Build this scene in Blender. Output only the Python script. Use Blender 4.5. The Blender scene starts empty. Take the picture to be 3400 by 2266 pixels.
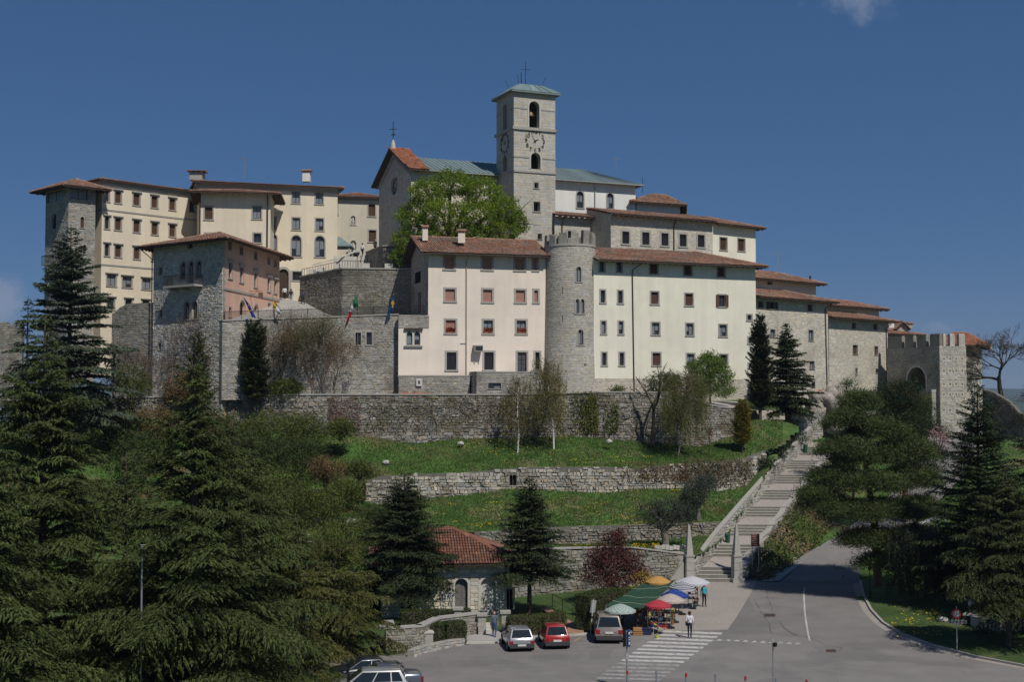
import bpy, math, random
import numpy as np
from mathutils import Vector, Matrix
random.seed(7); rng = np.random.default_rng(7)
SC = bpy.context.scene; COL = SC.collection
R = math.radians
# ---------------------------------------------------------------- camera
FPX, CX, CY, HOR, CAMZ = 4400.0, 1700.0, 1133.0, 1325.0, 15.3
PITCH = math.atan((HOR-CY)/FPX); cp, sp = math.cos(PITCH), math.sin(PITCH)
cam = bpy.data.cameras.new('camera'); camo = bpy.data.objects.new('camera', cam); COL.objects.link(camo)
cam.sensor_width = 36.0; cam.lens = 36.0*FPX/3400.0; cam.clip_start = 0.5; cam.clip_end = 30000
camo.location = (0, 0, CAMZ); camo.rotation_euler = (R(90)+PITCH, 0, 0); SC.camera = camo
# ---------------------------------------------------------------- sky and sun
SUN_EL, SUN_AZ = R(51), math.atan2(0.51, -0.86)      # azimuth from +Y towards +X: the sun stands behind the viewer, to the right
sdir = Vector((math.sin(SUN_AZ)*math.cos(SUN_EL), math.cos(SUN_AZ)*math.cos(SUN_EL), math.sin(SUN_EL)))
W = bpy.data.worlds.new('World'); SC.world = W; W.use_nodes = True
wn = W.node_tree.nodes; wl = W.node_tree.links; wn.clear()
def N(nodes, t, **kw):
    n = nodes.new(t)
    for k, v in kw.items(): setattr(n, k, v)
    return n
wo = N(wn, 'ShaderNodeOutputWorld'); bg = N(wn, 'ShaderNodeBackground'); bg.inputs['Strength'].default_value = 0.13
sky = N(wn, 'ShaderNodeTexSky', sky_type='NISHITA', sun_disc=False, sun_elevation=SUN_EL, sun_rotation=SUN_AZ,
        altitude=6000.0, air_density=1.0, dust_density=0.0, ozone_density=8.0)
# a few small fair-weather clouds low in the sky, anchored to sky directions
tc = N(wn, 'ShaderNodeTexCoord'); nz = N(wn, 'ShaderNodeTexNoise'); nz.inputs['Scale'].default_value = 55; nz.inputs['Detail'].default_value = 6
nz.inputs['Roughness'].default_value = 0.6
wl.new(tc.outputs['Generated'], nz.inputs['Vector'])
def cloud(d, rad, squash, soft):
    sub = N(wn, 'ShaderNodeVectorMath', operation='SUBTRACT'); wl.new(tc.outputs['Generated'], sub.inputs[0]); sub.inputs[1].default_value = Vector(d).normalized()
    mul = N(wn, 'ShaderNodeVectorMath', operation='MULTIPLY'); wl.new(sub.outputs[0], mul.inputs[0]); mul.inputs[1].default_value = (1, 1, squash)
    ln = N(wn, 'ShaderNodeVectorMath', operation='LENGTH'); wl.new(mul.outputs[0], ln.inputs[0])
    a = N(wn, 'ShaderNodeMath', operation='DIVIDE'); wl.new(ln.outputs['Value'], a.inputs[0]); a.inputs[1].default_value = rad
    b = N(wn, 'ShaderNodeMath', operation='MULTIPLY_ADD'); wl.new(nz.outputs[0], b.inputs[0]); b.inputs[1].default_value = 2.6; b.inputs[2].default_value = -0.3
    c = N(wn, 'ShaderNodeMath', operation='SUBTRACT'); wl.new(b.outputs[0], c.inputs[0]); wl.new(a.outputs[0], c.inputs[1])
    e = N(wn, 'ShaderNodeMapRange', interpolation_type='SMOOTHSTEP'); wl.new(c.outputs[0], e.inputs[0])
    e.inputs[1].default_value = 0.0; e.inputs[2].default_value = 1.0; e.inputs[3].default_value = 0; e.inputs[4].default_value = soft
    return e.outputs[0]
def ray(px, py):
    a = (px-CX)/FPX; b = (CY-py)/FPX
    d = (a, cp-b*sp, sp+b*cp); return (d[0]/d[1], 1.0, d[2]/d[1])
cl = [cloud(ray(2860, 0), 0.042, 2.6, 0.34), cloud(ray(-20, 1015), 0.026, 1.2, 0.55), cloud(ray(3120, 1085), 0.016, 2.5, 0.35)]
hs = N(wn, 'ShaderNodeHueSaturation'); hs.inputs['Hue'].default_value = 0.507; hs.inputs['Saturation'].default_value = 1.5; hs.inputs['Value'].default_value = 1.0
gm = N(wn, 'ShaderNodeGamma'); gm.inputs['Gamma'].default_value = 0.5; wl.new(sky.outputs[0], gm.inputs['Color']); wl.new(gm.outputs[0], hs.inputs['Color'])
prev = hs.outputs['Color']
for c in cl:
    mx = N(wn, 'ShaderNodeMix', data_type='RGBA'); wl.new(c, mx.inputs[0]); wl.new(prev, mx.inputs[6]); mx.inputs[7].default_value = (2.6, 2.9, 3.6, 1)
    prev = mx.outputs[2]
wl.new(prev, bg.inputs['Color']); wl.new(bg.outputs[0], wo.inputs['Surface'])
sun = bpy.data.lights.new('sun', 'SUN'); sun.energy = 3.6; sun.angle = R(0.53); sun.color = (1.0, 0.95, 0.87)
suno = bpy.data.objects.new('sun', sun); COL.objects.link(suno); suno.rotation_euler = sdir.to_track_quat('Z', 'Y').to_euler()
SC.view_settings.view_transform = 'Standard'; SC.view_settings.look = 'None'; SC.view_settings.gamma = 1.0
SC.view_settings.exposure = 0.0; SC.view_settings.use_curve_mapping = False
# ---------------------------------------------------------------- projection helpers: pixels of the photograph to places on the site
def at(px, py, Y):
    r = ray(px, py); return Vector((r[0]*Y, Y, CAMZ+r[2]*Y))
def gz(px, py, z=0.0):
    r = ray(px, py); t = (z-CAMZ)/r[2]; return Vector((r[0]*t, t, z))
def C(px, Y): r = ray(px, HOR); return (r[0]*Y, Y)
def Z(py, Y, px=1700): return at(px, py, Y).z
def along(P, d, px):
    k = ray(px, HOR)[0]; t = (k*P[1]-P[0])/(d[0]-k*d[1]); return (P[0]+d[0]*t, P[1]+d[1]*t)
def add2(P, d, t):
    l = math.hypot(*d); return (P[0]+d[0]/l*t, P[1]+d[1]/l*t)
def lerp(a, b, t): return a+(b-a)*t
def pl(nodes, x): return float(np.interp(x, [n[0] for n in nodes], [n[1] for n in nodes]))
def zoomer(ox, oy, s):
    def f(*r):
        return tuple((ox if i % 2 == 0 else oy)+v*s for i, v in enumerate(r))
    return f
Z1 = zoomer(80, 500, .39099); Z2 = zoomer(900, 500, .35072); Z3 = zoomer(1200, 180, .42735); Z4 = zoomer(1300, 750, .38259)
Z5 = zoomer(1950, 750, .38265); Z6 = zoomer(2500, 850, .38265); L1 = zoomer(1050, 1300, .36124); L2 = zoomer(1050, 1750, .36124)
L3 = zoomer(1800, 1750, .36124); L4 = zoomer(2550, 1700, .36124); L5 = zoomer(1800, 1250, .38265); L6 = zoomer(2550, 1200, .38271)
L7 = zoomer(0, 850, .41456); N1 = zoomer(700, 900, .31888); N2 = zoomer(2650, 1050, .31888); N3 = zoomer(1950, 1950, .2125)
N4 = zoomer(1050, 2080, .2125); N5 = zoomer(2600, 1750, .34); N7 = zoomer(2000, 1800, .2041); N8 = zoomer(1600, 2020, .2125)
# ---------------------------------------------------------------- materials
MATS = {}
def mat(name, col, rough=0.85, var=0.0, vscale=1.0, var2=0.0, vscale2=0.15, tint=False, bump=0.0, bscale=8.0, metal=0.0, spec=0.3,
        streak=0.0, transl=0.0, col2=None, mixscale=0.5, mixlo=0.45, mixhi=0.6, emit=None, coat=0.0):
    if name in MATS: return MATS[name]
    m = bpy.data.materials.new(name); MATS[name] = m; m.use_nodes = True
    nt = m.node_tree; nd = nt.nodes; lk = nt.links; nd.clear()
    out = N(nd, 'ShaderNodeOutputMaterial'); b = N(nd, 'ShaderNodeBsdfPrincipled')
    b.inputs['Roughness'].default_value = rough; b.inputs['Metallic'].default_value = metal; b.inputs['Specular IOR Level'].default_value = spec
    b.inputs['Coat Weight'].default_value = coat
    g = N(nd, 'ShaderNodeNewGeometry')
    src = None
    rgb = N(nd, 'ShaderNodeRGB'); rgb.outputs[0].default_value = (*col, 1); src = rgb.outputs[0]
    if col2 is not None:
        n0 = N(nd, 'ShaderNodeTexNoise'); n0.inputs['Scale'].default_value = mixscale; n0.inputs['Detail'].default_value = 7; n0.inputs['Roughness'].default_value = .65
        lk.new(g.outputs['Position'], n0.inputs['Vector'])
        mr = N(nd, 'ShaderNodeMapRange'); mr.inputs[1].default_value = mixlo; mr.inputs[2].default_value = mixhi; lk.new(n0.outputs[0], mr.inputs[0])
        mx = N(nd, 'ShaderNodeMix', data_type='RGBA'); lk.new(mr.outputs[0], mx.inputs[0]); lk.new(src, mx.inputs[6]); mx.inputs[7].default_value = (*col2, 1)
        src = mx.outputs[2]
    def mulnoise(src, amt, scale, vec=None, detail=6):
        n1 = N(nd, 'ShaderNodeTexNoise'); n1.inputs['Scale'].default_value = scale; n1.inputs['Detail'].default_value = detail; n1.inputs['Roughness'].default_value = .6
        lk.new(vec if vec else g.outputs['Position'], n1.inputs['Vector'])
        mr = N(nd, 'ShaderNodeMapRange'); lk.new(n1.outputs[0], mr.inputs[0]); mr.inputs[1].default_value = .25; mr.inputs[2].default_value = .75
        mr.inputs[3].default_value = 1-amt; mr.inputs[4].default_value = 1+amt
        vm = N(nd, 'ShaderNodeVectorMath', operation='SCALE'); lk.new(src, vm.inputs[0]); lk.new(mr.outputs[0], vm.inputs['Scale'])
        return vm.outputs[0]
    if var: src = mulnoise(src, var, vscale)
    if var2: src = mulnoise(src, var2, vscale2)
    if streak:
        mp = N(nd, 'ShaderNodeMapping'); mp.inputs['Scale'].default_value = (1.3, 1.3, 0.07); lk.new(g.outputs['Position'], mp.inputs['Vector'])
        src = mulnoise(src, streak, 1.0, mp.outputs[0], 5)
    if tint:
        at_ = N(nd, 'ShaderNodeAttribute'); at_.attribute_name = 'tint'
        vm = N(nd, 'ShaderNodeVectorMath', operation='MULTIPLY'); lk.new(src, vm.inputs[0]); lk.new(at_.outputs['Color'], vm.inputs[1]); src = vm.outputs[0]
    lk.new(src, b.inputs['Base Color'])
    if bump:
        nb = N(nd, 'ShaderNodeTexNoise'); nb.inputs['Scale'].default_value = bscale; nb.inputs['Detail'].default_value = 5; lk.new(g.outputs['Position'], nb.inputs['Vector'])
        bp = N(nd, 'ShaderNodeBump'); bp.inputs['Strength'].default_value = bump; bp.inputs['Distance'].default_value = .05; lk.new(nb.outputs[0], bp.inputs['Height'])
        lk.new(bp.outputs[0], b.inputs['Normal'])
    res = b.outputs[0]
    if transl:
        tr = N(nd, 'ShaderNodeBsdfTranslucent'); lk.new(src, tr.inputs['Color'])
        ms = N(nd, 'ShaderNodeMixShader'); ms.inputs[0].default_value = transl; lk.new(res, ms.inputs[1]); lk.new(tr.outputs[0], ms.inputs[2]); res = ms.outputs[0]
    if emit:
        b.inputs['Emission Color'].default_value = (*emit, 1); b.inputs['Emission Strength'].default_value = 1
    lk.new(res, out.inputs['Surface'])
    return m
plaster = dict(rough=.92, var=.05, vscale=.7, var2=.09, vscale2=.17, streak=.065, bump=.12, bscale=14)
M_yellow = mat('plaster_yellow', (.70, .62, .48), **plaster)
M_beige = mat('plaster_beige', (.58, .53, .43), **plaster)
M_cream = mat('plaster_cream', (.76, .67, .575), **plaster)
M_white = mat('plaster_white', (.75, .72, .60), **plaster)
M_offwhite = mat('plaster_offwhite', (.70, .70, .66), **plaster)
M_pink = mat('plaster_pink', (.66, .42, .32), **plaster)
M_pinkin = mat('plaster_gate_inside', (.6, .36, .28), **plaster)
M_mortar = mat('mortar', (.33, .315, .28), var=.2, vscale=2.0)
M_mortar_d = mat('mortar_dark', (.15, .14, .12), var=.25, vscale=1.5)
M_mortar_l = mat('mortar_light', (.43, .40, .34), var=.15, vscale=2.0)
stone = dict(rough=.95, tint=True, var=.16, vscale=3.0, var2=.16, vscale2=.22, bump=.35, bscale=9)
M_stone = mat('stone_grey', (.36, .345, .31), col2=(.225, .21, .18), mixscale=.35, mixlo=.47, mixhi=.66, **stone)
M_stone_d = mat('stone_dark', (.25, .24, .21), col2=(.15, .145, .115), mixscale=.4, mixlo=.46, mixhi=.62, **stone)
M_dry = mat('stone_dry', (.43, .40, .345), col2=(.26, .235, .19), mixscale=.5, mixlo=.48, mixhi=.62, **stone)
M_stone_l = mat('stone_pale', (.55, .51, .43), col2=(.42, .385, .32), mixscale=.3, mixlo=.5, mixhi=.65, **stone)
M_rubble = mat('stone_rubble', (.27, .252, .22), col2=(.15, .13, .09), mixscale=.45, mixlo=.46, mixhi=.6, **stone)
M_tower = mat('stone_tower', (.43, .405, .355), **stone)
M_ashlar = mat('stone_ashlar', (.45, .425, .375), streak=.12, **stone)
M_trim = mat('stone_trim', (.36, .345, .315), var=.1, vscale=3, bump=.15)
M_trim_l = mat('stone_trim_pale', (.5, .48, .43), var=.1, vscale=3, bump=.15)
M_tile = mat('roof_tile', (.30, .16, .108), tint=True, rough=.9, var=.3, vscale=2.2, var2=.25, vscale2=.35, col2=(.25, .19, .15), mixscale=.6, mixlo=.48, mixhi=.62)
M_tile_o = mat('roof_tile_orange', (.37, .155, .09), tint=True, rough=.9, var=.15, vscale=2.2, var2=.1, vscale2=.35)
M_tile_b = mat('roof_tile_brown', (.20, .092, .06), tint=True, rough=.9, var=.12, vscale=2.2)
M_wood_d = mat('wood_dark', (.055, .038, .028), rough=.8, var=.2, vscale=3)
M_rafter = mat('rafter_wood', (.16, .10, .065), rough=.85, var=.2, vscale=3)
M_shutter = mat('shutter_brown', (.10, .052, .032), rough=.75, var=.15, vscale=4)
M_blind = mat('blind_pink', (.36, .19, .15), rough=.8, var=.12, vscale=5)
M_frame = mat('window_wood', (.085, .05, .04), rough=.6)
M_frame_w = mat('window_white', (.6, .6, .58), rough=.6)
M_glass = mat('glass', (.025, .03, .035), rough=.06, spec=.6)
M_curtain = mat('curtain', (.19, .22, .25), rough=.35, spec=.5, var=.25, vscale=3)
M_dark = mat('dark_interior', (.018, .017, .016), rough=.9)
M_copper = mat('copper_patina', (.175, .235, .24), rough=.55, tint=True, var=.12, vscale=1.5, streak=.1)
M_iron = mat('iron', (.025, .025, .025), rough=.6)
M_pipe = mat('drainpipe_brown', (.06, .045, .038), rough=.5)
M_pipe_g = mat('drainpipe_grey', (.30, .31, .30), rough=.5)
M_steel = mat('galvanised', (.36, .38, .40), rough=.45, metal=.6)
M_black = mat('black_paint', (.012, .012, .012), rough=.5)
M_asphalt = mat('asphalt', (.215, .202, .192), rough=.93, var=.13, vscale=.5, var2=.13, vscale2=.07, bump=.2, bscale=30, col2=(.18, .17, .163), mixscale=.16, mixlo=.5, mixhi=.58)
M_cobble = mat('cobbles', (.33, .295, .265), rough=.93, var=.28, vscale=6, var2=.1, vscale2=.3, bump=.5, bscale=9)
M_conc = mat('concrete', (.37, .355, .33), rough=.9, var=.15, vscale=1.2, bump=.2)
M_brickpath = mat('brick_path', (.34, .20, .14), rough=.9, var=.2, vscale=3, bump=.2)
M_paint = mat('road_paint', (.52, .51, .49), rough=.8, var=.2, vscale=2.5, col2=(.26, .25, .24), mixscale=3.0, mixlo=.53, mixhi=.62)
M_paint_w = mat('road_paint_worn', (.34, .33, .315), rough=.85, var=.2, vscale=2.5, col2=(.22, .21, .2), mixscale=3.0, mixlo=.48, mixhi=.6)
M_paint_y = mat('road_paint_yellow', (.42, .30, .10), rough=.85, var=.2, vscale=2.5)
M_grass = mat('grass', (.054, .108, .022), rough=.95, var=.4, vscale=1.4, var2=.35, vscale2=.25, bump=.6, bscale=6, col2=(.115, .11, .05), mixscale=.3, mixlo=.5, mixhi=.64)
M_lawn = mat('lawn', (.046, .082, .02), rough=.95, var=.3, vscale=1.8, var2=.25, vscale2=.3, bump=.5, bscale=8, col2=(.12, .11, .05), mixscale=.35, mixlo=.55, mixhi=.7)
M_earth = mat('earth', (.12, .095, .065), rough=.95, var=.3, vscale=1.2, bump=.5)
M_bark = mat('bark', (.085, .068, .052), rough=.95, var=.3, vscale=5, bump=.5)
M_bark_g = mat('bark_grey', (.17, .155, .13), rough=.95, var=.3, vscale=5, bump=.5)
M_birch = mat('bark_birch', (.62, .60, .56), rough=.85, var=.1, vscale=3, col2=(.05, .045, .04), mixscale=5.0, mixlo=.56, mixhi=.62)
M_bark_r = mat('bark_pine', (.20, .105, .06), rough=.95, var=.3, vscale=5, bump=.5)
def leafmat(name, col, tr=.3, rough=.7): return mat(name, col, rough=rough, tint=True, transl=tr, spec=.2)
M_cedar = leafmat('needles_cedar', (.064, .085, .025), .12)
M_bluecedar = leafmat('needles_blue_cedar', (.075, .098, .06), .1)
M_spruce = leafmat('needles_spruce', (.036, .052, .02), .1)
M_pine = leafmat('needles_pine', (.07, .096, .03), .12)
M_pine_d = leafmat('needles_dark_pine', (.030, .048, .018), .1)
M_cyp = leafmat('needles_cypress', (.032, .043, .016), .1)
M_gold = leafmat('needles_gold', (.20, .165, .025), .2)
M_leaf = leafmat('leaves_spring', (.185, .262, .03), .45)
M_leaf_w = leafmat('leaves_willow', (.14, .16, .035), .4)
M_leaf_l = leafmat('leaves_light', (.15, .22, .05), .4)
M_leaf_s = leafmat('leaves_shrub', (.1, .125, .03), .3)
M_leaf_h = leafmat('leaves_hedge', (.05, .072, .02), .2)
M_leaf_o = leafmat('leaves_olive', (.052, .065, .045), .15)
M_leaf_r = leafmat('leaves_red', (.115, .045, .04), .3)
M_leaf_i = leafmat('leaves_ivy', (.12, .135, .028), .3)
M_leaf_b = leafmat('leaves_bud', (.17, .115, .05), .3)
M_twig = mat('twigs', (.13, .095, .075), rough=.95)
M_yellowfl = leafmat('petals_yellow', (.62, .44, .02), .2)
M_redfl = leafmat('petals_red', (.42, .025, .02), .2)
M_pinkfl = leafmat('petals_pink', (.45, .27, .29), .2)
M_blade = leafmat('grass_blades', (.064, .122, .022), .35)
# ---------------------------------------------------------------- mesh helpers
def tag(o, label=None, cat=None, group=None, kind=None):
    if label: o['label'] = label
    if cat: o['category'] = cat
    if group: o['group'] = group
    if kind: o['kind'] = kind
    return o
def empty(name, loc, label, cat, group=None, rz=0.0):
    o = bpy.data.objects.new(name, None); COL.objects.link(o); o.location = loc; o.rotation_euler = (0, 0, rz); o.empty_display_size = .2
    return tag(o, label, cat, group)
def link(name, me, parent=None, world=True):
    o = bpy.data.objects.new(name, me); COL.objects.link(o)
    if parent is not None:
        o.parent = parent
        if world:                                     # mesh was made in site coordinates
            o.matrix_parent_inverse = wm(parent).inverted()
    return o
def wm(o):
    m = Matrix.LocRotScale(o.location, o.rotation_euler, o.scale)
    if o.parent is not None: m = wm(o.parent) @ o.matrix_parent_inverse @ m
    return m
class MB:
    def __init__(s): s.v = []; s.f = []; s.c = []; s.m = []
    def pts(s, ps):
        i = len(s.v); s.v.extend([tuple(p) for p in ps]); return i
    def poly(s, ps, col=(1, 1, 1), m=0):
        i = s.pts(ps); s.f.append(tuple(range(i, i+len(ps)))); s.c.append(col); s.m.append(m)
    def obox(s, o, ax, ay, az, col=(1, 1, 1), m=0):
        o = Vector(o); ax = Vector(ax); ay = Vector(ay); az = Vector(az)
        i = s.pts([o, o+ax, o+ax+ay, o+ay, o+az, o+ax+az, o+ax+ay+az, o+ay+az])
        for q in ((0, 3, 2, 1), (4, 5, 6, 7), (0, 1, 5, 4), (1, 2, 6, 5), (2, 3, 7, 6), (3, 0, 4, 7)):
            s.f.append(tuple(i+k for k in q)); s.c.append(col); s.m.append(m)
    def box(s, c, sz, rz=0.0, col=(1, 1, 1), m=0):
        ca, sa = math.cos(rz), math.sin(rz); ax = Vector((ca, sa, 0))*sz[0]; ay = Vector((-sa, ca, 0))*sz[1]; az = Vector((0, 0, sz[2]))
        s.obox(Vector(c)-ax/2-ay/2-az/2, ax, ay, az, col, m)
    def tube(s, ps, rs, n=6, col=(1, 1, 1), m=0, cap=True):
        ps = [Vector(p) for p in ps]
        if not hasattr(rs, '__len__'): rs = [rs]*len(ps)
        rings = []
        for k, p in enumerate(ps):
            t = (ps[min(k+1, len(ps)-1)]-ps[max(k-1, 0)])
            t = t.normalized() if t.length > 1e-9 else Vector((0, 0, 1))
            a = Vector((1, 0, 0)) if abs(t.x) < .8 else Vector((0, 1, 0)); u = t.cross(a).normalized(); w = t.cross(u)
            rings.append(s.pts([p+(u*math.cos(2*math.pi*j/n)+w*math.sin(2*math.pi*j/n))*rs[k] for j in range(n)]))
        for a, b in zip(rings, rings[1:]):
            for j in range(n):
                s.f.append((a+j, a+(j+1) % n, b+(j+1) % n, b+j)); s.c.append(col); s.m.append(m)
        if cap:
            s.f.append(tuple(rings[-1]+j for j in range(n))); s.c.append(col); s.m.append(m)
            s.f.append(tuple(rings[0]+n-1-j for j in range(n))); s.c.append(col); s.m.append(m)
    def lathe(s, c, prof, n=16, col=(1, 1, 1), m=0):
        c = Vector(c); rings = []
        for r, z in prof: rings.append(s.pts([c+Vector((r*math.cos(2*math.pi*j/n), r*math.sin(2*math.pi*j/n), z)) for j in range(n)]))
        for a, b in zip(rings, rings[1:]):
            for j in range(n): s.f.append((a+j, a+(j+1) % n, b+(j+1) % n, b+j)); s.c.append(col); s.m.append(m)
        s.f.append(tuple(rings[-1]+j for j in range(n))); s.c.append(col); s.m.append(m)
        s.f.append(tuple(rings[0]+n-1-j for j in range(n))); s.c.append(col); s.m.append(m)
    def mesh(s, name, mats, smooth=False):
        me = bpy.data.meshes.new(name); me.from_pydata(s.v, [], s.f)
        mats = mats if isinstance(mats, (list, tuple)) else [mats]
        for m in mats: me.materials.append(m)
        if len(mats) > 1: me.polygons.foreach_set('material_index', s.m)
        a = me.attributes.new('tint', 'FLOAT_COLOR', 'FACE'); a.data.foreach_set('color', np.array([(*c, 1) for c in s.c], dtype=np.float32).ravel())
        if smooth: me.polygons.foreach_set('use_smooth', [True]*len(s.f))
        me.update(); return me
    def build(s, name, mats, parent=None, smooth=False, label=None, cat=None, group=None, kind=None):
        if not s.f: return None
        return tag(link(name, s.mesh(name, mats, smooth), parent), label, cat, group, kind)
def np_mesh(name, V, Fc, tint, mats, midx=None, smooth=False):
    V = np.asarray(V, np.float32); Fc = np.asarray(Fc, np.int32); n, k = Fc.shape
    me = bpy.data.meshes.new(name); me.vertices.add(len(V)); me.vertices.foreach_set('co', V.ravel())
    me.loops.add(n*k); me.loops.foreach_set('vertex_index', Fc.ravel())
    me.polygons.add(n); me.polygons.foreach_set('loop_start', np.arange(0, n*k, k, dtype=np.int32))
    for m in (mats if isinstance(mats, (list, tuple)) else [mats]): me.materials.append(m)
    if midx is not None: me.polygons.foreach_set('material_index', np.asarray(midx, np.int32))
    a = me.attributes.new('tint', 'FLOAT_COLOR', 'FACE'); t = np.ones((n, 4), np.float32); t[:, :3] = tint; a.data.foreach_set('color', t.ravel())
    if smooth: me.polygons.foreach_set('use_smooth', np.ones(n, bool))
    me.update(calc_edges=True); return me
# ---------------------------------------------------------------- facades with real openings
class Fac:
    """a vertical wall plane between two plan points; u runs from A to B, o is the outward offset"""
    def __init__(s, A, B, inside=None):
        s.A = Vector((A[0], A[1])); s.B = Vector((B[0], B[1])); d = s.B-s.A; s.L = d.length; s.d = d/s.L
        n = Vector((s.d.y, -s.d.x)); mid = (s.A+s.B)/2
        ref = (mid-Vector(inside)) if inside is not None else (Vector((0, 0))-mid)
        s.n = n if n.dot(ref) > 0 else -n
    def uv(s, px, py):
        r = ray(px, py); k = r[0]
        t = (k*s.A.y-s.A.x)/(s.d.x-k*s.d.y); Y = s.A.y+s.d.y*t
        return t, CAMZ+r[2]*Y
    def p(s, u, z, o=0.0):
        q = s.A+s.d*u+s.n*o; return Vector((q.x, q.y, z))
    def rect(s, r):
        u0, z1 = s.uv(r[0], r[1]); u1, z0 = s.uv(r[2], r[3])
        um, zt = s.uv((r[0]+r[2])/2, r[1]); um, zb = s.uv((r[0]+r[2])/2, r[3])
        return (min(u0, u1), max(u0, u1), zb, zt)
    def box(s, mb, u0, u1, z0, z1, o0, o1, col=(1, 1, 1), m=0):
        mb.obox(s.p(u0, z0, o0), Vector((*(s.d*(u1-u0)), 0)), Vector((*(s.n*(o1-o0)), 0)), Vector((0, 0, z1-z0)), col, m)
def cut_wall(mb, F, u0, u1, z0, z1, ops, dep=.28, m=0, mrev=0):
    """ops: (ua,ub,za,zb,arch) openings; emits the wall face and its reveals"""
    ops = [(max(a, u0+.01), min(b, u1-.01), max(c, z0), min(d, z1-.01), e) for a, b, c, d, e in ops if b > u0+.05 and a < u1-.05 and d > z0+.05 and c < z1-.05]
    us = sorted({u0, u1, *[o[0] for o in ops], *[o[1] for o in ops]}); zs = sorted({z0, z1, *[o[2] for o in ops], *[o[3] for o in ops]})
    for i in range(len(us)-1):
        if us[i+1]-us[i] < 1e-5: continue
        run = None
        for j in range(len(zs)-1):
            uc = (us[i]+us[i+1])/2; zc = (zs[j]+zs[j+1])/2
            hole = any(o[0] < uc < o[1] and o[2] < zc < o[3] for o in ops)
            if hole:
                if run is not None: mb.poly([F.p(us[i], run), F.p(us[i+1], run), F.p(us[i+1], zs[j]), F.p(us[i], zs[j])], m=m); run = None
            elif run is None: run = zs[j]
        if run is not None: mb.poly([F.p(us[i], run), F.p(us[i+1], run), F.p(us[i+1], z1), F.p(us[i], z1)], m=m)
    for a, b, c, d, arch in ops:
        path = [(b, c), (a, c)]
        if arch:
            r = (b-a)/2; zc = d-r if d-r > c else c; n = 8; arc = [((a+b)/2-r*math.cos(math.pi*k/n), zc+(d-zc)*math.sin(math.pi*k/n)) for k in range(n+1)]
            mb.poly([F.p(a, d)]+[F.p(*q) for q in arc[:n//2+1]], m=m); mb.poly([F.p(b, d)]+[F.p(*q) for q in arc[n//2:][::-1]], m=m)
            path += arc
        else: path += [(a, d), (b, d)]
        path.append((b, c))
        for (p0, q0), (p1, q1) in zip(path, path[1:]):
            if abs(p0-p1)+abs(q0-q1) > 1e-6: mb.poly([F.p(p0, q0), F.p(p1, q1), F.p(p1, q1, -dep), F.p(p0, q0, -dep)], m=mrev)
def stones_on(parent, F, u0, u1, z0, z1, ops, mt, h=(.2, .34), w=(.3, .7), d=(.02, .05), gap=.01, jit=.02, tv=.13, single=300, warm=.04, ztop=None, zbot=None, seed=1, pmap=None):
    """lays stones over a wall face; the ones that show largest become parts of their own, the rest one mesh"""
    rd = random.Random(seed); S = []; fine = single < 300 or h[1] < .33; h, w = ((h[0]*.72, h[1]*.8), (w[0]*.66, w[1]*.8)) if fine else (h, w); z = z0
    while z < z1-.05:
        hh = min(rd.uniform(*h), z1-z)
        if z1-z-hh < h[0]*.5: hh = z1-z
        free = [(u0, u1)]
        for a, b, c, e, _ in ops:
            if c < z+hh and e > z:
                nf = []
                for p, q in free:
                    if b <= p or a >= q: nf.append((p, q)); continue
                    if a > p: nf.append((p, a))
                    if b < q: nf.append((b, q))
                free = nf
        for p, q in free:
            u = p
            while u < q-.04:
                ww = rd.uniform(*w)*(.6+.8*rd.random()) if rd.random() < .25 else rd.uniform(*w)
                if q-u-ww < w[0]*.6: ww = q-u
                uc = u+ww/2; zc = z+hh/2
                if (ztop is None or zc+hh*.3 < ztop(uc)) and (zbot is None or zc > zbot(uc)):
                    j = lambda: rd.uniform(-jit, jit)
                    a, b, c, e = u+gap/2, u+ww-gap/2, z+gap/2, z+hh-gap/2; o = rd.uniform(*d)
                    if ztop is not None: e = min(e, ztop(uc))
                    k = min(.035, hh*.16)
                    B = [(a+j(), c+j()), (b+j(), c+j()), (b+j(), e+j()), (a+j(), e+j())]
                    cu, cz = (a+b)/2, (c+e)/2
                    Fr = [(x+(k if x < cu else -k), y+(k if y < cz else -k)) for x, y in B]
                    g = max(.5, 1+rd.gauss(0, tv)); wv = rd.gauss(0, warm)
                    S.append((B, Fr, o, (g*(1+wv), g, g*(1-wv*1.5)), ww*hh))
                u += ww
        z += hh
    P = pmap or F.p
    def emit(mb, s):
        B, Fr, o, col, _ = s
        i = mb.pts([P(x, y, -.01) for x, y in B]+[P(x, y, o) for x, y in Fr])
        for q in ((4, 5, 6, 7), (0, 1, 5, 4), (1, 2, 6, 5), (2, 3, 7, 6), (3, 0, 4, 7)):
            mb.f.append(tuple(i+t for t in q)); mb.c.append(col); mb.m.append(0)
    S.sort(key=lambda s: -s[4])
    for s in S[:single]:
        mb = MB(); emit(mb, s); mb.build('stone', mt, parent)
    mb = MB()
    for s in S[single:]: emit(mb, s)
    mb.build('stonework', mt, parent, kind='stuff')
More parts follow.
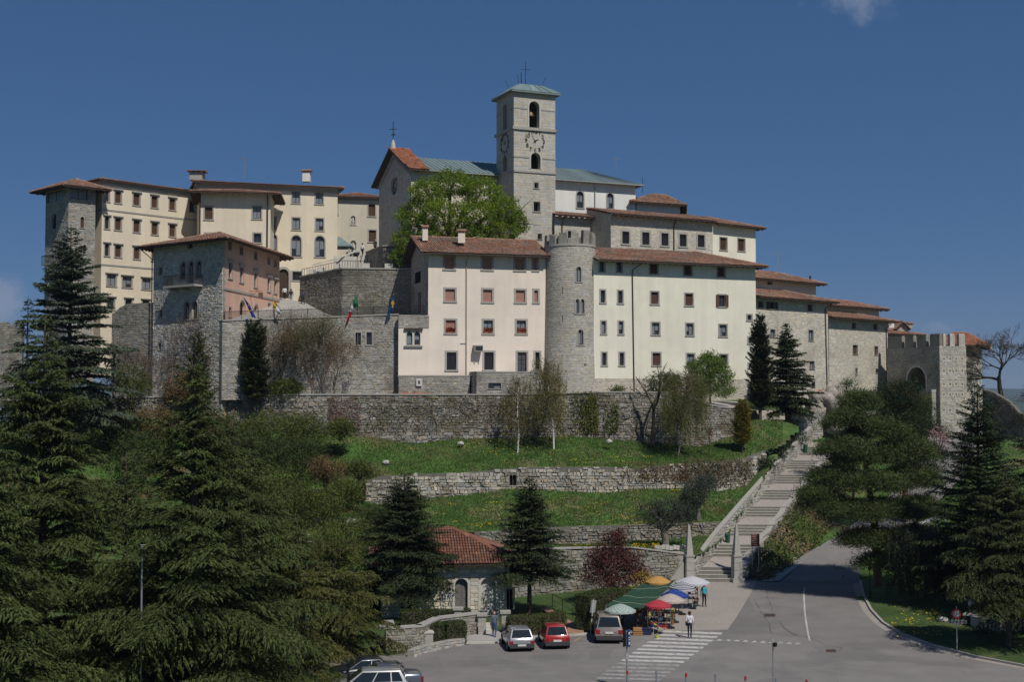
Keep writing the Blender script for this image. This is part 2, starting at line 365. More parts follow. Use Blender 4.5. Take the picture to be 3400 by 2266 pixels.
# ---------------------------------------------------------------- windows, roofs, houses
def window(parent, F, rect, kind='glass', arch=False, sur=.16, dep=.24, proud=.045, trim=None, hood=False, sill=True, name='window'):
    a, b, c, d = rect; trim = trim or M_trim
    w = b-a; mb = MB()
    if sur > 0:
        if arch:
            r = w/2; zc = d-r; n = 10
            F.box(mb, a-sur, a, c, zc, -.02, proud); F.box(mb, b, b+sur, c, zc, -.02, proud)
            for k in range(n):
                t0, t1 = math.pi*k/n, math.pi*(k+1)/n; q = []
                for t, rr in ((t0, r), (t1, r), (t1, r+sur), (t0, r+sur)): q.append(((a+b)/2-rr*math.cos(t), zc+rr*math.sin(t)))
                mb.poly([F.p(x, y, proud) for x, y in q]); mb.poly([F.p(*q[3], proud), F.p(*q[2], proud), F.p(*q[2], -.01), F.p(*q[3], -.01)])
        else:
            F.box(mb, a-sur, a, c-sur*.0, d, -.02, proud); F.box(mb, b, b+sur, c, d, -.02, proud); F.box(mb, a-sur, b+sur, d, d+sur, -.02, proud+.002)
            if hood: F.box(mb, a-sur-.12, b+sur+.12, d+sur, d+sur+.13, -.02, .2)
        if sill: F.box(mb, a-sur-.03, b+sur+.03, c-sur*.8, c, -.02, proud+.05)
    else:
        F.box(mb, a-.02, b+.02, c-.08, c, -.05, .05)
    root = mb.build(name, trim, parent)
    back = -dep; zt = d if not arch else d
    def pane_poly(o, inset, mt, nm, z1=None, par=root):
        m2 = MB(); aa, bb, cc, dd = a+inset, b-inset, c+inset, (d if z1 is None else z1)-inset
        if arch and z1 is None:
            r = (bb-aa)/2; zc = dd-r; pts = [(aa, cc), (bb, cc)]+[((aa+bb)/2+r*math.cos(math.pi*k/8), zc+r*math.sin(math.pi*k/8)) for k in range(9)]
        else: pts = [(aa, cc), (bb, cc), (bb, dd), (aa, dd)]
        m2.poly([F.p(x, y, o) for x, y in pts]); return m2.build(nm, mt, par)
    if kind in ('glass', 'curtain', 'grille', 'openshut', 'halfblind', 'flower'):
        pane_poly(back, -.03, M_glass, 'pane')
        m2 = MB(); fw = .055
        ztop = d-(w/2 if arch else 0)
        F.box(m2, a-.01, a+fw, c, ztop, back, back+.05); F.box(m2, b-fw, b+.01, c, ztop, back, back+.05); F.box(m2, a, b, c, c+fw, back, back+.052)
        if not arch: F.box(m2, a, b, d-fw, d+.01, back, back+.052)
        else: F.box(m2, a, b, ztop-fw/2, ztop+fw/2, back, back+.052)
        if w > .62: F.box(m2, (a+b)/2-fw/2, (a+b)/2+fw/2, c+fw, d-fw, back, back+.048)
        m2.build('frame', M_frame, root)
    if kind in ('curtain', 'flower'):
        h = d-c
        for s0, s1 in ((a+.07, (a+b)/2-.04), ((a+b)/2+.04, b-.07)) if w > .62 else ((a+.07, b-.07),):
            m2 = MB(); lo = c+h*random.choice((.08, .08, .38)); hi = d-(w/2 if arch else .08)
            m2.poly([F.p(s0, lo, back+.012), F.p(s1, lo, back+.012), F.p(s1, hi, back+.012), F.p(s0, hi, back+.012)]); m2.build('curtain', M_curtain, root)
    if kind == 'shutter':
        for s0, s1 in (((a, (a+b)/2-.008), ((a+b)/2+.008, b)) if w > .5 else ((a, b),)):
            m2 = MB(); F.box(m2, s0, s1, c, d, -dep, -dep+.05)
            n = max(4, int((d-c)/.11))
            for k in range(n): F.box(m2, s0+.05, s1-.05, c+.04+(d-c-.08)*k/n, c+.04+(d-c-.08)*(k+.55)/n, -dep+.05, -dep+.068)
            m2.build('shutter', M_shutter, root)
    if kind == 'openshut':
        for s0, s1 in ((a-w*.42, a-.01), (b+.01, b+w*.42)):
            m2 = MB(); F.box(m2, s0, s1, c-.03, d+.03, proud+.01, proud+.06); m2.build('shutter', M_shutter, root)
    if kind in ('blind', 'halfblind'):
        z0 = c if kind == 'blind' else c+(d-c)*.35
        m2 = MB(); n = max(5, int((d-z0)/.09))
        for k in range(n):
            za, zb = z0+(d-z0)*k/n, z0+(d-z0)*(k+1)/n; F.box(m2, a, b, za, zb, -dep+.045, -dep+.06+(.008 if k % 2 else 0))
        m2.build('blind', M_blind, root)
    if kind == 'grille':
        m2 = MB(); n = max(3, int(w/.16)); o0, o1 = -.06, -.035
        for k in range(1, n): F.box(m2, a+w*k/n-.012, a+w*k/n+.012, c, d, o0, o1)
        n = max(4, int((d-c)/.2))
        for k in range(1, n): F.box(m2, a, b, c+(d-c)*k/n-.012, c+(d-c)*k/n+.012, o0-.026, o0-.002)
        m2.build('grille', M_iron, root)
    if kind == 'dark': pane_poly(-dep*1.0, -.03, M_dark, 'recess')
    if kind == 'louvre':
        m2 = MB(); n = max(5, int((d-c)/.13))
        F.box(m2, a, b, c, d, -dep, -dep+.03)
        for k in range(n): F.box(m2, a, b, c+(d-c)*k/n, c+(d-c)*(k+.5)/n, -dep+.03, -dep+.07)
        m2.build('shutter', M_shutter, root)
    return root
def facade(parent, F, z0, z1, mt, wins, rev=None, stones=None, dep=.24, u0=0.0, u1=None, name='wall', extra=()):
    """wins: (pixel rect, kind, options); the wall gets the real openings, then the windows go in"""
    u1 = F.L if u1 is None else u1
    data = []
    for w in wins:
        r, k, o = (w+({},))[:3] if len(w) < 3 else w
        rc = F.rect(r) if len(r) == 4 and not o.get('uvrect') else r
        o = {x: y for x, y in o.items() if x != 'uvrect'}
        data.append((rc, k, o))
    ops = [(a, b, c, d, o.get('arch', False)) for (a, b, c, d), k, o in data]+list(extra)
    mb = MB(); cut_wall(mb, F, u0, u1, z0, z1, ops, dep=dep+.01, m=0, mrev=1)
    mb.build(name, [mt, rev or mt], parent)
    for rc, k, o in data: window(parent, F, rc, k, dep=dep, **o)
    if stones:
        st = dict(stones); sur = st.pop('sur', .16)
        so = [(a-(o.get('sur', .16)), b+(o.get('sur', .16)), c-.12, d+(o.get('sur', .16) if o.get('sur', .16) > 0 else .0), False) for (a, b, c, d), k, o in data]+[(e[0]-.2, e[1]+.2, e[2], e[3]+.2, False) for e in extra]
        stones_on(parent, F, u0, u1, z0, z1, so, **st)
    return ops
def tiles_on(mb, poly, pitch_w=.24, tl=.42, rise=.075, tv=.16, seed=3):
    """barrel tiles over one sloping polygon; poly[0]->poly[1] is the eave"""
    rd = random.Random(seed)
    P = [Vector(p) for p in poly]; ex = (P[1]-P[0]); L = ex.length; ex = ex/L
    nrm = ex.cross(P[2]-P[0]).normalized()
    if nrm.z < 0: nrm = -nrm
    ey = nrm.cross(ex).normalized()
    if ey.z < 0: ey = -ey
    Q = [((p-P[0]).dot(ex), (p-P[0]).dot(ey)) for p in P]
    xs = [q[0] for q in Q]; x = min(xs)+pitch_w/2
    def span(x):
        ts = []
        for (x0, y0), (x1, y1) in zip(Q, Q[1:]+Q[:1]):
            if (x0-x)*(x1-x) < 0: ts.append(y0+(y1-y0)*(x-x0)/(x1-x0))
        return (min(ts), max(ts)) if len(ts) >= 2 else None
    while x < max(xs):
        sp_ = span(x)
        if sp_ and sp_[1]-sp_[0] > .1:
            t = sp_[0]-.05+rd.uniform(-.02, .02); hw = pitch_w*.46
            while t < sp_[1]-.06:
                t1 = min(t+tl, sp_[1]); g = max(.45, 1+rd.gauss(0, tv)); wv = rd.gauss(0, .07)
                if rd.random() < .09: g *= 1.35; wv -= .12
                col = (g*(1+wv), g, g*(1-wv)); dx = rd.uniform(-.012, .012); lo = .055+rd.uniform(0, .015); hi = .02
                def pt(a, s, h): return P[0]+ex*(x+dx+a)+ey*s+nrm*h
                prof = ((-hw, .0), (-hw*.62, rise*.8), (0, rise), (hw*.62, rise*.8), (hw, .0))
                i = mb.pts([pt(a, t, h+lo) for a, h in prof]+[pt(a*.82, t1+.03, h*.85+hi) for a, h in prof])
                for k in range(4): mb.f.append((i+k, i+k+1, i+k+6, i+k+5)); mb.c.append(col); mb.m.append(0)
                mb.f.append((i, i+4, i+3, i+2, i+1)[::-1]); mb.c.append((col[0]*.8, col[1]*.8, col[2]*.8)); mb.m.append(0)
                t += tl
        x += pitch_w
def roof(parent, polys, mt=None, thick=.14, tile=True, rafters=None, seed=5, pitch_w=.24, name='roof', board=None):
    mt = mt or M_tile; mb = MB()
    for poly in polys:
        P = [Vector(p) for p in poly]; dn = Vector((0, 0, -thick))
        mb.poly(P); mb.poly([p+dn for p in P[::-1]])
        for a, b in zip(P, P[1:]+P[:1]): mb.poly([a+dn, b+dn, b, a])
    r = mb.build(name, board or M_wood_d, parent)
    if tile:
        mt2 = MB()
        for k, poly in enumerate(polys): tiles_on(mt2, poly, seed=seed+k, pitch_w=pitch_w)
        mt2.build('roof_tiles', mt, r, kind='stuff')
        # ridge and hip cappings: rounded tiles over every shared upper edge
        edges = {}
        for poly in polys:
            P = [tuple(round(c, 2) for c in p) for p in poly]
            for a, b in zip(P, P[1:]+P[:1]):
                k = tuple(sorted((a, b))); edges[k] = edges.get(k, 0)+1
        mr = MB()
        for (a, b), n in edges.items():
            if n < 2: continue
            a, b = Vector(a), Vector(b); n_ = max(1, int((b-a).length/.45))
            for k in range(n_):
                p, q = a.lerp(b, k/n_), a.lerp(b, (k+1.1)/n_); g = 1+random.gauss(0, .15)
                mr.tube([p+Vector((0, 0, .05)), q+Vector((0, 0, .03))], [.15, .12], 6, col=(g, g, g))
        mr.build('ridge_tiles', mt, r, kind='stuff')
    if rafters:
        mr = MB()
        for poly in polys:
            P = [Vector(p) for p in poly]; ex = P[1]-P[0]; L = ex.length; ex /= L; nrm = ex.cross(P[2]-P[0]).normalized()
            if nrm.z < 0: nrm = -nrm
            ey = nrm.cross(ex); ey = ey if ey.z > 0 else -ey
            k = .5
            while k < L-.3:
                mr.obox(P[0]+ex*(k-.05)+ey*.06-Vector((0, 0, thick+.14)), ex*.1, ey*rafters, nrm*.13); k += .75
        mr.build('rafters', M_rafter, r, kind='stuff')
    return r
def off(pts, d):
    """offset a convex plan polygon outwards by d (number or one per edge)"""
    n = len(pts); c = Vector((sum(p[0] for p in pts)/n, sum(p[1] for p in pts)/n)); ds = d if hasattr(d, '__len__') else [d]*n; lines = []
    for i in range(n):
        a, b = Vector(pts[i][:2]), Vector(pts[(i+1) % n][:2]); t = (b-a).normalized(); nn = Vector((t.y, -t.x))
        if nn.dot((a+b)/2-c) < 0: nn = -nn
        lines.append((a+nn*ds[i], t))
    out = []
    for i in range(n):
        (p, t), (q, s) = lines[i-1], lines[i]; den = t.x*s.y-t.y*s.x
        k = ((q-p).x*s.y-(q-p).y*s.x)/den; out.append((p.x+t.x*k, p.y+t.y*k))
    return out
def hip(pts, ze, rise, ov, gable=(False, False), ridge=None):
    """pts: 4 plan points, edge 0 (pts0-pts1) is the long front; returns 4 roof polygons"""
    o = off(pts, ov); q = [Vector((*p, ze)) for p in o]
    mL = (q[0]+q[3])/2; mR = (q[1]+q[2])/2; d = (mR-mL); L = d.length; d /= L
    half = (q[0]-q[3]).length/2; ins = min(half, L*.49) if ridge is None else ridge
    a = mL+d*(0 if gable[0] else ins); b = mR-d*(0 if gable[1] else ins); a.z = b.z = ze+rise
    P = [[q[0], q[1], b, a], [q[2], q[3], a, b]]
    if not gable[0]: P.append([q[3], q[0], a])
    if not gable[1]: P.append([q[1], q[2], b])
    return P
def plainwalls(parent, pts, z0, z1, mt, skip=(), name='wall'):
    for i in range(len(pts)):
        if i in skip: continue
        a, b = pts[i], pts[(i+1) % len(pts)]; mb = MB()
        mb.poly([(a[0], a[1], z0), (b[0], b[1], z0), (b[0], b[1], z1), (a[0], a[1], z1)]); mb.build(name, mt, parent)
def pipe(parent, pts, r=.06, mt=None, name='drainpipe'):
    mb = MB(); mb.tube(pts, r, 6); return mb.build(name, mt or M_pipe, parent)
def gutter(parent, a, b, mt=None, r=.075):
    mb = MB(); mb.tube([a, b], r, 6); return mb.build('gutter', mt or M_pipe, parent)
def house(name, label, pts, z, cat='building'):
    c = (sum(p[0] for p in pts)/len(pts), sum(p[1] for p in pts)/len(pts), z); return empty(name, c, label, cat)
def chimney(parent, px, y0, y1, Y, w=.6, mt=None, cap=True):
    a = at(px, y1, Y); h = at(px, y0, Y).z-a.z; mb = MB(); mb.box((a.x, a.y, a.z+h*.36), (w, w, h*.72))
    c = mb.build('chimney', mt or M_beige, parent)
    m2 = MB()
    for sx in (-1, 0, 1):
        for sy in (-1, 1):
            m2.box((a.x+sx*w*.4, a.y+sy*w*.4, a.z+h*.8), (w*.16, w*.16, h*.18))
    m2.build('flue_posts', mt or M_beige, c)
    m3 = MB(); t = a.z+h*.885; k = w*.72
    m3.poly([(a.x-k, a.y-k, t), (a.x+k, a.y-k, t), (a.x+k, a.y, t+.2), (a.x-k, a.y, t+.2)]); m3.poly([(a.x+k, a.y+k, t), (a.x-k, a.y+k, t), (a.x-k, a.y, t+.2), (a.x+k, a.y, t+.2)])
    m3.poly([(a.x-k, a.y-k, t-.06), (a.x+k, a.y-k, t-.06), (a.x+k, a.y+k, t-.06), (a.x-k, a.y+k, t-.06)])
    for s in (-1, 1): m3.poly([(a.x+s*k, a.y-k, t-.06), (a.x+s*k, a.y+k, t-.06), (a.x+s*k, a.y, t+.2)])
    m3.poly([(a.x-k, a.y-k, t-.06), (a.x+k, a.y-k, t-.06), (a.x+k, a.y-k, t), (a.x-k, a.y-k, t)])
    m3.build('cowl', M_tile, c); return c
def antenna(px, y0, y1, Y, label):
    a = at(px, y1, Y); b = at(px, y0, Y); e = empty('antenna', a, label, 'antenna')
    mb = MB(); mb.tube([a, b], .035, 5); mb.build('mast', M_steel, e)
    m2 = MB(); m2.tube([b+Vector((-.9, .1, -.25)), b+Vector((.45, -.05, -.35))], .025, 4)
    for k in range(6): p = b+Vector((-.9+.25*k, .1-.03*k, -.25-.02*k)); m2.tube([p+Vector((0, -.3, 0)), p+Vector((.02, .3, 0))], .014, 4)
    m2.build('aerial', M_steel, e); return e
G = dict(tv=.13)
# ======== yellow convent wing on the left (its long front runs away to the right)
P0 = C(330, 157); dW = (.909, 1); P1 = along(P0, dW, 668); P3 = add2(P0, (-1, .909), 10); P2 = add2(P1, (-1, .909), 10); pts = [P0, P1, P2, P3]
zt = Z(600, 157, 330); b = house('convent_wing', 'long pale yellow convent wing with brown shutters, right of the stone corner tower', pts, 18)
F = Fac(P0, P1)
B = lambda r, k='shutter': (Z1(*r), k, dict(hood=True, sur=.13))
wins = [B((684, 332, 722, 432), 'glass'), B((772, 346, 824, 446)), B((928, 367, 982, 466)), B((1082, 388, 1133, 486)), B((1234, 410, 1284, 506)), B((1405, 430, 1448, 524), 'glass'),
        B((686, 563, 722, 665), 'glass'), B((772, 575, 824, 676)), B((930, 595, 982, 695)), B((1084, 614, 1134, 715)), B((1234, 632, 1284, 732)),
        B((686, 795, 722, 896), 'glass'), B((772, 807, 824, 906)), B((932, 823, 982, 922)), B((1084, 840, 1134, 940)),
        B((704, 1056, 780, 1152), 'curtain'), B((836, 1074, 914, 1164), 'curtain'), B((1003, 1090, 1075, 1180), 'curtain'),
        B((705, 1255, 765, 1350), 'glass'), B((860, 1265, 915, 1355), 'glass'), B((1005, 1275, 1060, 1360), 'glass')]
facade(b, F, 18, zt, M_yellow, wins); plainwalls(b, pts, 18, zt, M_yellow, skip=(0,))
for i, ys in ((0, (497, 966)), (3, (497, 966))):
    Fi = Fac(pts[i], pts[(i+1) % 4], inside=Vector(((P0[0]+P2[0])/2, (P0[1]+P2[1])/2)))
    for y in ys:
        zz = F.uv(*Z1(642, y))[1]; mb = MB(); Fi.box(mb, -.06, Fi.L, zz-.09, zz+.09, -.02, .07); mb.build('string_course', M_trim, b)
    mb = MB(); Fi.box(mb, -.1, Fi.L, zt-.45, zt-.02, -.02, .12); Fi.box(mb, -.25, Fi.L, zt-.02, zt+.12, -.02, .34); c = mb.build('cornice', M_trim, b)
    mb = MB(); u = .1
    while u < Fi.L: Fi.box(mb, u, u+.18, zt-.2, zt-.03, .1, .26); u += .36
    mb.build('dentils', M_trim, c, kind='stuff')
roof(b, hip(pts, zt+.12, 1.0, .55), seed=11)
# ======== stone corner tower with glazed loggia
T0 = C(219, 153.5); TR = along(T0, (1.1, 1), 308); TL = along(T0, (-1.018, 1), 142); TB = (TR[0]+TL[0]-T0[0], TR[1]+TL[1]-T0[1]); pts = [TL, T0, TR, TB]
cen = Vector(((T0[0]+TB[0])/2, (T0[1]+TB[1])/2)); zt = Z(618, 153.5, 219)
b = house('corner_tower', 'grey stone corner tower with glazed loggia under a low tiled hipped roof, far left', pts, 17)
FL = Fac(TL, T0, inside=cen); FR = Fac(T0, TR, inside=cen); st = dict(mt=M_stone, h=(.18, .3), w=(.3, .65), single=150, seed=21)
facade(b, FL, 17, zt, M_mortar, [(Z1(190, 345, 333, 432), 'curtain', dict(sur=.06, sill=False)), (Z1(237, 535, 275, 668), 'glass', dict(arch=True, sur=.1)), (Z1(248, 1040, 285, 1170), 'glass', dict(arch=True, sur=.1))], stones=st)
facade(b, FR, 17, zt, M_mortar, [(Z1(392, 325, 540, 415), 'curtain', dict(sur=.06, sill=False)), (Z1(478, 563, 508, 658), 'shutter', dict(arch=True, sur=.08)), (Z1(500, 800, 525, 880), 'glass', dict(arch=True, sur=.08))], stones=dict(st, seed=22))
plainwalls(b, pts, 17, zt, M_mortar, skip=(0, 1)); roof(b, hip(pts, zt-.12, 1.25, 1.35), seed=31, rafters=1.2)
mb = MB(); zz = FL.uv(*Z1(230, 970))[1]; u = FL.L*.2
FL.box(mb, u, u+3.0, zz-.16, zz, 0, 1.05); bal = mb.build('balcony', M_trim, b)
mb = MB(); FL.box(mb, u, u+3.0, zz+.92, zz+.97, .98, 1.03)
for k in range(16): FL.box(mb, u+k*.2, u+k*.2+.025, zz, zz+.92, .99, 1.015)
for s in (0, 2.96):
    FL.box(mb, u+s, u+s+.04, zz+.92, zz+.968, 0, .98)
    for k in range(5): FL.box(mb, u+s, u+s+.025, zz, zz+.92, .1+k*.2, .125+k*.2)
mb.build('railing', M_iron, bal)
# ======== tall yellow block with chimneys
P0 = C(655, 162); P1 = C(1117, 167); dd = (P1[0]-P0[0], P1[1]-P0[1]); nb = (-dd[1], dd[0]); P2 = add2(P1, nb, 11); P3 = add2(P0, nb, 11); pts = [P0, P1, P2, P3]
zt = Z(628, 166, 1100); z0 = 22; b = house('convent_block', 'tall yellow convent block with arched windows, dentil cornice and arched portal, left of the church', pts, z0); F = Fac(P0, P1)
B = lambda r, k='curtain', **o: (Z2(*r), k, dict(sur=.15, **o))
wins = [B((2, 408, 40, 490)), B((200, 380, 270, 498)), B((422, 390, 490, 507)), B((6, 630, 42, 745)), B((203, 638, 272, 750)), B((425, 645, 494, 757)),
        B((10, 800, 52, 945), arch=True), B((196, 805, 282, 1005), arch=True), B((420, 810, 505, 1008), arch=True), B((203, 1148, 288, 1230), 'grille'), B((418, 1150, 495, 1232), 'grille')]
portal = F.rect(Z2(70, 1122, 165, 1400)); portal = (portal[0], portal[1], portal[2], portal[3], True)
facade(b, F, z0, zt, M_yellow, wins, extra=[portal]); plainwalls(b, pts, z0, zt, M_yellow, skip=(0,))
window(b, F, portal[:4], 'none', arch=True, sur=.3, sill=False, name='portal')
mb = MB(); F.box(mb, portal[0]-.1, portal[1]+.1, portal[2], portal[3]+.05, -.6, -.24); mb.build('door', M_wood_d, b)
for i in (0, 1, 3):
    Fi = Fac(pts[i], pts[(i+1) % 4], inside=Vector(((P0[0]+P2[0])/2, (P0[1]+P2[1])/2)))
    mb = MB(); Fi.box(mb, -.1, Fi.L+.1, zt-.42, zt, -.02, .1); Fi.box(mb, -.5, Fi.L+.5, zt, zt+.22, -.02, .5); c = mb.build('cornice', M_trim, b)
    mb = MB(); u = .1
    while u < Fi.L: Fi.box(mb, u, u+.18, zt-.19, zt-.005, .09, .32); u += .4
    mb.build('dentils', M_trim, c, kind='stuff')
roof(b, hip(pts, zt+.22, .9, .75), seed=41)
chimney(b, 1018, 563, 604, 168, w=.95, mt=M_offwhite); chimney(b, 655, 566, 600, 166, w=1.6, mt=M_trim)
antenna(812, 520, 590, 168, 'thin television antenna on the roof of the tall yellow block')
# ======== projecting yellow pavilion with low eaves
P0 = C(660, 155.5); P1 = C(893, 157); P2 = C(905, 163); P3 = C(668, 163); pts = [P0, P1, P2, P3]; zt = Z(640, 156, 780); z0 = 22
b = house('convent_pavilion', 'plain yellow pavilion with wide low tiled eaves projecting before the tall convent block', pts, z0); F = Fac(P0, P1)
facade(b, F, z0, zt, M_yellow, [(Z1(*r), k, dict(sur=.16, trim=M_trim)) for r, k in (((1535, 480, 1600, 585), 'shutter'), ((1943, 478, 2012, 580), 'curtain'), ((1950, 705, 2012, 782), 'glass'), ((1540, 705, 1600, 800), 'shutter'))])
plainwalls(b, pts, z0, zt, M_yellow, skip=(0,)); roof(b, hip(pts, zt-.1, .95, 1.25), seed=51, rafters=1.1)
for px in (664, 889): a = at(px, 640, 155.3 if px < 700 else 156.7); pipe(b, [a, Vector((a.x, a.y, 23))], .07)
# ======== wing with the niches, beside the church front
P0 = C(1100, 174); P1 = C(1268, 175.5); P2 = C(1275, 183); P3 = C(1100, 183); pts = [P0, P1, P2, P3]; zt = Z(658, 175, 1180); z0 = 24
b = house('niche_wing', 'beige wing with two statue niches and a small doorway, between yellow block and church', pts, z0); F = Fac(P0, P1)
niche1 = F.rect(Z2(757, 618, 797, 700)); niche2 = F.rect(Z2(752, 852, 805, 950))
facade(b, F, z0, zt, M_beige, [(Z2(612, 495, 628, 605), 'glass', {}), (Z2(922, 510, 985, 622), 'shutter', {}), (Z2(926, 755, 992, 865), 'shutter', {}), (Z2(735, 985, 822, 1075), 'shutter', dict(sill=False, name='door'))],
       extra=[(*niche1, True), (*niche2, True)])
for nn in (niche1, niche2):
    w = window(b, F, nn, 'none', arch=True, sur=.14, trim=M_trim_l, name='niche'); a, c, z_, d = nn
    mb = MB(); F.box(mb, a-.05, c+.05, z_-.05, d+.05, -.55, -.23); mb.build('recess', M_beige, w)
    m = MB(); q = F.p((a+c)/2, z_, -.1); h = (d-z_)*.82
    m.lathe(q, [(.2, 0), (.16, .08), (.19, .12), (.17, h*.45), (.15, h*.62), (.17, h*.7), (.07, h*.78), (.09, h*.86), (.08, h*.95), (.02, h)], 10)
    m.build('statue', M_trim_l, w, smooth=True)
mb = MB(); u0, u1, za, zb = F.rect(Z2(715, 955, 840, 968)); F.box(mb, u0, u1, za, zb, -.02, .3); mb.build('door_cornice', M_trim, b)
plainwalls(b, pts, z0, zt, M_beige, skip=(0,))
mb = MB(); F.box(mb, -.1, F.L, zt-.35, zt, -.02, .12); c = mb.build('cornice', M_trim, b)
mb = MB(); u = .1
while u < F.L: F.box(mb, u, u+.16, zt-.17, zt-.01, .1, .28); u += .36
mb.build('dentils', M_trim, c, kind='stuff')
roof(b, hip(pts, zt+.02, 1.2, .6), seed=61)
# copper porch roof on the right flank of the yellow block
pc = at(1128, 800, 169.2); pts = [(pc.x-1.8, pc.y-.6), (pc.x+1.3, pc.y-.6), (pc.x+1.3, pc.y+2.6), (pc.x-1.8, pc.y+2.6)]; ze = Z(815, 168.5, 1150)
b = empty('copper_porch', (pc.x, pc.y, 29.2), 'small green copper porch roof on posts beside the yellow block', 'porch')
roof(b, hip(pts, ze, 1.3, .3, ridge=1.7), tile=False, board=M_copper)
for q in pts:
    mb = MB(); mb.box((q[0], q[1], (ze+29.2)/2), (.2, .2, ze-29.2)); mb.build('post', M_trim, b)
# ======== stone and pink guest house
K = C(736, 130); KR = along(K, (.17, 1), 925); KL = along(K, (-1.325, 1), 505); KB = (KR[0]+KL[0]-K[0], KR[1]+KL[1]-K[1]); pts = [KL, K, KR, KB]; cen = Vector(((K[0]+KB[0])/2, (K[1]+KB[1])/2))
zt = Z(792, 130, 736); z0 = 12
b = house('guest_house', 'guest house with rough grey stone end and long pink side, tiled hip roof', pts, z0)
FS = Fac(KL, K, inside=cen); FP = Fac(K, KR, inside=cen)
op = dict(arch=True, sur=.13)
wS = [(Z1(1395, 770, 1432, 830), 'glass', dict(sur=.1)), (Z1(1327, 945, 1370, 1095), 'curtain', op), (Z1(1394, 940, 1437, 1125), 'curtain', op), (Z1(1461, 935, 1504, 1085), 'curtain', op),
      (Z1(1150, 995, 1172, 1058), 'glass', dict(sur=.08)), (Z1(1150, 1355, 1172, 1415), 'glass', dict(sur=.08)), (Z1(1360, 1285, 1405, 1435), 'curtain', op), (Z1(1428, 1280, 1472, 1430), 'curtain', op), (L7(1270, 700, 1292, 755), 'glass', dict(sur=.08))]
facade(b, FS, z0, zt, M_mortar_l, wS, stones=dict(mt=mat('stone_gable', (.5, .48, .435), **stone), h=(.16, .3), w=(.25, .62), d=(.02, .07), jit=.03, single=300, seed=71))
wP = [(Z1(*r), k, o) for r, k, o in (((1735, 775, 1757, 848), 'glass', dict(sur=.1)), ((1833, 820, 1855, 888), 'glass', dict(sur=.1)), ((1955, 868, 1976, 928), 'glass', dict(sur=.1)), ((2068, 910, 2086, 968), 'glass', dict(sur=.1)), ((2125, 935, 2142, 990), 'glass', dict(sur=.1)),
      ((1736, 955, 1765, 1085), 'curtain', dict(sur=.16, hood=True)), ((1832, 995, 1860, 1118), 'curtain', dict(sur=.16, hood=True)), ((1952, 1040, 1978, 1158), 'curtain', dict(sur=.16, hood=True)), ((2066, 1085, 2090, 1195), 'curtain', dict(sur=.16, hood=True)), ((2123, 1105, 2145, 1210), 'curtain', dict(sur=.16, hood=True)),
      ((1738, 1335, 1757, 1410), 'grille', dict(sur=.14)), ((1830, 1275, 1872, 1480), 'dark', dict(arch=True, sur=.2, sill=False)), ((1952, 1310, 1985, 1480), 'dark', dict(arch=True, sur=.2, sill=False)), ((2070, 1300, 2090, 1385), 'glass', dict(sur=.14)))]
facade(b, FP, z0, zt, M_pink, wP, u0=0, u1=FP.L)
plainwalls(b, pts, z0, zt, M_pink, skip=(0, 1))
zz = FP.uv(*Z1(1680, 1170))[1]; mb = MB(); FP.box(mb, 0, FP.L, zz-.1, zz+.1, -.02, .09); mb.build('string_course', M_trim, b)
rd = random.Random(4); z = z0; k = 0
while z < zt-.1:                                  # quoins on the pink corner
    mb = MB(); h = .42; ww = .62 if k % 2 else .38; FP.box(mb, 0.0, ww, z, min(z+h-.02, zt), -.02, .04); mb.build('quoin', M_trim, b); z += h; k += 1
roof(b, hip(pts, zt-.2, 2.15, 1.35), seed=81, rafters=1.2)
mb = MB(); u0 = FS.uv(*Z1(1255, 1160))[0]; u1 = FS.uv(*Z1(1522, 1160))[0]; zz = FS.uv(*Z1(1390, 1150))[1]
FS.box(mb, u0, u1, zz-.2, zz, 0, 1.15); bal = mb.build('balcony', M_trim, b)
for t in (.15, .5, .85):
    mb = MB(); uu = lerp(u0, u1, t); FS.box(mb, uu-.12, uu+.12, zz-.45, zz-.2, 0, .9); mb.build('bracket', M_trim, bal)
mb = MB(); FS.box(mb, u0, u1, zz+.98, zz+1.03, 1.07, 1.12); n = int((u1-u0)/.15)
for k in range(n+1): FS.box(mb, u0+(u1-u0-.025)*k/n, u0+(u1-u0-.025)*k/n+.025, zz, zz+.98, 1.08, 1.11)
for s in (u0, u1-.03):
    FS.box(mb, s, s+.03, zz+.98, zz+1.028, 0, 1.07)
    for k in range(7): FS.box(mb, s, s+.025, zz, zz+.98, .08+k*.15, .105+k*.15)
mb.build('railing', M_iron, bal)
a = FS.p(FS.L*.015, zt-.6, .1); pipe(b, [FS.p(-1.0, zt-.35, .9), FS.p(-.1, zt-1.4, .12), FS.p(.0, z0, .12)], .06)
pipe(b, [FS.p(FS.uv(*Z1(1570, 850))[0], FS.uv(*Z1(1570, 780))[1], .07), FS.p(FS.uv(*Z1(1570, 850))[0], FS.uv(*Z1(1570, 1120))[1], .07)], .035, M_frame_w, 'conduit')
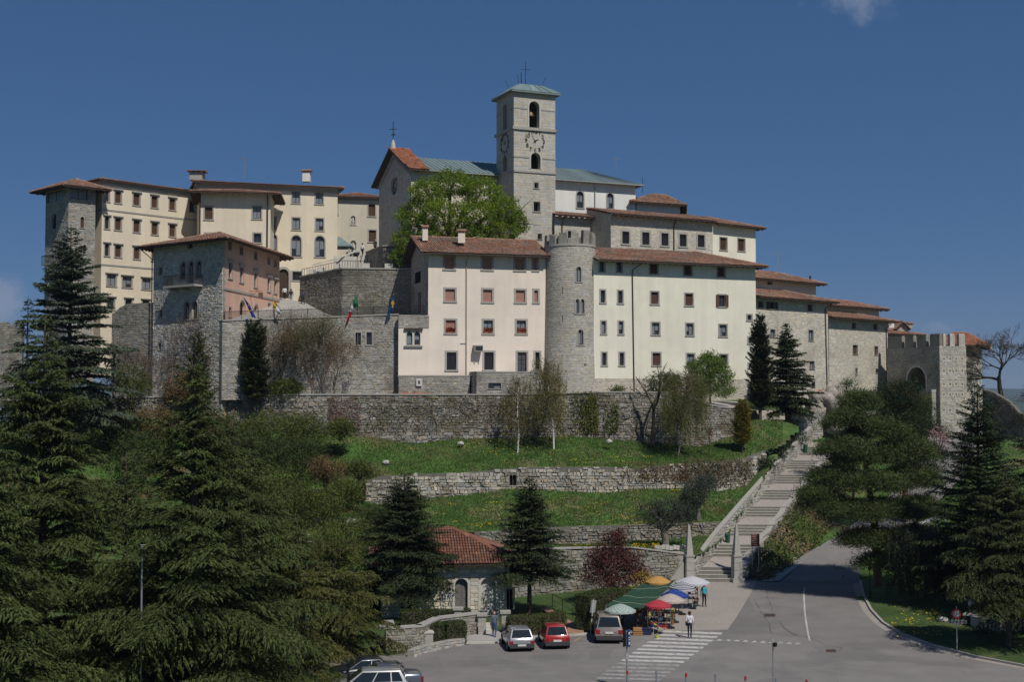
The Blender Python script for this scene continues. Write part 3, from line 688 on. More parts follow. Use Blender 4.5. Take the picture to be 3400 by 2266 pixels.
# hanging sign bracket on the pink wall
u, zz = FP.uv(*Z1(1915, 1195)); e = empty('hanging_sign', FP.p(u, zz, 0), 'rusty scrolled bracket with hanging sign on the pink wall', 'sign')
mb = MB(); mb.tube([FP.p(u, zz, 0), FP.p(u, zz, 1.3)], .03, 5); mb.tube([FP.p(u, zz-.7, .0), FP.p(u, zz-.25, .5), FP.p(u, zz, 1.0)], .025, 5)
for k in range(10): t = k/9*5.5; mb.tube([FP.p(u, zz-.22+.12*math.sin(t), .3+.12*math.cos(t)), FP.p(u, zz-.22+.12*math.sin(t+.6), .3+.12*math.cos(t+.6))], .015, 4)
mb.build('bracket', mat('rust', (.22, .09, .045)), e)
mb = MB(); mb.obox(FP.p(u-.02, zz-.75, .95), Vector((*(FP.d*.05), 0)), Vector((*(FP.n*.5), 0)), Vector((0, 0, .6))); mb.build('board', M_rafter, e)
# ======== church: gabled west front, copper-roofed nave
PC = C(1363, 152); dS = (1, .42); dF = (-.42, 1); FE = along(PC, dS, 2113); FB = add2(PC, dF, 12.6); EB = (FE[0]+FB[0]-PC[0], FE[1]+FB[1]-PC[1])
pts = [PC, FE, EB, FB]; cen = Vector(((PC[0]+EB[0])/2, (PC[1]+EB[1])/2)); z0 = 27; ze = Z(566, 152.4, 1383)
b = house('church', 'pilgrimage church with gabled stone front, round window and green copper nave roof', pts, z0, 'church')
Fs = Fac(PC, FE, inside=cen); Ff = Fac(PC, FB, inside=cen); uT = Fs.uv(1780, HOR)[0]
facade(b, Fs, z0, ze, M_beige, [(Z3(985, 1010, 1010, 1130), 'glass', dict(arch=True, sur=.15, trim=M_trim_l))], u0=0, u1=uT)
facade(b, Fs, z0, ze, M_offwhite, [(Z3(1673, 1065, 1725, 1195), 'curtain', dict(arch=True, sur=.14)), (Z3(1908, 1080, 1957, 1200), 'curtain', dict(arch=True, sur=.14))], u0=uT, u1=Fs.L)
# west front: stone, in the shade, with the round window
ur, zr = Ff.uv(*Z3(257, 1012)); rr = 1.5
facade(b, Ff, z0, ze, M_mortar, [], extra=[(ur-rr, ur+rr, zr-rr, zr+rr, False)], dep=.3, stones=dict(mt=M_ashlar, h=(.28, .4), w=(.5, 1.0), d=(.006, .02), jit=.006, single=120, tv=.07, seed=91))
mb = MB(); n = 24
def circ(F, u, z, r, o, n=24): return [F.p(u+r*math.cos(2*math.pi*k/n), z+r*math.sin(2*math.pi*k/n), o) for k in range(n)]
sq = []
for k in range(n):
    t = 2*math.pi*k/n; c_, s_ = math.cos(t), math.sin(t); m_ = max(abs(c_), abs(s_)); sq.append(Ff.p(ur+(rr+.02)*c_/m_, zr+(rr+.02)*s_/m_, .0))
A = circ(Ff, ur, zr, rr, .03); Bc = circ(Ff, ur, zr, rr-.2, .03); Cc = circ(Ff, ur, zr, rr-.2, -.3)
for k in range(n):
    l = (k+1) % n; mb.poly([sq[k], sq[l], A[l], A[k]]); mb.poly([A[k], A[l], Bc[l], Bc[k]]); mb.poly([Bc[k], Bc[l], Cc[l], Cc[k]])
w = mb.build('round_window', M_ashlar, b)
mb = MB(); mb.poly(circ(Ff, ur, zr, rr-.18, -.25)); mb.build('pane', M_glass, w)
mb = MB()
for k in range(4): t = math.pi*k/4; mb.tube([Ff.p(ur-1.12*math.cos(t), zr-1.12*math.sin(t), -.2), Ff.p(ur+1.12*math.cos(t), zr+1.12*math.sin(t), -.2)], .045, 4)
mb.tube(circ(Ff, ur, zr, .5, -.2)+[Ff.p(ur+.5, zr, -.2)], .04, 4, cap=False); mb.build('tracery', M_trim, w)
zg = ze+.35; zp = Z(498, 158, 1300); mid = Ff.p(Ff.L/2, zp, 0)
mb = MB(); mb.poly([Ff.p(0, ze), Ff.p(Ff.L, ze), Ff.p(Ff.L, zg), mid, Ff.p(0, zg)])
bk = Vector((*Vector(dS).normalized()*1.7, 0)); mb.poly([Ff.p(0, ze-.02)+bk, Ff.p(0, zg)+bk, mid+bk, Ff.p(Ff.L, zg)+bk, Ff.p(Ff.L, ze-.02)+bk])
mb.poly([Ff.p(0, ze), Ff.p(0, zg), Ff.p(0, zg)+bk, Ff.p(0, ze)+bk]); mb.poly([Ff.p(Ff.L, ze), Ff.p(Ff.L, zg), Ff.p(Ff.L, zg)+bk, Ff.p(Ff.L, ze)+bk]); mb.build('gable', M_trim, b)
for k in range(9):                                  # corbels following the gable
    for s in (0, 1):
        t = (k+.5)/9; u = t*Ff.L/2; zc = lerp(zg, zp, t)-.75; u = u if s == 0 else Ff.L-u
        mb = MB(); Ff.box(mb, u-.13, u+.13, zc-.35, zc+.2, -.02, .14); mb.build('corbel', M_trim, b)
plainwalls(b, pts, z0, ze, M_beige, skip=(0, 3))
ux = Vector((*Vector(dS).normalized(), 0)); fx = Vector((*Vector(dF).normalized(), 0)); zr_ = zp+.12
def gp(s, t, z): v = Vector((PC[0], PC[1], 0))+ux*s+fx*t; return (v.x, v.y, z)
hw = Ff.L/2; sl = (zp-zg)/hw; ov = .95; zo = zg+.12-sl*ov
roof(b, [[gp(-.6, -ov, zo), gp(1.9, -ov, zo), gp(1.9, hw, zp+.12), gp(-.75, hw, zp+.12)], [gp(1.9, Ff.L+ov, zo), gp(-.75, Ff.L+ov, zo), gp(-.75, hw, zp+.12), gp(1.9, hw, zp+.12)]], M_tile_o, seed=101, rafters=.9, thick=.2)
# copper nave roof, panel by panel
def copper_panels(parent, quad, wdt=.62, seed=3):
    rd = random.Random(seed); a, b_, c, d = [Vector(p) for p in quad]; n = max(1, int((b_-a).length/wdt))
    nrm = (b_-a).cross(d-a).normalized(); nrm = nrm if nrm.z > 0 else -nrm
    for k in range(n):
        t0, t1 = k/n, (k+1)/n; g = 1+rd.gauss(0, .07); mb = MB(); col = (g, g*(1+rd.gauss(0, .02)), g)
        p = [a.lerp(b_, t0), a.lerp(b_, t1), d.lerp(c, t1), d.lerp(c, t0)]
        mb.poly([q+nrm*.06 for q in p], col); e = (p[1]-p[0]).normalized()*.035
        mb.poly([p[0]+nrm*.06, p[0]+e+nrm*.06, p[0]+e+nrm*.12, p[0]+nrm*.12], col); mb.poly([p[0]+nrm*.12, p[0]+e+nrm*.12, p[3]+e+nrm*.12, p[3]+nrm*.12], col)
        mb.poly([p[0]+nrm*.06, p[0]+nrm*.12, p[3]+nrm*.12, p[3]+nrm*.06], col); mb.poly([p[0]+e+nrm*.12, p[0]+e+nrm*.06, p[3]+e+nrm*.06, p[3]+e+nrm*.12], col)
        mb.poly([p[0]-nrm*.02, p[1]-nrm*.02, p[1]+nrm*.06, p[0]+nrm*.06], col)
        mb.build('roof_panel', M_copper, parent)
LN = Fs.L; zE = ze+.02; zR = Z(520, 158, 1392); ov = .75; slp = (zR-zE)/(hw+ov)
e0, e1 = gp(1.0, -ov, zE), gp(LN+.7, -ov, zE); f0, f1 = gp(1.0, Ff.L+ov, zE), gp(LN+.7, Ff.L+ov, zE); r0, r1 = gp(1.0, hw, zR), gp(LN-4.2, hw, zR)
nr = roof(b, [[e0, e1, r1, r0], [f1, f0, r0, r1], [e1, f1, r1]], tile=False, board=M_copper, name='nave_roof', thick=.18)
copper_panels(nr, (e0, gp(LN-4.2, -ov, zE), r1, r0), .6, 1); copper_panels(nr, (gp(LN-4.2, -ov, zE), e1, r1, r1), .6, 2)
mb = MB(); mb.tube([r0, r1], .09, 6); mb.build('ridge_cap', M_copper, nr)
gutter(b, Vector(e0)+Vector((0, -.05, -.1)), Vector(e1)+Vector((0, -.05, -.1)), M_pipe_g)
u, zz = Fs.uv(*Z3(1812, 1010)); pipe(b, [Fs.p(u-.25, ze-.1, .6), Fs.p(u, ze-.7, .1), Fs.p(u, z0, .1)], .07, M_pipe_g)
fp = Vector(gp(-.2, hw, zp+.1)); mb = MB(); mb.lathe(fp, [(.32, 0), (.26, .5), (.14, .9), (.08, 1.1)], 8); fin = mb.build('finial', M_trim_l, b)
mb = MB(); mb.tube([fp+Vector((0, 0, 1)), fp+Vector((0, 0, 3.3))], .05, 5); mb.tube([fp+Vector((-.42, 0, 2.35)), fp+Vector((.42, 0, 2.35))], .045, 5); mb.tube([fp+Vector((-.2, 0, 1.7)), fp+Vector((.25, 0, 1.75))], .09, 6); mb.build('iron_cross', M_iron, fin)
# ======== bell tower
Q0 = C(1706, 151.6); QR = along(Q0, dS, 1845); QL = along(Q0, dF, 1648); QB = (QR[0]+QL[0]-Q0[0], QR[1]+QL[1]-Q0[1]); pts = [QL, Q0, QR, QB]; cen = Vector(((Q0[0]+QB[0])/2, (Q0[1]+QB[1])/2))
zt = Z(297, 151.6, 1706); z0 = 26; b = house('bell_tower', 'tall grey stone bell tower with clocks, open belfry and green copper roof', pts, z0, 'bell tower')
FL = Fac(QL, Q0, inside=cen); FR = Fac(Q0, QR, inside=cen); FBk = Fac(QR, QB, inside=cen); FBl = Fac(QB, QL, inside=cen)
bel = FR.rect(Z3(1302, 365, 1382, 570)); low = FR.rect(Z3(1316, 765, 1390, 893))
arR = [(*bel, True), (*low, True)]
lb = FL.rect(Z3(1105, 395, 1130, 588)); ll = FL.rect(Z3(1108, 790, 1135, 915)); wl_ = (bel[1]-bel[0])
cl_ = (lb[0]+lb[1])/2; arL = [(cl_-wl_/2, cl_+wl_/2, bel[2], bel[3], True), (cl_-wl_/2, cl_+wl_/2, low[2], low[3], True)]
st = dict(mt=M_ashlar, h=(.26, .40), w=(.4, .95), d=(.004, .016), jit=.006, tv=.05, gap=.016)
facade(b, FR, z0, zt, M_mortar_l, [(Z3(1343, 998, 1375, 1042), 'glass', dict(sur=.1)), (Z3(1338, 1147, 1387, 1222), 'glass', dict(sur=.12)), (Z3(1370, 1395, 1402, 1440), 'glass', dict(sur=.06))], extra=arR, dep=.75, stones=dict(st, single=300, seed=111))
facade(b, FL, z0, zt, M_mortar_l, [], extra=arL, dep=.75, stones=dict(st, single=150, seed=112))
c2 = FBk.L/2; facade(b, FBk, z0, zt, M_mortar_l, [], extra=[(c2-wl_/2, c2+wl_/2, bel[2], bel[3], True)], dep=.75); facade(b, FBl, z0, zt, M_mortar_l, [], extra=[(c2-wl_/2, c2+wl_/2, bel[2], bel[3], True)], dep=.75)
for Fi, ars in ((FR, arR), (FL, arL)):
    for a in ars: window(b, Fi, a[:4], 'none', arch=True, sur=.2, sill=False, trim=M_trim_l, proud=.06, name='arch')
ins = off(pts, -.8)
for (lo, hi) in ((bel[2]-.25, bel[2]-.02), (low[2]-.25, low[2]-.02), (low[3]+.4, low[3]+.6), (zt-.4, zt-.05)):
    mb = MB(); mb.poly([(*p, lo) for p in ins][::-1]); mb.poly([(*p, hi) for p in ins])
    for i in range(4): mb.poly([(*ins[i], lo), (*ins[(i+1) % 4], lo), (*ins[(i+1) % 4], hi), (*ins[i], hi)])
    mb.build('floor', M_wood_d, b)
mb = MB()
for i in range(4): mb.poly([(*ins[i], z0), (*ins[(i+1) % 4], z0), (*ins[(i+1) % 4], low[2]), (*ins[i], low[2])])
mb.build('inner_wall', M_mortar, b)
for y, h, o in ((413, .11, .06), (570, .34, .2), (793, .12, .07), (905, .24, .13)):
    zz = FR.uv(*Z3(1186, y))[1]; ring = off(pts, o); mb = MB()
    for i in range(4):
        a, c_ = ring[i], ring[(i+1) % 4]; p, q = pts[i], pts[(i+1) % 4]
        ar = arR if i == 1 else arL if i == 0 else []
        Fi = (FL, FR, FBk, FBl)[i]; segs = [(-o, Fi.L+o)]
        for aa in ar:
            if aa[2] < zz < aa[3]-.05: segs = [(-o, aa[0]-.2), (aa[1]+.2, Fi.L+o)]
        for s0, s1 in segs: Fi.box(mb, s0, s1, zz-h/2, zz+h/2, -.02, o)
    mb.build('string_course', M_trim, b)
mb = MB(); q = off(pts, .48); q0 = off(pts, .1); t_ = off(pts, -1.2); zE = zt-.18; zT = zt+1.02
for i in range(4):
    j = (i+1) % 4; mb.poly([(*q[i], zE-.1), (*q[j], zE-.1), (*q[j], zE+.06), (*q[i], zE+.06)]); mb.poly([(*q[i], zE-.1), (*q0[i], zt+.02), (*q0[j], zt+.02), (*q[j], zE-.1)])
    mb.poly([(*q[i], zE+.06), (*q[j], zE+.06), (*t_[j], zT), (*t_[i], zT)])
mb.poly([(*p, zT) for p in t_]); rf = mb.build('roof', M_copper, b)
for i in range(4):
    j = (i+1) % 4; copper_panels(rf, ((*q[i], zE+.06), (*q[j], zE+.06), (*t_[j], zT), (*t_[i], zT)), 1.1, 5+i)
tp = Vector((cen.x, cen.y, zT)); mb = MB(); mb.tube([tp, tp+Vector((0, 0, 3.2))], .035, 5); mb.tube([tp+Vector((-.55, -.2, 2.2)), tp+Vector((.55, .2, 2.2))], .03, 5); mb.build('cross', M_iron, rf)
mb = MB(); mb.tube([tp+Vector((-.5, -.2, 0)), tp+Vector((-.52, -.2, 1.8))], .05, 5); mb.build('mast', M_iron, rf)
for i, dz in ((0, 1.2), (2, 1.1), (1, 1.0)):
    mb = MB(); p = Vector((*t_[i], zT)); o_ = (Vector((*q[i], 0))-Vector((*t_[i], 0)))*.25; mb.tube([p, p+Vector((o_.x, o_.y, dz))], .025, 4); mb.build('lightning_rod', M_iron, rf)
# clock dials: dark numerals and hands fixed to the masonry
def text_mesh(s, size):
    cu = bpy.data.curves.new('txt', 'FONT'); cu.body = s; cu.size = size; cu.align_x = 'CENTER'; cu.align_y = 'CENTER'; cu.extrude = .012; cu.offset = .012
    o = bpy.data.objects.new('txt', cu); COL.objects.link(o); dg = bpy.context.evaluated_depsgraph_get(); me = bpy.data.meshes.new_from_object(o.evaluated_get(dg))
    bpy.data.objects.remove(o); return me
def text_on(parent, F, u, z, s, size, mt, name='numeral', o=.05):
    me = text_mesh(s, size); me.materials.clear(); me.materials.append(mt); ob = link(name, me, None)
    ob.parent = parent; m = Matrix(((F.d.x, 0, F.n.x, 0), (F.d.y, 0, F.n.y, 0), (0, 1, 0, 0), (0, 0, 0, 1)))
    if F.d.x*F.n.y-F.d.y*F.n.x > 0: m = Matrix(((-F.d.x, 0, F.n.x, 0), (-F.d.y, 0, F.n.y, 0), (0, 1, 0, 0), (0, 0, 0, 1)))
    ob.matrix_world = Matrix.Translation(F.p(u, z, o)) @ m
    ob.matrix_parent_inverse = wm(parent).inverted(); return ob
uc, zc = FR.uv(*Z3(1348, 676)); M_num = mat('clock_iron', (.05, .05, .048), rough=.7)
for Fi, u in ((FR, uc), (FL, FL.uv(*Z3(1115, 695))[0])):
    sg = 1 if (Fi.d.x*Fi.n.y-Fi.d.y*Fi.n.x) < 0 else -1
    mb = MB(); n = 20
    mb.tube([Fi.p(u+.07*math.cos(2*math.pi*k/8), zc+.07*math.sin(2*math.pi*k/8), .05) for k in range(9)], .04, 5); dl = mb.build('clock', M_num, b)
    for h in range(1, 13):
        t = math.pi/2-2*math.pi*h/12; text_on(dl, Fi, u+sg*1.12*math.cos(t), zc+1.12*math.sin(t), str(h), .64, M_num)
    for ln, wd, ang in ((.86, .07, math.pi/2-2*math.pi*55/60), (.52, .12, math.pi/2-2*math.pi*(1+55/60)/12)):
        mb = MB(); c_, s_ = math.cos(ang)*sg, math.sin(ang); P_ = lambda a, w_: Fi.p(u+c_*a-s_*w_*sg, zc+s_*a+math.cos(ang)*w_, .09)
        mb.poly([P_(-.2, -wd/2), P_(ln, -wd/4), P_(ln, wd/4), P_(-.2, wd/2)]); mb.poly([P_(-.2, wd/2), P_(ln, wd/4), P_(ln, -wd/4), P_(-.2, -wd/2)]); mb.build('hand', M_num, dl)
# the bell behind the right-hand belfry arch
bp = Vector((cen.x, cen.y, 0))+(Vector((*FR.p((bel[0]+bel[1])/2, 0, 0)[:2], 0))-Vector((cen.x, cen.y, 0)))*.55; zb = lerp(bel[2], bel[3], .48)
e = empty('bell', (bp.x, bp.y, zb), 'bronze bell hanging inside the open belfry arch of the tower', 'bell')
mb = MB(); mb.lathe((bp.x, bp.y, zb), [(.62, 0), (.52, .12), (.4, .5), (.34, .8), (.2, .95), (.05, 1.0)], 14); mb.build('bell_body', mat('bronze', (.12, .085, .05), rough=.5, metal=.7), e, smooth=True)
mb = MB(); mb.obox(FR.p(.3, zb+1.0, -1.9), Vector((*(FR.d*(FR.L-.6)), 0)), Vector((*(FR.n*.22), 0)), Vector((0, 0, .25))); mb.build('yoke', M_rafter, e)
# ======== annex with small hipped roof behind the nave end
P0 = C(2116, 163.5); P1 = C(2262, 166); P2 = C(2262, 173); P3 = C(2116, 172); pts = [P0, P1, P2, P3]; zt = Z(682, 166, 2240)
b = house('choir_annex', 'low white annex with orange-red tiled hip roof right of the copper nave', pts, 30); plainwalls(b, pts, 30, zt, M_offwhite)
roof(b, hip(pts, zt-.05, 1.75, .8, ridge=3.0), seed=121, rafters=.7)
mb = MB(); a = at(2134, 640, 166); mb.tube([a, at(2134, 590, 166)], .03, 4); mb.build('lightning_rod', M_iron, b)
# ======== upper long range: recessed bay, stone bay, white end
A0 = C(1842, 153); A1 = C(2022, 156.5); B0 = C(2030, 151.5); B1 = C(2370, 158); E1 = C(2513, 162.3)
zt = Z(703, 151.5, 2030); zt2 = Z(754, 162.3, 2510); z0 = 24
dB = Vector((B1[0]-B0[0], B1[1]-B0[1])).normalized(); bk = (-dB.y, dB.x)
b = house('upper_range', 'upper stone range with a row of grilled windows above the white house roof', [B0, B1], z0)
FA = Fac(A0, A1); FB_ = Fac(B0, B1); FC = Fac(B1, E1); Fsd = Fac(B0, add2(B0, bk, 6))
stp = dict(mt=M_stone_l, h=(.15, .26), w=(.25, .6), d=(.006, .022), jit=.012, tv=.10, single=0)
g = dict(sur=.2, trim=M_trim)
facade(b, FA, z0, zt-.3, M_mortar_l, [(Z3(1602, 1375, 1658, 1450), 'grille', g), (Z3(1778, 1382, 1832, 1465), 'grille', g)], stones=dict(stp, seed=131))
facade(b, FB_, z0, zt-.3, M_mortar_l, [(Z5(*r), 'grille', g) for r in ((302, 50, 363, 156), (475, 57, 538, 165), (642, 65, 703, 173), (800, 75, 860, 180), (957, 80, 1016, 186))], stones=dict(stp, seed=132))
facade(b, Fsd, z0, zt-.3, M_mortar_l, [], stones=dict(stp, seed=133))
facade(b, FC, z0, zt2, M_white, [(Z5(*r), 'louvre', dict(sur=.12)) for r in ((1150, 103, 1212, 212), (1306, 113, 1367, 220))])
E2 = add2(E1, bk, 8); plainwalls(b, [E1, E2], z0, zt2, M_white, skip=(1,))
def lean(front0, front1, ze, depth, rise, ov, ovl=0.0, ovr=0.0, hipr=0.0, hipl=0.0):
    """one slope rising away from the front edge; optional hipped right end"""
    d = Vector((front1[0]-front0[0], front1[1]-front0[1])); L = d.length; d /= L; n = Vector((-d.y, d.x)); n = n if n.dot(Vector(front0)) > 0 else -n
    def q(u, t, z): v = Vector(front0)+d*u+n*t; return (v.x, v.y, z)
    k = rise/depth; zz = ze-k*ov
    a, b_ = q(-ovl, -ov, zz), q(L+ovr, -ov, zz); c, e = q(L+ovr-hipr, depth, ze+rise), q(-ovl+hipl, depth, ze+rise)
    P = [[a, b_, c, e]]
    if hipr: P.append([b_, q(L+ovr, depth, zz), c])
    return P
roof(b, lean(A0, A1, zt-.05, 4, .9, .8, 0, .3), seed=135, rafters=.7)
roof(b, lean(B0, B1, zt-.12, 5.5, 1.25, .9, .1, .0), seed=136, rafters=.8)
roof(b, lean(B1, E1, zt2+.05, 5.5, 1.5, .9, .0, .9, 4.0), seed=137, rafters=.8)
mb = MB(); q_ = add2(B0, bk, 5.5); mb.poly([(*B0, zt-.31), (*q_, zt-.31), (*q_, zt+.98), (*B0, zt-.27)]); mb.build('side_gable', M_mortar_l, b)
u = FB_.uv(*Z5(748, 100))[0]; pipe(b, [FB_.p(u-.1, zt-.4, .7), FB_.p(u, zt-1.2, .1), FB_.p(u, z0, .1)], .07)
u = FA.uv(*Z3(1556, 1300))[0]; pipe(b, [FA.p(u-.1, zt-.4, .6), FA.p(u, zt-1.4, .1), FA.p(u, z0, .1)], .07)
antenna(2584, 835, 892, 158, 'branched television antenna above the stone house roofs')
antenna(2045, 520, 562, 168, 'thin rod antenna at the end of the copper ridge')
# ======== cream house with pink blinds
H0 = C(1421, 138); dH = (1, .29); H1 = along(H0, dH, 1812); H3 = add2(H0, (-.29, 1), 8.6); H2 = add2(H1, (-.29, 1), 8.6); pts = [H0, H1, H2, H3]; cen = Vector(((H0[0]+H2[0])/2, (H0[1]+H2[1])/2))
zt = Z(832, 138, 1421); z0 = Z(1246, 138, 1421)-1; b = house('cream_house', 'cream plastered house with pink roller blinds and red geraniums, left of the round tower', pts, z0)
F = Fac(H0, H1, inside=cen); s = dict(sur=.2)
wb = [(Z4(*r), k, s) for r, k in (((460, 268, 543, 376), 'blind'), ((790, 275, 870, 380), 'blind'), ((1073, 280, 1153, 386), 'blind'), ((1230, 282, 1264, 386), 'blind'),
      ((466, 550, 550, 655), 'blind'), ((793, 555, 873, 661), 'blind'), ((1078, 560, 1158, 665), 'blind'), ((1237, 561, 1270, 665), 'blind'),
      ((470, 820, 555, 933), 'halfblind'), ((798, 823, 878, 935), 'flower'), ((1086, 824, 1166, 936), 'flower'),
      ((478, 1100, 562, 1252), 'grille'), ((804, 1099, 886, 1250), 'grille'), ((1248, 1100, 1285, 1248), 'dark'))]
dr = F.rect(Z4(1093, 1100, 1172, 1275))
facade(b, F, z0, zt, M_cream, wb+[(dr, 'curtain', dict(uvrect=True, sur=.2, sill=False, name='grated_door'))])
mb = MB()
for k in range(6): u = lerp(dr[0]+.05, dr[1]-.08, k/5); F.box(mb, u, u+.04, dr[2], dr[3], -.1, -.06)
for k in range(5): zz = lerp(dr[2]+.1, dr[3]-.1, k/4); F.box(mb, dr[0], dr[1], zz, zz+.05, -.058, -.03)
mb.build('door_grate', M_wood_d, b)
Fg = Fac(H0, H3, inside=cen)
facade(b, Fg, z0, zt, M_stone_d and M_mortar, [(Z2(1362, 1150, 1420, 1260), 'grille', {}), (Z2(1395, 1340, 1420, 1540), 'glass', dict(sill=False))], stones=dict(mt=M_stone, h=(.16, .3), w=(.25, .6), single=0, seed=141))
plainwalls(b, pts, z0, zt, M_cream, skip=(0, 3)); zr = Z(789, 142.6, 1385); rs = zr-zt
rp = hip(pts, zt-.28, rs+.25, (.95, .3, .95, 1.0), gable=(True, True)); roof(b, rp, seed=145, rafters=.8)
mid = Fg.p(Fg.L/2, zr-.15); mb = MB(); mb.poly([Fg.p(0, zt), Fg.p(Fg.L, zt), mid]); mb.build('gable', M_mortar, b)
chimney(b, 1412, 748, 800, 140.2, w=.55, mt=M_cream); chimney(b, 1533, 762, 808, 140.3, w=.72, mt=M_cream)
u = F.uv(*Z4(648, 600))[0]; pipe(b, [F.p(u+.3, zt-.1, .8), F.p(u, zt-1.0, .1), F.p(u, z0, .1)], .06, mat('pipe_cream', (.38, .3, .25)))
mb = MB(); u = F.uv(*Z4(645, 600))[0]; F.box(mb, u+.15, F.L-.2, z0, zt-.2, -.05, .03); # thin thickening right of the pipe is left to the plaster
gutter(b, F.p(-.3, zt-.42, 1.0), F.p(F.L, zt-.42, 1.0))
# flower boxes with geraniums rest on the sills
for k, r in enumerate(((470, 820, 555, 933), (798, 823, 878, 935), (1086, 824, 1166, 936))):
    a, c_, z_, d = F.rect(Z4(*r)); nm = ('left-hand', 'middle', 'right-hand')[k]
    e = empty('flower_box', F.p((a+c_)/2, z_, 0), f'{nm} window box of red geraniums on the cream house', 'flower box', 'geranium boxes on the cream house')
    mb = MB(); F.box(mb, a+.05, c_-.05, z_+.003, z_+.2, -.12, .1); mb.build('trough', mat('terracotta', (.3, .13, .07)), e)
    n = 160; uu = rng.uniform(a, c_, n); oo = rng.uniform(-.15, .26, n); zz = z_+.18+rng.uniform(0, .42, n)
    cp_ = np.array([F.p(u_, w_, o_) for u_, w_, o_ in zip(uu, zz, oo)]); red = rng.random(n) < .55
    dd_ = rng.normal(size=(n, 3)); dd_ /= np.linalg.norm(dd_, axis=1)[:, None]; nn_ = rng.normal(size=(n, 3)); nn_ -= (nn_*dd_).sum(1)[:, None]*dd_; nn_ /= np.linalg.norm(nn_, axis=1)[:, None]
    V = np.stack([cp_-dd_*.07, cp_+nn_*.06, cp_+dd_*.07, cp_-nn_*.06], 1).reshape(-1, 3)
    link('flowers', np_mesh('flowers', V, np.arange(4*n).reshape(-1, 4), np.clip(rng.normal(1, .2, (n, 1)), .5, 1.6), [M_leaf_h, M_redfl], red.astype(int)), e)
# wall hopper / air box, conduit
u0, u1, za, zb = F.rect(Z4(705, 1040, 778, 1095)); e = empty('air_unit', F.p((u0+u1)/2, za, .3), 'grey box unit jutting from the cream house wall', 'air unit')
mb = MB(); F.box(mb, u0, u1, za, zb, .02, .85); mb.build('casing', M_pipe_g, e)
mb = MB(); F.box(mb, u0+.08, u1-.08, za+.1, zb-.1, .85, .87); mb.build('grille', M_iron, e)
mb = MB()
for uu in (u0+.2, u1-.3): mb.tube([F.p(uu, za, .75), F.p(uu, za-1.3, .03)], .03, 4)
mb.build('bracket', M_steel, e)
pipe(b, [F.p(F.uv(*Z4(598, 1020))[0], F.uv(*Z4(598, 1020))[1], .08), F.p(F.uv(*Z4(648, 1020))[0], F.uv(*Z4(648, 1020))[1], .08), F.p(F.uv(*Z4(650, 1020))[0], z0, .08)], .05, M_frame_w, 'conduit')
# ======== round stone tower with battlements
ct = at(1893, 1100, 142.6); zt = Z(812, 140, 1893); z0 = Z(1330, 140, 1893); r1, r0 = 2.72, 3.02
e = empty('round_tower', (ct.x, ct.y, z0), 'round grey stone tower with worn battlements between cream and white houses', 'tower')
def rad(z): return lerp(r0, r1, (z-z0)/(zt-z0))
class Cyl:
    L = math.pi*2*2.87
    def p(s, u, z, o=0.0):
        t = -math.pi/2+u/2.87; r = rad(min(z, zt+.01))+o; return Vector((ct.x+r*math.cos(t), ct.y+r*math.sin(t), z))
    def uv(s, px, py):
        Y = ct.y-2.5
        for _ in range(4):
            q = at(px, py, Y); dx = q.x-ct.x; Y = ct.y-math.sqrt(max(.01, rad(q.z)**2-dx*dx))
        q = at(px, py, Y); return (math.atan2(q.y-ct.y, q.x-ct.x)+math.pi/2)*2.87, q.z
    rect = Fac.rect
    def box(s, mb, u0, u1, z0, z1, o0, o1, col=(1, 1, 1), m=0):
        n = 3
        for k in range(n):
            a, b_ = lerp(u0, u1, k/n), lerp(u0, u1, (k+1)/n)
            i = mb.pts([s.p(a, z0, o0), s.p(b_, z0, o0), s.p(b_, z0, o1), s.p(a, z0, o1), s.p(a, z1, o0), s.p(b_, z1, o0), s.p(b_, z1, o1), s.p(a, z1, o1)])
            for q in ((0, 3, 2, 1), (4, 5, 6, 7), (0, 1, 5, 4), (1, 2, 6, 5), (2, 3, 7, 6), (3, 0, 4, 7)): mb.f.append(tuple(i+t for t in q)); mb.c.append(col); mb.m.append(m)
Fc = Cyl(); hl = Fc.L/2
wr = [(Fc.rect(Z4(*r)), k) for r, k in (((1603, 355, 1647, 485), 'curtain'), ((1598, 637, 1630, 760), 'curtain'), ((1642, 637, 1673, 760), 'curtain'), ((1617, 902, 1664, 1035), 'curtain'))]
ops = [(*w, True) for w, k in wr]+[(*Fc.rect(Z4(1672, 1198, 1690, 1220)), False), (*Fc.rect(Z4(1480, 530, 1487, 595)), False), (*Fc.rect(Z4(1480, 785, 1487, 842)), False)]
mb = MB(); us = np.linspace(-hl, hl, 49)
for a, b_ in zip(us, us[1:]):
    o_ = [o for o in ops if o[1] > a-.001 and o[0] < b_+.001]
    for c_, d in ((z0, zt),):
        sub = cut_wall(mb, Fc, a, b_, c_, d, o_, dep=.3)
mb.build('wall', M_mortar_l, e)
for w, k in wr: window(e, Fc, w, k, arch=True, sur=.13, dep=.22)
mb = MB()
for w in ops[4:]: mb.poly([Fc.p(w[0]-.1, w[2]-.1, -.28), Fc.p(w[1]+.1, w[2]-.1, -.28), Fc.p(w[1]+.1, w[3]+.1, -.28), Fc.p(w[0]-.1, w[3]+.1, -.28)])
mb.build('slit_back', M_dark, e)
stones_on(e, Fc, -hl*.62, hl*.62, z0, zt, [(a-.13, b_+.13, c_-.1, d+.13, 0) for a, b_, c_, d, _ in ops[:4]]+[(*o[:4], 0) for o in ops[4:]], M_tower, h=(.17, .3), w=(.25, .6), d=(.012, .035), jit=.025, single=300, seed=151, tv=.09)
mb = MB(); Fc.box(mb, -hl, 0, zt-.1, zt+.12, -.6, .09); Fc.box(mb, 0, hl, zt-.1, zt+.12, -.6, .09)
mb = MB(); n = 24
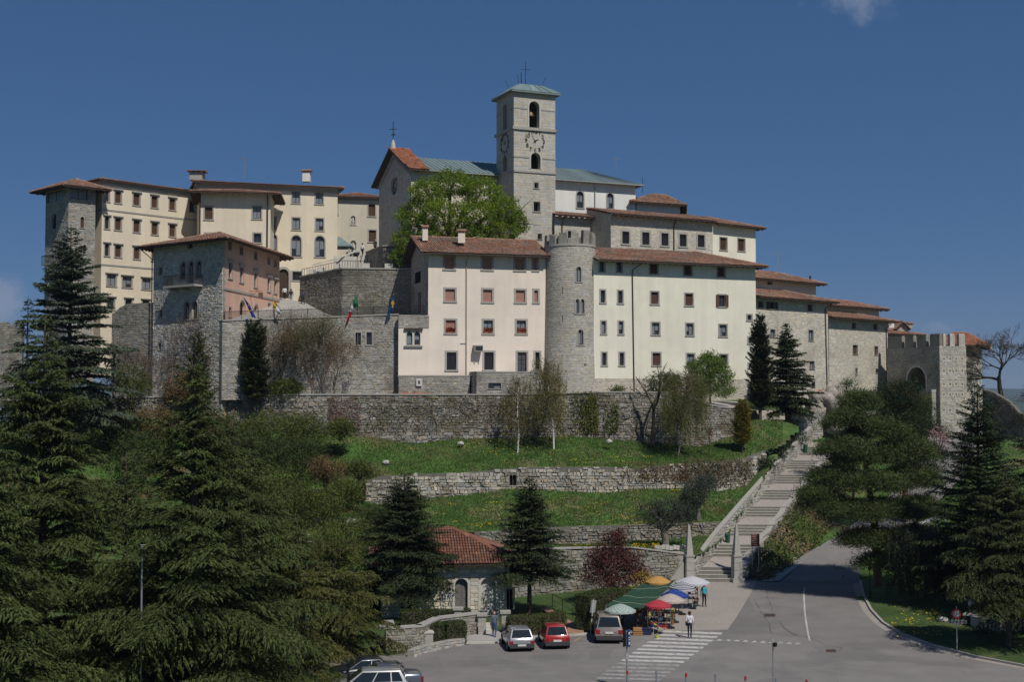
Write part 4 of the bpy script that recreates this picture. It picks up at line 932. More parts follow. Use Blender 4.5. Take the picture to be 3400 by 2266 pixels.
for k in range(n):
    a, b_ = -hl+2*hl*k/n, -hl+2*hl*(k+1)/n; Fc.box(mb, a, b_, zt-.12, zt+.1, -.5, .09)
mb.build('coping', M_trim, e); mb = MB(); mb.poly([Fc.p(-hl+2*hl*k/n, zt+.02, -.45) for k in range(n)]); mb.build('roof_deck', M_trim, e)
rd = random.Random(8)
for k in range(13):
    mb = MB(); u = -hl+2*hl*(k+.5)/13+.55; wd = rd.uniform(.5, .68); hh = rd.uniform(1.15, 1.6)
    i = mb.pts([Fc.p(u-wd, zt+.1, -.5), Fc.p(u+wd*.6, zt+.1, -.5), Fc.p(u+wd*.6, zt+.1, .05), Fc.p(u-wd, zt+.1, .05)]+[Fc.p(u-wd*.95, zt+hh+rd.uniform(-.1, .1), -.45), Fc.p(u+wd*.5, zt+hh*rd.uniform(.8, 1.05), -.45), Fc.p(u+wd*.55, zt+hh*rd.uniform(.8, 1.05), .04), Fc.p(u-wd*.9, zt+hh, .04)])
    for q in ((4, 5, 6, 7), (0, 1, 5, 4), (1, 2, 6, 5), (2, 3, 7, 6), (3, 0, 4, 7)): mb.f.append(tuple(i+t for t in q)); mb.c.append((.95, .95, .95)); mb.m.append(0)
    mb.build('merlon', M_stone, e)
# ======== white house
V0 = C(1972, 141); dV = (1, .38); V1 = along(V0, dV, 2512); V3 = add2(V0, (-.38, 1), 6.5); V2 = add2(V1, (-.38, 1), 6.5); pts = [V0, V1, V2, V3]; cen = Vector(((V0[0]+V2[0])/2, (V0[1]+V2[1])/2))
zt = Z(853, 141, 1980); zp = Z(1257, 141, 1980); z0 = 13; b = house('white_house', 'large white plastered house with four rows of windows, right of the round tower', pts, z0)
F = Fac(V0, V1, inside=cen); s = dict(sur=.15)
cols = [[((107, 312, 147, 398), 'glass'), ((115, 560, 154, 668), 'glass'), ((122, 830, 160, 938), 'curtain'), ((128, 1103, 166, 1212), 'glass')], [((258, 317, 298, 402), 'glass'), ((267, 565, 306, 672), 'glass'), ((273, 832, 310, 940), 'curtain'), ((280, 1103, 318, 1213), 'glass')],
        [((545, 332, 610, 416), 'shutter'), ((552, 575, 617, 680), 'shutter'), ((560, 843, 625, 946), 'curtain'), ((566, 1105, 634, 1213), 'shutter')], [((840, 345, 905, 430), 'shutter'), ((849, 590, 915, 693), 'shutter'), ((858, 850, 920, 952), 'curtain'), ((864, 1113, 928, 1218), 'curtain')],
        [((1130, 362, 1193, 443), 'shutter'), ((1140, 602, 1198, 703), 'openshut'), ((1145, 860, 1209, 960), 'curtain'), ((1152, 1120, 1215, 1220), 'glass')], [((1388, 775, 1425, 820), 'glass'), ((1397, 970, 1432, 1020), 'glass'), ((1400, 1195, 1430, 1235), 'glass')]]
facade(b, F, zp, zt, M_white, [(Z5(*r), k, s) for c_ in cols for r, k in c_])
mb = MB(); F.box(mb, 0, F.L, z0, zp, -.3, .02); pl_ = mb.build('plinth', M_mortar_l, b)
class FO(Fac):
    pass
stones_on(pl_, F, 0, F.L, z0, zp-.03, [], M_stone_l, h=(.15, .26), w=(.25, .55), d=(.03, .045), single=0, seed=161)
plainwalls(b, pts, z0, zt, M_white, skip=(0,))
roof(b, lean(V0, V1, zt-.1, 6.6, 1.9, 1.0, 0, 1.0, 5.2), seed=165, rafters=.9)
zg = zt-.1-1.9/6.6; gutter(b, F.p(0, zg-.12, 1.06), F.p(F.L+1.0, zg-.12, 1.06))
u = F.uv(*Z5(388, 400))[0]; pipe(b, [F.p(u+.8, zg-.15, 1.0), F.p(u, zt-1.3, .1), F.p(u+.2, z0, .1)], .065)
# ======== right-hand stone houses
def stonehouse(name, label, px0, Y0, d, px1, ytop, z0, wins, depth, rise, ov, seed, single=0, hipr=4.0):
    a = C(px0, Y0); c_ = along(a, d, px1); n = (-d[1], d[0]); pts = [a, c_, add2(c_, n, depth), add2(a, n, depth)]; cen = Vector(((pts[0][0]+pts[2][0])/2, (pts[0][1]+pts[2][1])/2))
    zt = Z(ytop, Y0, px0); b = house(name, label, pts, z0); F = Fac(a, c_, inside=cen)
    facade(b, F, z0, zt, M_mortar_l, wins, stones=dict(mt=M_stone_l, h=(.15, .26), w=(.22, .55), d=(.006, .025), jit=.014, tv=.11, single=single, seed=seed))
    Fr = Fac(c_, pts[2], inside=cen); facade(b, Fr, z0, zt, M_mortar_l, [], stones=dict(mt=M_stone_l, h=(.2, .3), w=(.3, .6), d=(.006, .025), tv=.11, single=0, seed=seed+1))
    plainwalls(b, pts, z0, zt, M_mortar_l, skip=(0, 1)); roof(b, lean(a, c_, zt-.1, depth, rise, ov, .2, ov, hipr), seed=seed, rafters=.8)
    return b, F, zt, pts
q = dict(sur=.06)
b, F, zt, pts11 = stonehouse('stone_house', 'broad pale stone house beside the white house, dark spruce in front', 2508, 150, (1.2, 1), 2752, 976, 10,
    [(Z6(*r), k, q) for r, k in (((43, 395, 90, 455), 'shutter'), ((138, 402, 190, 465), 'openshut'), ((472, 424, 515, 486), 'shutter'), ((78, 640, 98, 690), 'glass'), ((150, 640, 192, 708), 'curtain'), ((482, 645, 523, 738), 'curtain'), ((490, 915, 533, 985), 'curtain'), ((150, 920, 190, 975), 'glass'), ((510, 1100, 538, 1170), 'glass'))], 6.5, 1.7, 1.0, 171)
pipe(b, [F.p(F.L+.4, zt-.2, .9), F.p(F.uv(*Z6(622, 500))[0], zt-1.2, .1), F.p(F.uv(*Z6(645, 1100))[0], 11, .1)], .065)
b, F, zt, pts12 = stonehouse('stone_house', 'narrower pale stone house with six small windows, next to the battlemented gate', 2754, 159, (1.11, 1), 2950, 1046, 8,
    [(Z6(*r), k, q) for r, k in (((858, 585, 893, 633), 'shutter'), ((1045, 592, 1080, 640), 'shutter'), ((865, 775, 908, 856), 'shutter'), ((1053, 787, 1085, 860), 'shutter'), ((888, 975, 905, 1032), 'curtain'), ((1065, 980, 1088, 1018), 'glass'))], 6, 1.4, 1.0, 181)
pipe(b, [F.p(F.L+.3, zt-.2, .9), F.p(F.uv(*Z6(1152, 700))[0], zt-1.2, .1), F.p(F.uv(*Z6(1163, 1100))[0], 9, .1)], .06)
def backhouse(label, px0, Y0, px1, Y1, yw, yr, seed, depth=8, ridge=3.5):
    a, c_ = C(px0, Y0), C(px1, Y1); d = (c_[0]-a[0], c_[1]-a[1]); n = (-d[1], d[0]); pts = [a, c_, add2(c_, n, depth), add2(a, n, depth)]; zt = Z(yw, Y1, px1)
    b = house('rear_house', label, pts, zt-5); F = Fac(a, c_); facade(b, F, zt-5, zt, M_beige, [((Z6(125, 228, 165, 250)), 'dark', q)] if seed == 191 else [])
    plainwalls(b, pts, zt-5, zt, M_beige, skip=(0,)); roof(b, hip(pts, zt-.1, Z(yr, Y0+4, px0)-zt, 1.0, ridge=ridge), seed=seed, rafters=.8); return b
b = backhouse('rear house with tiled hip roof rising behind the broad stone house', 2480, 157, 2713, 165.5, 942, 890, 191)
mb = MB(); a = at(2690, 935, 166); mb.tube([a, a+Vector((0, 0, .7))], .12, 8); mb.build('flue', M_iron, b)
b = backhouse('rear house with tiled hip roof rising behind the narrower stone house', 2730, 165, 2922, 173, 1026, 990, 195, 6)
b = backhouse('low rear house with chimney and dormer between stone house and gate', 2940, 172, 3050, 176, 1112, 1092, 198, 6)
chimney(b, 2958, 1062, 1090, 174, w=.7, mt=M_offwhite); chimney(b, 3022, 1072, 1092, 178, w=.6, mt=M_trim)
a, c_ = C(2982, 176), C(3018, 176); zd = Z(1090, 176, 3000); mb = MB(); mb.poly([(*a, zd-.6), (*c_, zd-.6), (*c_, zd), ((a[0]+c_[0])/2, 176, zd+.75), (*a, zd)]); mb.build('dormer', M_trim, b)
roof(b, [[(a[0]-.25, 175.6, zd-.15), (a[0]-.25, 179, zd-.15), ((a[0]+c_[0])/2, 179, zd+.85), ((a[0]+c_[0])/2, 175.6, zd+.85)], [(c_[0]+.25, 179, zd-.15), (c_[0]+.25, 175.6, zd-.15), ((a[0]+c_[0])/2, 175.6, zd+.85), ((a[0]+c_[0])/2, 179, zd+.85)]], seed=199, name='dormer_roof')
# ======== battlemented gate
G0 = C(3122, 156.5); G1 = C(2946, 165); dg = Vector((G0[0]-G1[0], G0[1]-G1[1])).normalized(); GR = along(G0, (1, .2), 3210); GB = (GR[0]+G1[0]-G0[0], GR[1]+G1[1]-G0[1])
cen = Vector(((G0[0]+GB[0])/2, (G0[1]+GB[1])/2)); zc = Z(1150, 156.5, 3122); zm = Z(1108, 156.5, 3122); z0 = 2
b = house('gate_tower', 'battlemented stone gateway with round arch and lit corner tower on the right', [G0, G1, GB, GR], z0, 'gate')
FG = Fac(G1, G0, inside=cen); FT = Fac(G0, GR, inside=cen)
ar = FG.rect(Z6(1340, 965, 1502, 1215)); ar = (*ar, True)
sg_ = dict(mt=M_stone, h=(.17, .3), w=(.25, .65), d=(.015, .05), jit=.02, tv=.12)
facade(b, FG, z0, zc, M_mortar, [], extra=[ar], dep=.55, stones=dict(sg_, single=300, seed=201))
window(b, FG, ar[:4], 'none', arch=True, sur=.22, sill=False, trim=M_trim_l, name='arch_surround')
holes = []
for yy in (893, 995, 1112, 1203, 1338):
    for k in range(4):
        u, z_ = FT.uv(*Z6(1658+53*k, yy)); holes.append((u-.075, u+.075, z_-.12, z_+.07, False))
facade(b, FT, z0, zc, M_mortar_l, [], extra=holes, dep=.4, stones=dict(sg_, mt=M_ashlar, single=300, seed=202))
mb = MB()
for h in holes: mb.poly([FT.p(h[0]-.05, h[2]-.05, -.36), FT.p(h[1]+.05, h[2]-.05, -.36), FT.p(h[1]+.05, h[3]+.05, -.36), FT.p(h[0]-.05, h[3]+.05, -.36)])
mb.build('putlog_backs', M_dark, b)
plainwalls(b, [G0, G1, GB, GR], z0, zc, M_mortar, skip=(0, 3))
mb = MB(); mb.poly([(*p, zc-.03) for p in off([G0, G1, GB, GR], -.5)]); mb.build('walkway', M_trim, b)
mb = MB(); lo = ar[2]-.2; u0, u1 = ar[0]-1.0, ar[1]+1.6
mb.poly([FG.p(u0, lo, -3.2), FG.p(u1, lo, -3.2), FG.p(u1, ar[3]+.6, -3.2), FG.p(u0, ar[3]+.6, -3.2)]); mb.poly([FG.p(u1, lo, -.5), FG.p(u1, lo, -3.2), FG.p(u1, ar[3]+.6, -3.2), FG.p(u1, ar[3]+.6, -.5)])
mb.poly([FG.p(u0, lo, -.5), FG.p(u1, lo, -.5), FG.p(u1, lo, -3.2), FG.p(u0, lo, -3.2)]); mb.poly([FG.p(u0, ar[3]+.6, -.5), FG.p(u1, ar[3]+.6, -.5), FG.p(u1, ar[3]+.6, -3.2), FG.p(u0, ar[3]+.6, -3.2)])
mb.build('passage', M_pinkin, b)
for k in range(5):
    mb = MB(); FG.box(mb, ar[0], ar[0]+1.5, lo+k*.2, lo+k*.2+.2, -2.2-k*.25, -.6-k*.35); mb.build('step', M_trim_l, b)
for (a, c_) in ((1168, 1292), (1320, 1392), (1422, 1502), (1535, 1618)):
    u0 = FG.uv(*Z6(a, 740))[0]; u1 = FG.uv(*Z6(c_, 740))[0]; u1 = min(u1, FG.L); mb = MB(); FG.box(mb, u0, u1, zc, zm-.18, -.5, 0); FG.box(mb, u0+.02, u1-.02, zm-.18, zm, -.45, -.06, col=(1.1, 1.1, 1.1)); mb.build('merlon', M_stone_d, b)
for (a, c_) in ((1640, 1675), (1710, 1752), (1788, 1840)):
    u0 = FT.uv(*Z6(a, 740))[0]; u1 = FT.uv(*Z6(c_, 740))[0]; mb = MB(); FT.box(mb, max(u0, .5), min(u1, FT.L), zc, zm-.15, -.5, 0); FT.box(mb, max(u0, .5)+.02, min(u1, FT.L)-.02, zm-.15, zm, -.45, -.06, col=(1.1, 1.1, 1.1)); mb.build('merlon', M_ashlar, b)
# ======== pavilion behind the gate with orange roof
a, c_ = C(3135, 163), C(3262, 164.5); pts = [a, c_, C(3262, 172), C(3105, 172)]; zt = Z(1146, 163.5, 3230)
b = house('gate_pavilion', 'stone pavilion with bright orange tiled hip roof behind the gate tower', pts, 4); F = Fac(a, c_)
facade(b, F, 4, zt, M_mortar_l, [], stones=dict(mt=M_stone_l, h=(.17, .28), w=(.25, .6), d=(.01, .03), single=0, seed=211)); plainwalls(b, pts, 4, zt, M_mortar_l, skip=(0,))
roof(b, hip(pts, zt-.1, Z(1104, 167, 3150)-zt, 1.0, ridge=3.0), M_tile_o, seed=215, rafters=.8)
# ================================================================ ground, terraces, walls
def nse(x, y, s=1.0):
    return (math.sin(x*.9*s+1.3)*math.cos(y*1.1*s-.4)+.5*math.sin(x*2.3*s-y*1.7*s)+.25*math.sin(x*5.1*s+y*4.3*s))/1.75
def grid(name, P, mt, **kw):
    """P: rows x cols of points (None leaves a hole)"""
    mb = MB(); idx = [[mb.pts([p]) if p is not None else None for p in r] for r in P]
    for i in range(len(P)-1):
        for j in range(len(P[0])-1):
            q = (idx[i][j], idx[i][j+1], idx[i+1][j+1], idx[i+1][j])
            if None not in q: mb.f.append(q); mb.c.append((1, 1, 1)); mb.m.append(0)
    return mb.build(name, mt, smooth=True, kind='structure', **kw)
# the ground sheet: flat about the site, falling away to a distant plain with hills
rows = []
for y in (-4000, -300, 0, 60, 120, 200, 320, 600, 1500, 4000, 9000):
    rows.append([Vector((x, y, -.06 if abs(x) < 350 and -50 < y < 260 else -40 if max(abs(x), abs(y)) > 900 else -14)) for x in (-9000, -2500, -800, -320, -120, 0, 120, 320, 800, 2500, 9000)])
grid('ground', rows, M_lawn)
M_hill = mat('far_forest', (.045, .075, .05), var=.3, vscale=.004, var2=.2, vscale2=.001)
rows = []
for k, (dist, hh) in enumerate(((3000, -40), (4200, 20), (5600, 75), (7200, 95), (8800, -40))):
    rows.append([Vector((dist*math.sin(a), dist*math.cos(a), max(-40, hh*(1+.45*math.sin(a*9+k)+.3*math.sin(a*23+k)+.15*math.sin(a*61))*(1 if abs(a) > .3 else .25)))) for a in np.linspace(-1.2, 1.2, 90)])
grid('far_hills', rows, M_hill)
W1t = [(-300, 1350), (300, 1325), (700, 1318), (1060, 1313), (1700, 1313), (2000, 1305), (2240, 1306), (2300, 1330), (2380, 1354), (2450, 1358), (2500, 1364)]
W1b = [(-300, 1420), (900, 1425), (1060, 1432), (1240, 1450), (1370, 1473), (1500, 1457), (1700, 1452), (1900, 1447), (2000, 1457), (2200, 1470), (2320, 1486), (2440, 1442), (2500, 1395)]
W1Y = [(-300, 127), (700, 131), (1060, 132), (2000, 134), (2300, 134.5), (2500, 137.5), (2650, 143)]
W2t = [(-300, 1600), (1100, 1625), (1195, 1612), (1260, 1582), (1400, 1576), (1570, 1569), (1650, 1562), (1720, 1556), (1760, 1552), (1900, 1553), (2000, 1552), (2100, 1556), (2250, 1545), (2400, 1534), (2480, 1522), (2560, 1490)]
W2b = [(-300, 1602), (1100, 1632), (1195, 1662), (1260, 1678), (1400, 1656), (1560, 1640), (1700, 1620), (1850, 1627), (1960, 1632), (2010, 1636), (2100, 1622), (2270, 1620), (2400, 1628), (2480, 1610), (2560, 1510)]
W2Y = [(-300, 118), (1100, 124), (1260, 124), (2000, 125.5), (2400, 128), (2560, 132)]
W3t = [(-300, 1720), (1150, 1722), (1280, 1725), (1300, 1745), (1570, 1770), (1865, 1752), (2366, 1736), (2450, 1730)]
W3b = [(-300, 1722), (1150, 1738), (1280, 1745), (1300, 1746), (1560, 1772), (1575, 1800), (1865, 1812), (2150, 1797), (2366, 1774), (2450, 1750)]
W3Y = [(-300, 105), (1150, 114), (1570, 115), (1865, 116.5), (2366, 119), (2450, 120)]
W4Y = [(1700, 103), (1880, 106), (2100, 109.5), (2275, 111.7)]; W4t = [(1700, 1834), (1880, 1824), (2100, 1821), (2275, 1843)]
LY = [(-300, 70), (800, 78), (1200, 84), (1290, 104), (1720, 104.5)]
STA = [(111.5, 0.0), (116.2, 1.95), (123.4, 4.4), (132.4, 7.3), (143.5, 10.75)]       # stair height along the climb
def stx(Y): return 15.35+(Y-111.5)*.5365
def edgepts(pxs, yn, Yn): return [at(px, pl(yn, px), pl(Yn, px)) for px in pxs]
STRIPS = {}
def strip(name, lo, hi, mt, rows_=10, amp=.18, bow=0.0):
    P = []; STRIPS[name] = (lo, hi, amp)
    for i in range(rows_+1):
        t = i/rows_; r = []
        for a, b_ in zip(lo, hi):
            q = a.lerp(b_, t); q.z += amp*nse(q.x*.5, q.y*.5)*math.sin(math.pi*t)+bow*math.sin(math.pi*t)
            r.append(q if q.x < stx(q.y)+.35 or q.y < 110 else None)
        P.append(r)
    return grid(name, P, mt)
pxs = list(range(-300, 2660, 14))
w1t = edgepts(pxs, W1t, W1Y); w1b = edgepts(pxs, W1b, W1Y); w2t = edgepts(pxs, W2t, W2Y); w2b = edgepts(pxs, W2b, W2Y); w3t = edgepts(pxs, W3t, W3Y); w3b = edgepts(pxs, W3b, W3Y)
bkf = lambda ps, d: [p+Vector((0, d, 0)) for p in ps]
strip('upper_slope', bkf(w2t, .3), bkf(w1b, .25), M_grass, 14, .3)
strip('middle_slope', bkf(w3t, .3), bkf(w2b, .25), M_grass, 12, .25)
low = []
for px in pxs:
    if px <= 1715: r = ray(px, HOR); Y = pl(LY, px); low.append(Vector((r[0]*Y, Y, 0.02)))
    else: p = at(px, pl(W4t, px), pl(W4Y, px)); low.append(p+Vector((0, .2, -.12)))
strip('lower_slope', low, bkf(w3b, .25), M_grass, 14, .25)
tr = [p+Vector((0, .3, -.75 if 0 < 2240-px else 0)) for p, px in zip(w1t, pxs)]
hi = []
for px, p in zip(pxs, w1t):
    Y = 148.0 if px > 2240 else 146.0; r = ray(px, HOR); hi.append(Vector((r[0]*Y, Y, (p.z-.7) if px < 2240 else 15.2)))
strip('terrace_lane', tr, hi, M_conc, 4, .0)
P = []
for px in range(2230, 2660, 14):
    r = ray(px, HOR); P.append([at(px, pl(W1t, px), pl(W1Y, px))+Vector((0, .35, .02)), at(px, 1352, 141.5)+Vector((0, 0, .1)), Vector((r[0]*149, 149, 15.4))])
grid('upper_bank', [list(c_) for c_ in zip(*P)], M_grass)
class PolyFac:
    def __init__(s, pts):
        s.P = [Vector((p[0], p[1])) for p in pts]; s.S = [0]
        for a, b_ in zip(s.P, s.P[1:]): s.S.append(s.S[-1]+(b_-a).length)
        s.L = s.S[-1]; s.fs = [Fac(a, b_) for a, b_ in zip(s.P, s.P[1:])]
    def seg(s, u):
        for i in range(len(s.fs)):
            if u <= s.S[i+1] or i == len(s.fs)-1: return i
    def p(s, u, z, o=0.0): i = s.seg(u); return s.fs[i].p(u-s.S[i], z, o)
    def uv(s, px, py):
        best = None
        for i, f in enumerate(s.fs):
            u, z = f.uv(px, py)
            if -.01 <= u <= f.L+.01: return s.S[i]+u, z
        return s.S[0], z
    rect = Fac.rect; box = Fac.box
    def box(s, mb, u0, u1, z0, z1, o0, o1, col=(1, 1, 1), m=0):
        i = s.seg((u0+u1)/2); s.fs[i].box(mb, u0-s.S[i], u1-s.S[i], z0, z1, o0, o1, col, m)
def terrace_wall(name, label, px0, px1, tn, bn, Yn, mt, mor, h, w, d, seed, thick=.55, single=300, cap=None, tv=.14, step=40, jit=.03, ragged=0.0, clip=True, wins=(), zb_fix=None, topz=None, cat='wall'):
    pp = []
    px = px0
    while px < px1+1:
        q = at(px, pl(tn, px), pl(Yn, px)); b_ = at(px, pl(bn, px), pl(Yn, px))
        if not (clip and q.x > stx(q.y)-.05 and q.y > 111): pp.append((q.x, q.y, q.z if topz is None else topz(px), b_.z-.35 if zb_fix is None else zb_fix))
        px += step
    e = empty(name, (pp[len(pp)//2][0], pp[len(pp)//2][1], pp[len(pp)//2][3]), label, cat); PF = PolyFac(pp)
    zt_ = lambda u: float(np.interp(u, PF.S, [p[2] for p in pp])); zb_ = lambda u: float(np.interp(u, PF.S, [p[3] for p in pp]))
    data = [(PF.rect(r), k, o) for r, k, o in wins]; ops = [(*rc, o.get('arch', False)) for rc, k, o in data]
    mb = MB()
    for i, f in enumerate(PF.fs):
        so = [(a-PF.S[i], b_-PF.S[i], c_, dd_, ar) for a, b_, c_, dd_, ar in ops if b_ > PF.S[i]-.1 and a < PF.S[i+1]+.1]
        a, b_ = pp[i], pp[i+1]; zlo = min(a[2], b_[2])-.02
        if so: cut_wall(mb, f, 0, f.L, min(a[3], b_[3]), zlo, so, dep=.32); mb.poly([f.p(0, zlo), f.p(f.L, zlo), f.p(f.L, b_[2]), f.p(0, a[2])])
        else: mb.poly([f.p(0, a[3]), f.p(f.L, b_[3]), f.p(f.L, b_[2]), f.p(0, a[2])])
        mb.poly([f.p(0, a[2]), f.p(f.L, b_[2]), f.p(f.L, b_[2], -thick), f.p(0, a[2], -thick)]); mb.poly([f.p(f.L, b_[3], -thick), f.p(0, a[3], -thick), f.p(0, a[2], -thick), f.p(f.L, b_[2], -thick)])
    for i, s_ in ((0, 0), (-1, 1)):
        f = PF.fs[i]; u = 0 if i == 0 else f.L; q = pp[i]; mb.poly([f.p(u, q[3]), f.p(u, q[2]), f.p(u, q[2], -thick), f.p(u, q[3], -thick)])
    mb.build('core', mor, e)
    zs = [p[3] for p in pp]; zts = [p[2] for p in pp]; rd = random.Random(seed)
    rg = [rd.uniform(-ragged, ragged*.6) for _ in range(400)]
    stones_on(e, PF, 0, PF.L, min(zs), max(zts)+ragged, [(a-.05, b_+.05, c_-.05, dd_+.05, 0) for a, b_, c_, dd_, _ in ops], mt, h=h, w=w, d=d, jit=jit, tv=tv, single=single, seed=seed,
              ztop=lambda u: zt_(u)+rg[int(u*2) % 400]-.02, zbot=lambda u: zb_(u)-.1)
    if cap:
        for i, f in enumerate(PF.fs):
            a, b_ = pp[i], pp[i+1]; mb = MB(); o0, o1 = -thick-.05, .12
            q = [f.p(-.01, a[2], o1), f.p(f.L+.01, b_[2], o1), f.p(f.L+.01, b_[2], o0), f.p(-.01, a[2], o0)]; up = Vector((0, 0, cap))
            mb.poly([x+up for x in q]); mb.poly(q[::-1])
            for k in range(4): mb.poly([q[k], q[(k+1) % 4], q[(k+1) % 4]+up, q[k]+up])
            mb.build('coping_stone', M_trim, e)
    for rc, k, o in data:
        window(e, PF, rc, k, dep=.3, **o)
    return e, PF, zt_
terrace_wall('terrace_wall', 'longest grey rubble retaining wall below the white and cream houses', 200, 2480, W1t, W1b, W1Y, M_rubble, M_mortar_d, (.12, .33), (.16, .6), (.02, .12), 301, cap=.14, step=45, tv=.2, jit=.06)
terrace_wall('terrace_wall', 'middle pale dry-stone wall crossing the grass slope, small arched niche in it', 1192, 2560, W2t, W2b, W2Y, M_dry, M_mortar_d, (.14, .34), (.2, .62), (.04, .18), 302, step=30, ragged=.3, tv=.17, jit=.045,
             wins=[(L1(1778, 770, 1838, 868), 'dark', dict(arch=True, sur=.0))])
terrace_wall('terrace_wall', 'lowest long dry-stone wall behind the olive tree and red shrub', 1575, 2420, W3t, W3b, W3Y, M_rubble, M_mortar_d, (.14, .34), (.2, .62), (.04, .18), 303, step=30, ragged=.25, tv=.17, jit=.045)
terrace_wall('terrace_wall', 'short remnant of dry-stone wall low on the left slope', 1150, 1282, W3t, W3b, W3Y, M_stone_l, M_mortar_d, (.14, .24), (.24, .5), (.04, .12), 304, step=22, ragged=.1, tv=.17, jit=.04)
terrace_wall('garden_wall', 'curved coursed stone garden wall with flat coping behind the market stalls', 1700, 2275, W4t, [(0, 2000), (3000, 2000)], W4Y, M_stone_d, M_mortar_d, (.17, .36), (.22, .62), (.03, .12), 305, cap=.1, step=25, zb_fix=-.1, tv=.17, jit=.055)
# ---- bastion wall and street above it
BY = [(736, 129.6), (1000, 134.5), (1130, 137), (1250, 138.2), (1322, 138.2)]; Bt = [(736, 1067), (1067, 1056), (1322, 1046)]; Bb = [(736, 1318), (1322, 1316)]
terrace_wall('bastion', 'high grey bastion wall carrying the flags and railing beside the guest house', 738, 1323, Bt, Bb, BY, M_stone, M_mortar, (.17, .32), (.25, .65), (.02, .07), 311, step=45, clip=False, cap=.12, tv=.13,
             wins=[(N1(1110, 655, 1168, 785), 'dark', dict(sur=.12)), (N1(1505, 643, 1562, 772), 'glass', dict(sur=.14)), (N1(1620, 640, 1680, 770), 'glass', dict(sur=.14)), (N1(525, 670, 580, 780), 'dark', dict(sur=.12))])
P = []
for i in range(13):
    t = i/12; r = []
    for px in range(730, 1440, 20):
        Yb = pl([*BY, (1440, 139)], px); Y = lerp(Yb+.3, 168, t); zb = at(px, pl([*Bt, (1440, 1044)], px), Yb).z
        zk = pl([(930, 26.9), (1010, 26.4), (1110, 24.9), (1440, 24.5)], px); r.append(Vector((ray(px, HOR)[0]*Y, Y, lerp(zb-.05, zk, min(1, t*12/6.2)))))
    P.append(r)
grid('street', P, M_conc)
# railing along the bastion
e = empty('railing', at(1000, 1050, 135), 'thin dark iron railing along the top of the bastion wall', 'railing'); mb = MB(); pr = None
for px in range(740, 1412, 3):
    Y = pl([*BY, (1420, 138.6)], px); q = at(px, pl([*Bt, (1420, 1044)], px), Y)+Vector((0, .25, .1)); mb.tube([q, q+Vector((0, 0, .85))], .016, 4, cap=False)
    if pr: mb.tube([pr+Vector((0, 0, .85)), q+Vector((0, 0, .85))], .025, 4, cap=False)
    pr = q
mb.build('bars', M_iron, e, kind='stuff')
for px in range(745, 1412, 55):
    mb = MB(); Y = pl([*BY, (1420, 138.6)], px); q = at(px, pl([*Bt, (1420, 1044)], px), Y)+Vector((0, .25, .1)); mb.tube([q, q+Vector((0, 0, .95))], .035, 5); mb.build('post', M_iron, e)
# cream annex with twin arched window, under a stone parapet
a, c_ = C(1322, 137.2), C(1424, 137.9); F = Fac(a, c_); zl, zm_, zh = Z(1250, 137.2, 1322)-.6, Z(1090, 137.2, 1322), Z(1046, 137.2, 1322)
e = empty('cream_annex', (*a, zl), 'small cream annex with twin arched window under a stone parapet', 'building')
facade(e, F, zl, zm_, M_cream, [(N1(2040, 632, 2098, 770), 'curtain', dict(arch=True, sur=.07, trim=M_trim_l)), (N1(2120, 632, 2178, 770), 'curtain', dict(arch=True, sur=.07, trim=M_trim_l))])
mb = MB(); F.box(mb, 0, F.L, zm_, zh, -.6, .03); pw = mb.build('parapet', M_mortar, e); stones_on(pw, F, 0, F.L, zm_, zh, [], M_stone, h=(.17, .3), w=(.25, .6), d=(.04, .07), single=0, seed=321)
for y0_, y1_ in ((600, 620), (778, 792)):
    u0, u1, za, zb = F.rect(N1(2010, y0_, 2205, y1_)); mb = MB(); F.box(mb, u0, u1, za, zb, -.02, .22); mb.build('hood', M_wood_d if y0_ == 600 else M_trim, e)
plainwalls(e, [a, (a[0], a[1]+3), (c_[0], c_[1]+3), c_], zl, zh, M_mortar, skip=(3,))
# low stone walls at the foot of the cream house
def blockwall(name, label, ptsp, yt, Yref, pxref, z0, seed, mt=M_stone, depth=3.0, wins=(), cat='wall', capt=True):
    zt = Z(yt, Yref, pxref); e = empty(name, (*ptsp[0], z0), label, cat); ptsp = list(ptsp)
    for i in range(len(ptsp)-1):
        F = Fac(ptsp[i], ptsp[i+1]); facade(e, F, z0, zt, M_mortar, [w for w in wins if w[2].pop('face', i) == i] if wins else [], stones=dict(mt=mt, h=(.17, .32), w=(.25, .6), d=(.02, .06), single=120, seed=seed+i))
    top = ptsp+[(ptsp[-1][0], ptsp[-1][1]+depth), (ptsp[0][0], ptsp[0][1]+depth)]
    mb = MB(); mb.poly([(*p, zt) for p in top]); mb.poly([(*p, zt+.1) for p in off(top, .06)]); o_ = off(top, .06)
    for i in range(len(o_)): mb.poly([(*o_[i], zt-.002), (*o_[(i+1) % len(o_)], zt-.002), (*o_[(i+1) % len(o_)], zt+.1), (*o_[i], zt+.1)])
    mb.build('coping', M_trim, e)
    for i in range(len(ptsp)-1, len(top)):
        a, b_ = top[i], top[(i+1) % len(top)]; mb = MB(); mb.poly([(*a, z0), (*b_, z0), (*b_, zt), (*a, zt)]); mb.build('side', M_mortar, e)
    return e
blockwall('low_stone_wall', 'low stone wall with a framed notice below the cream annex', [C(1323, 136.0), C(1560, 136.6)], 1250, 136, 1440, 14.3, 331, depth=1.2)
blockwall('stone_outbuilding', 'flat-topped stone outbuilding with a slit window, left of the round tower foot', [C(1560, 137.5), C(1583, 134.9), C(1806, 136.6)], 1237, 135, 1690, 14.3, 335, wins=[(Z4(838, 1365, 950, 1415), 'curtain', dict(sur=.08, face=1))], cat='outbuilding')
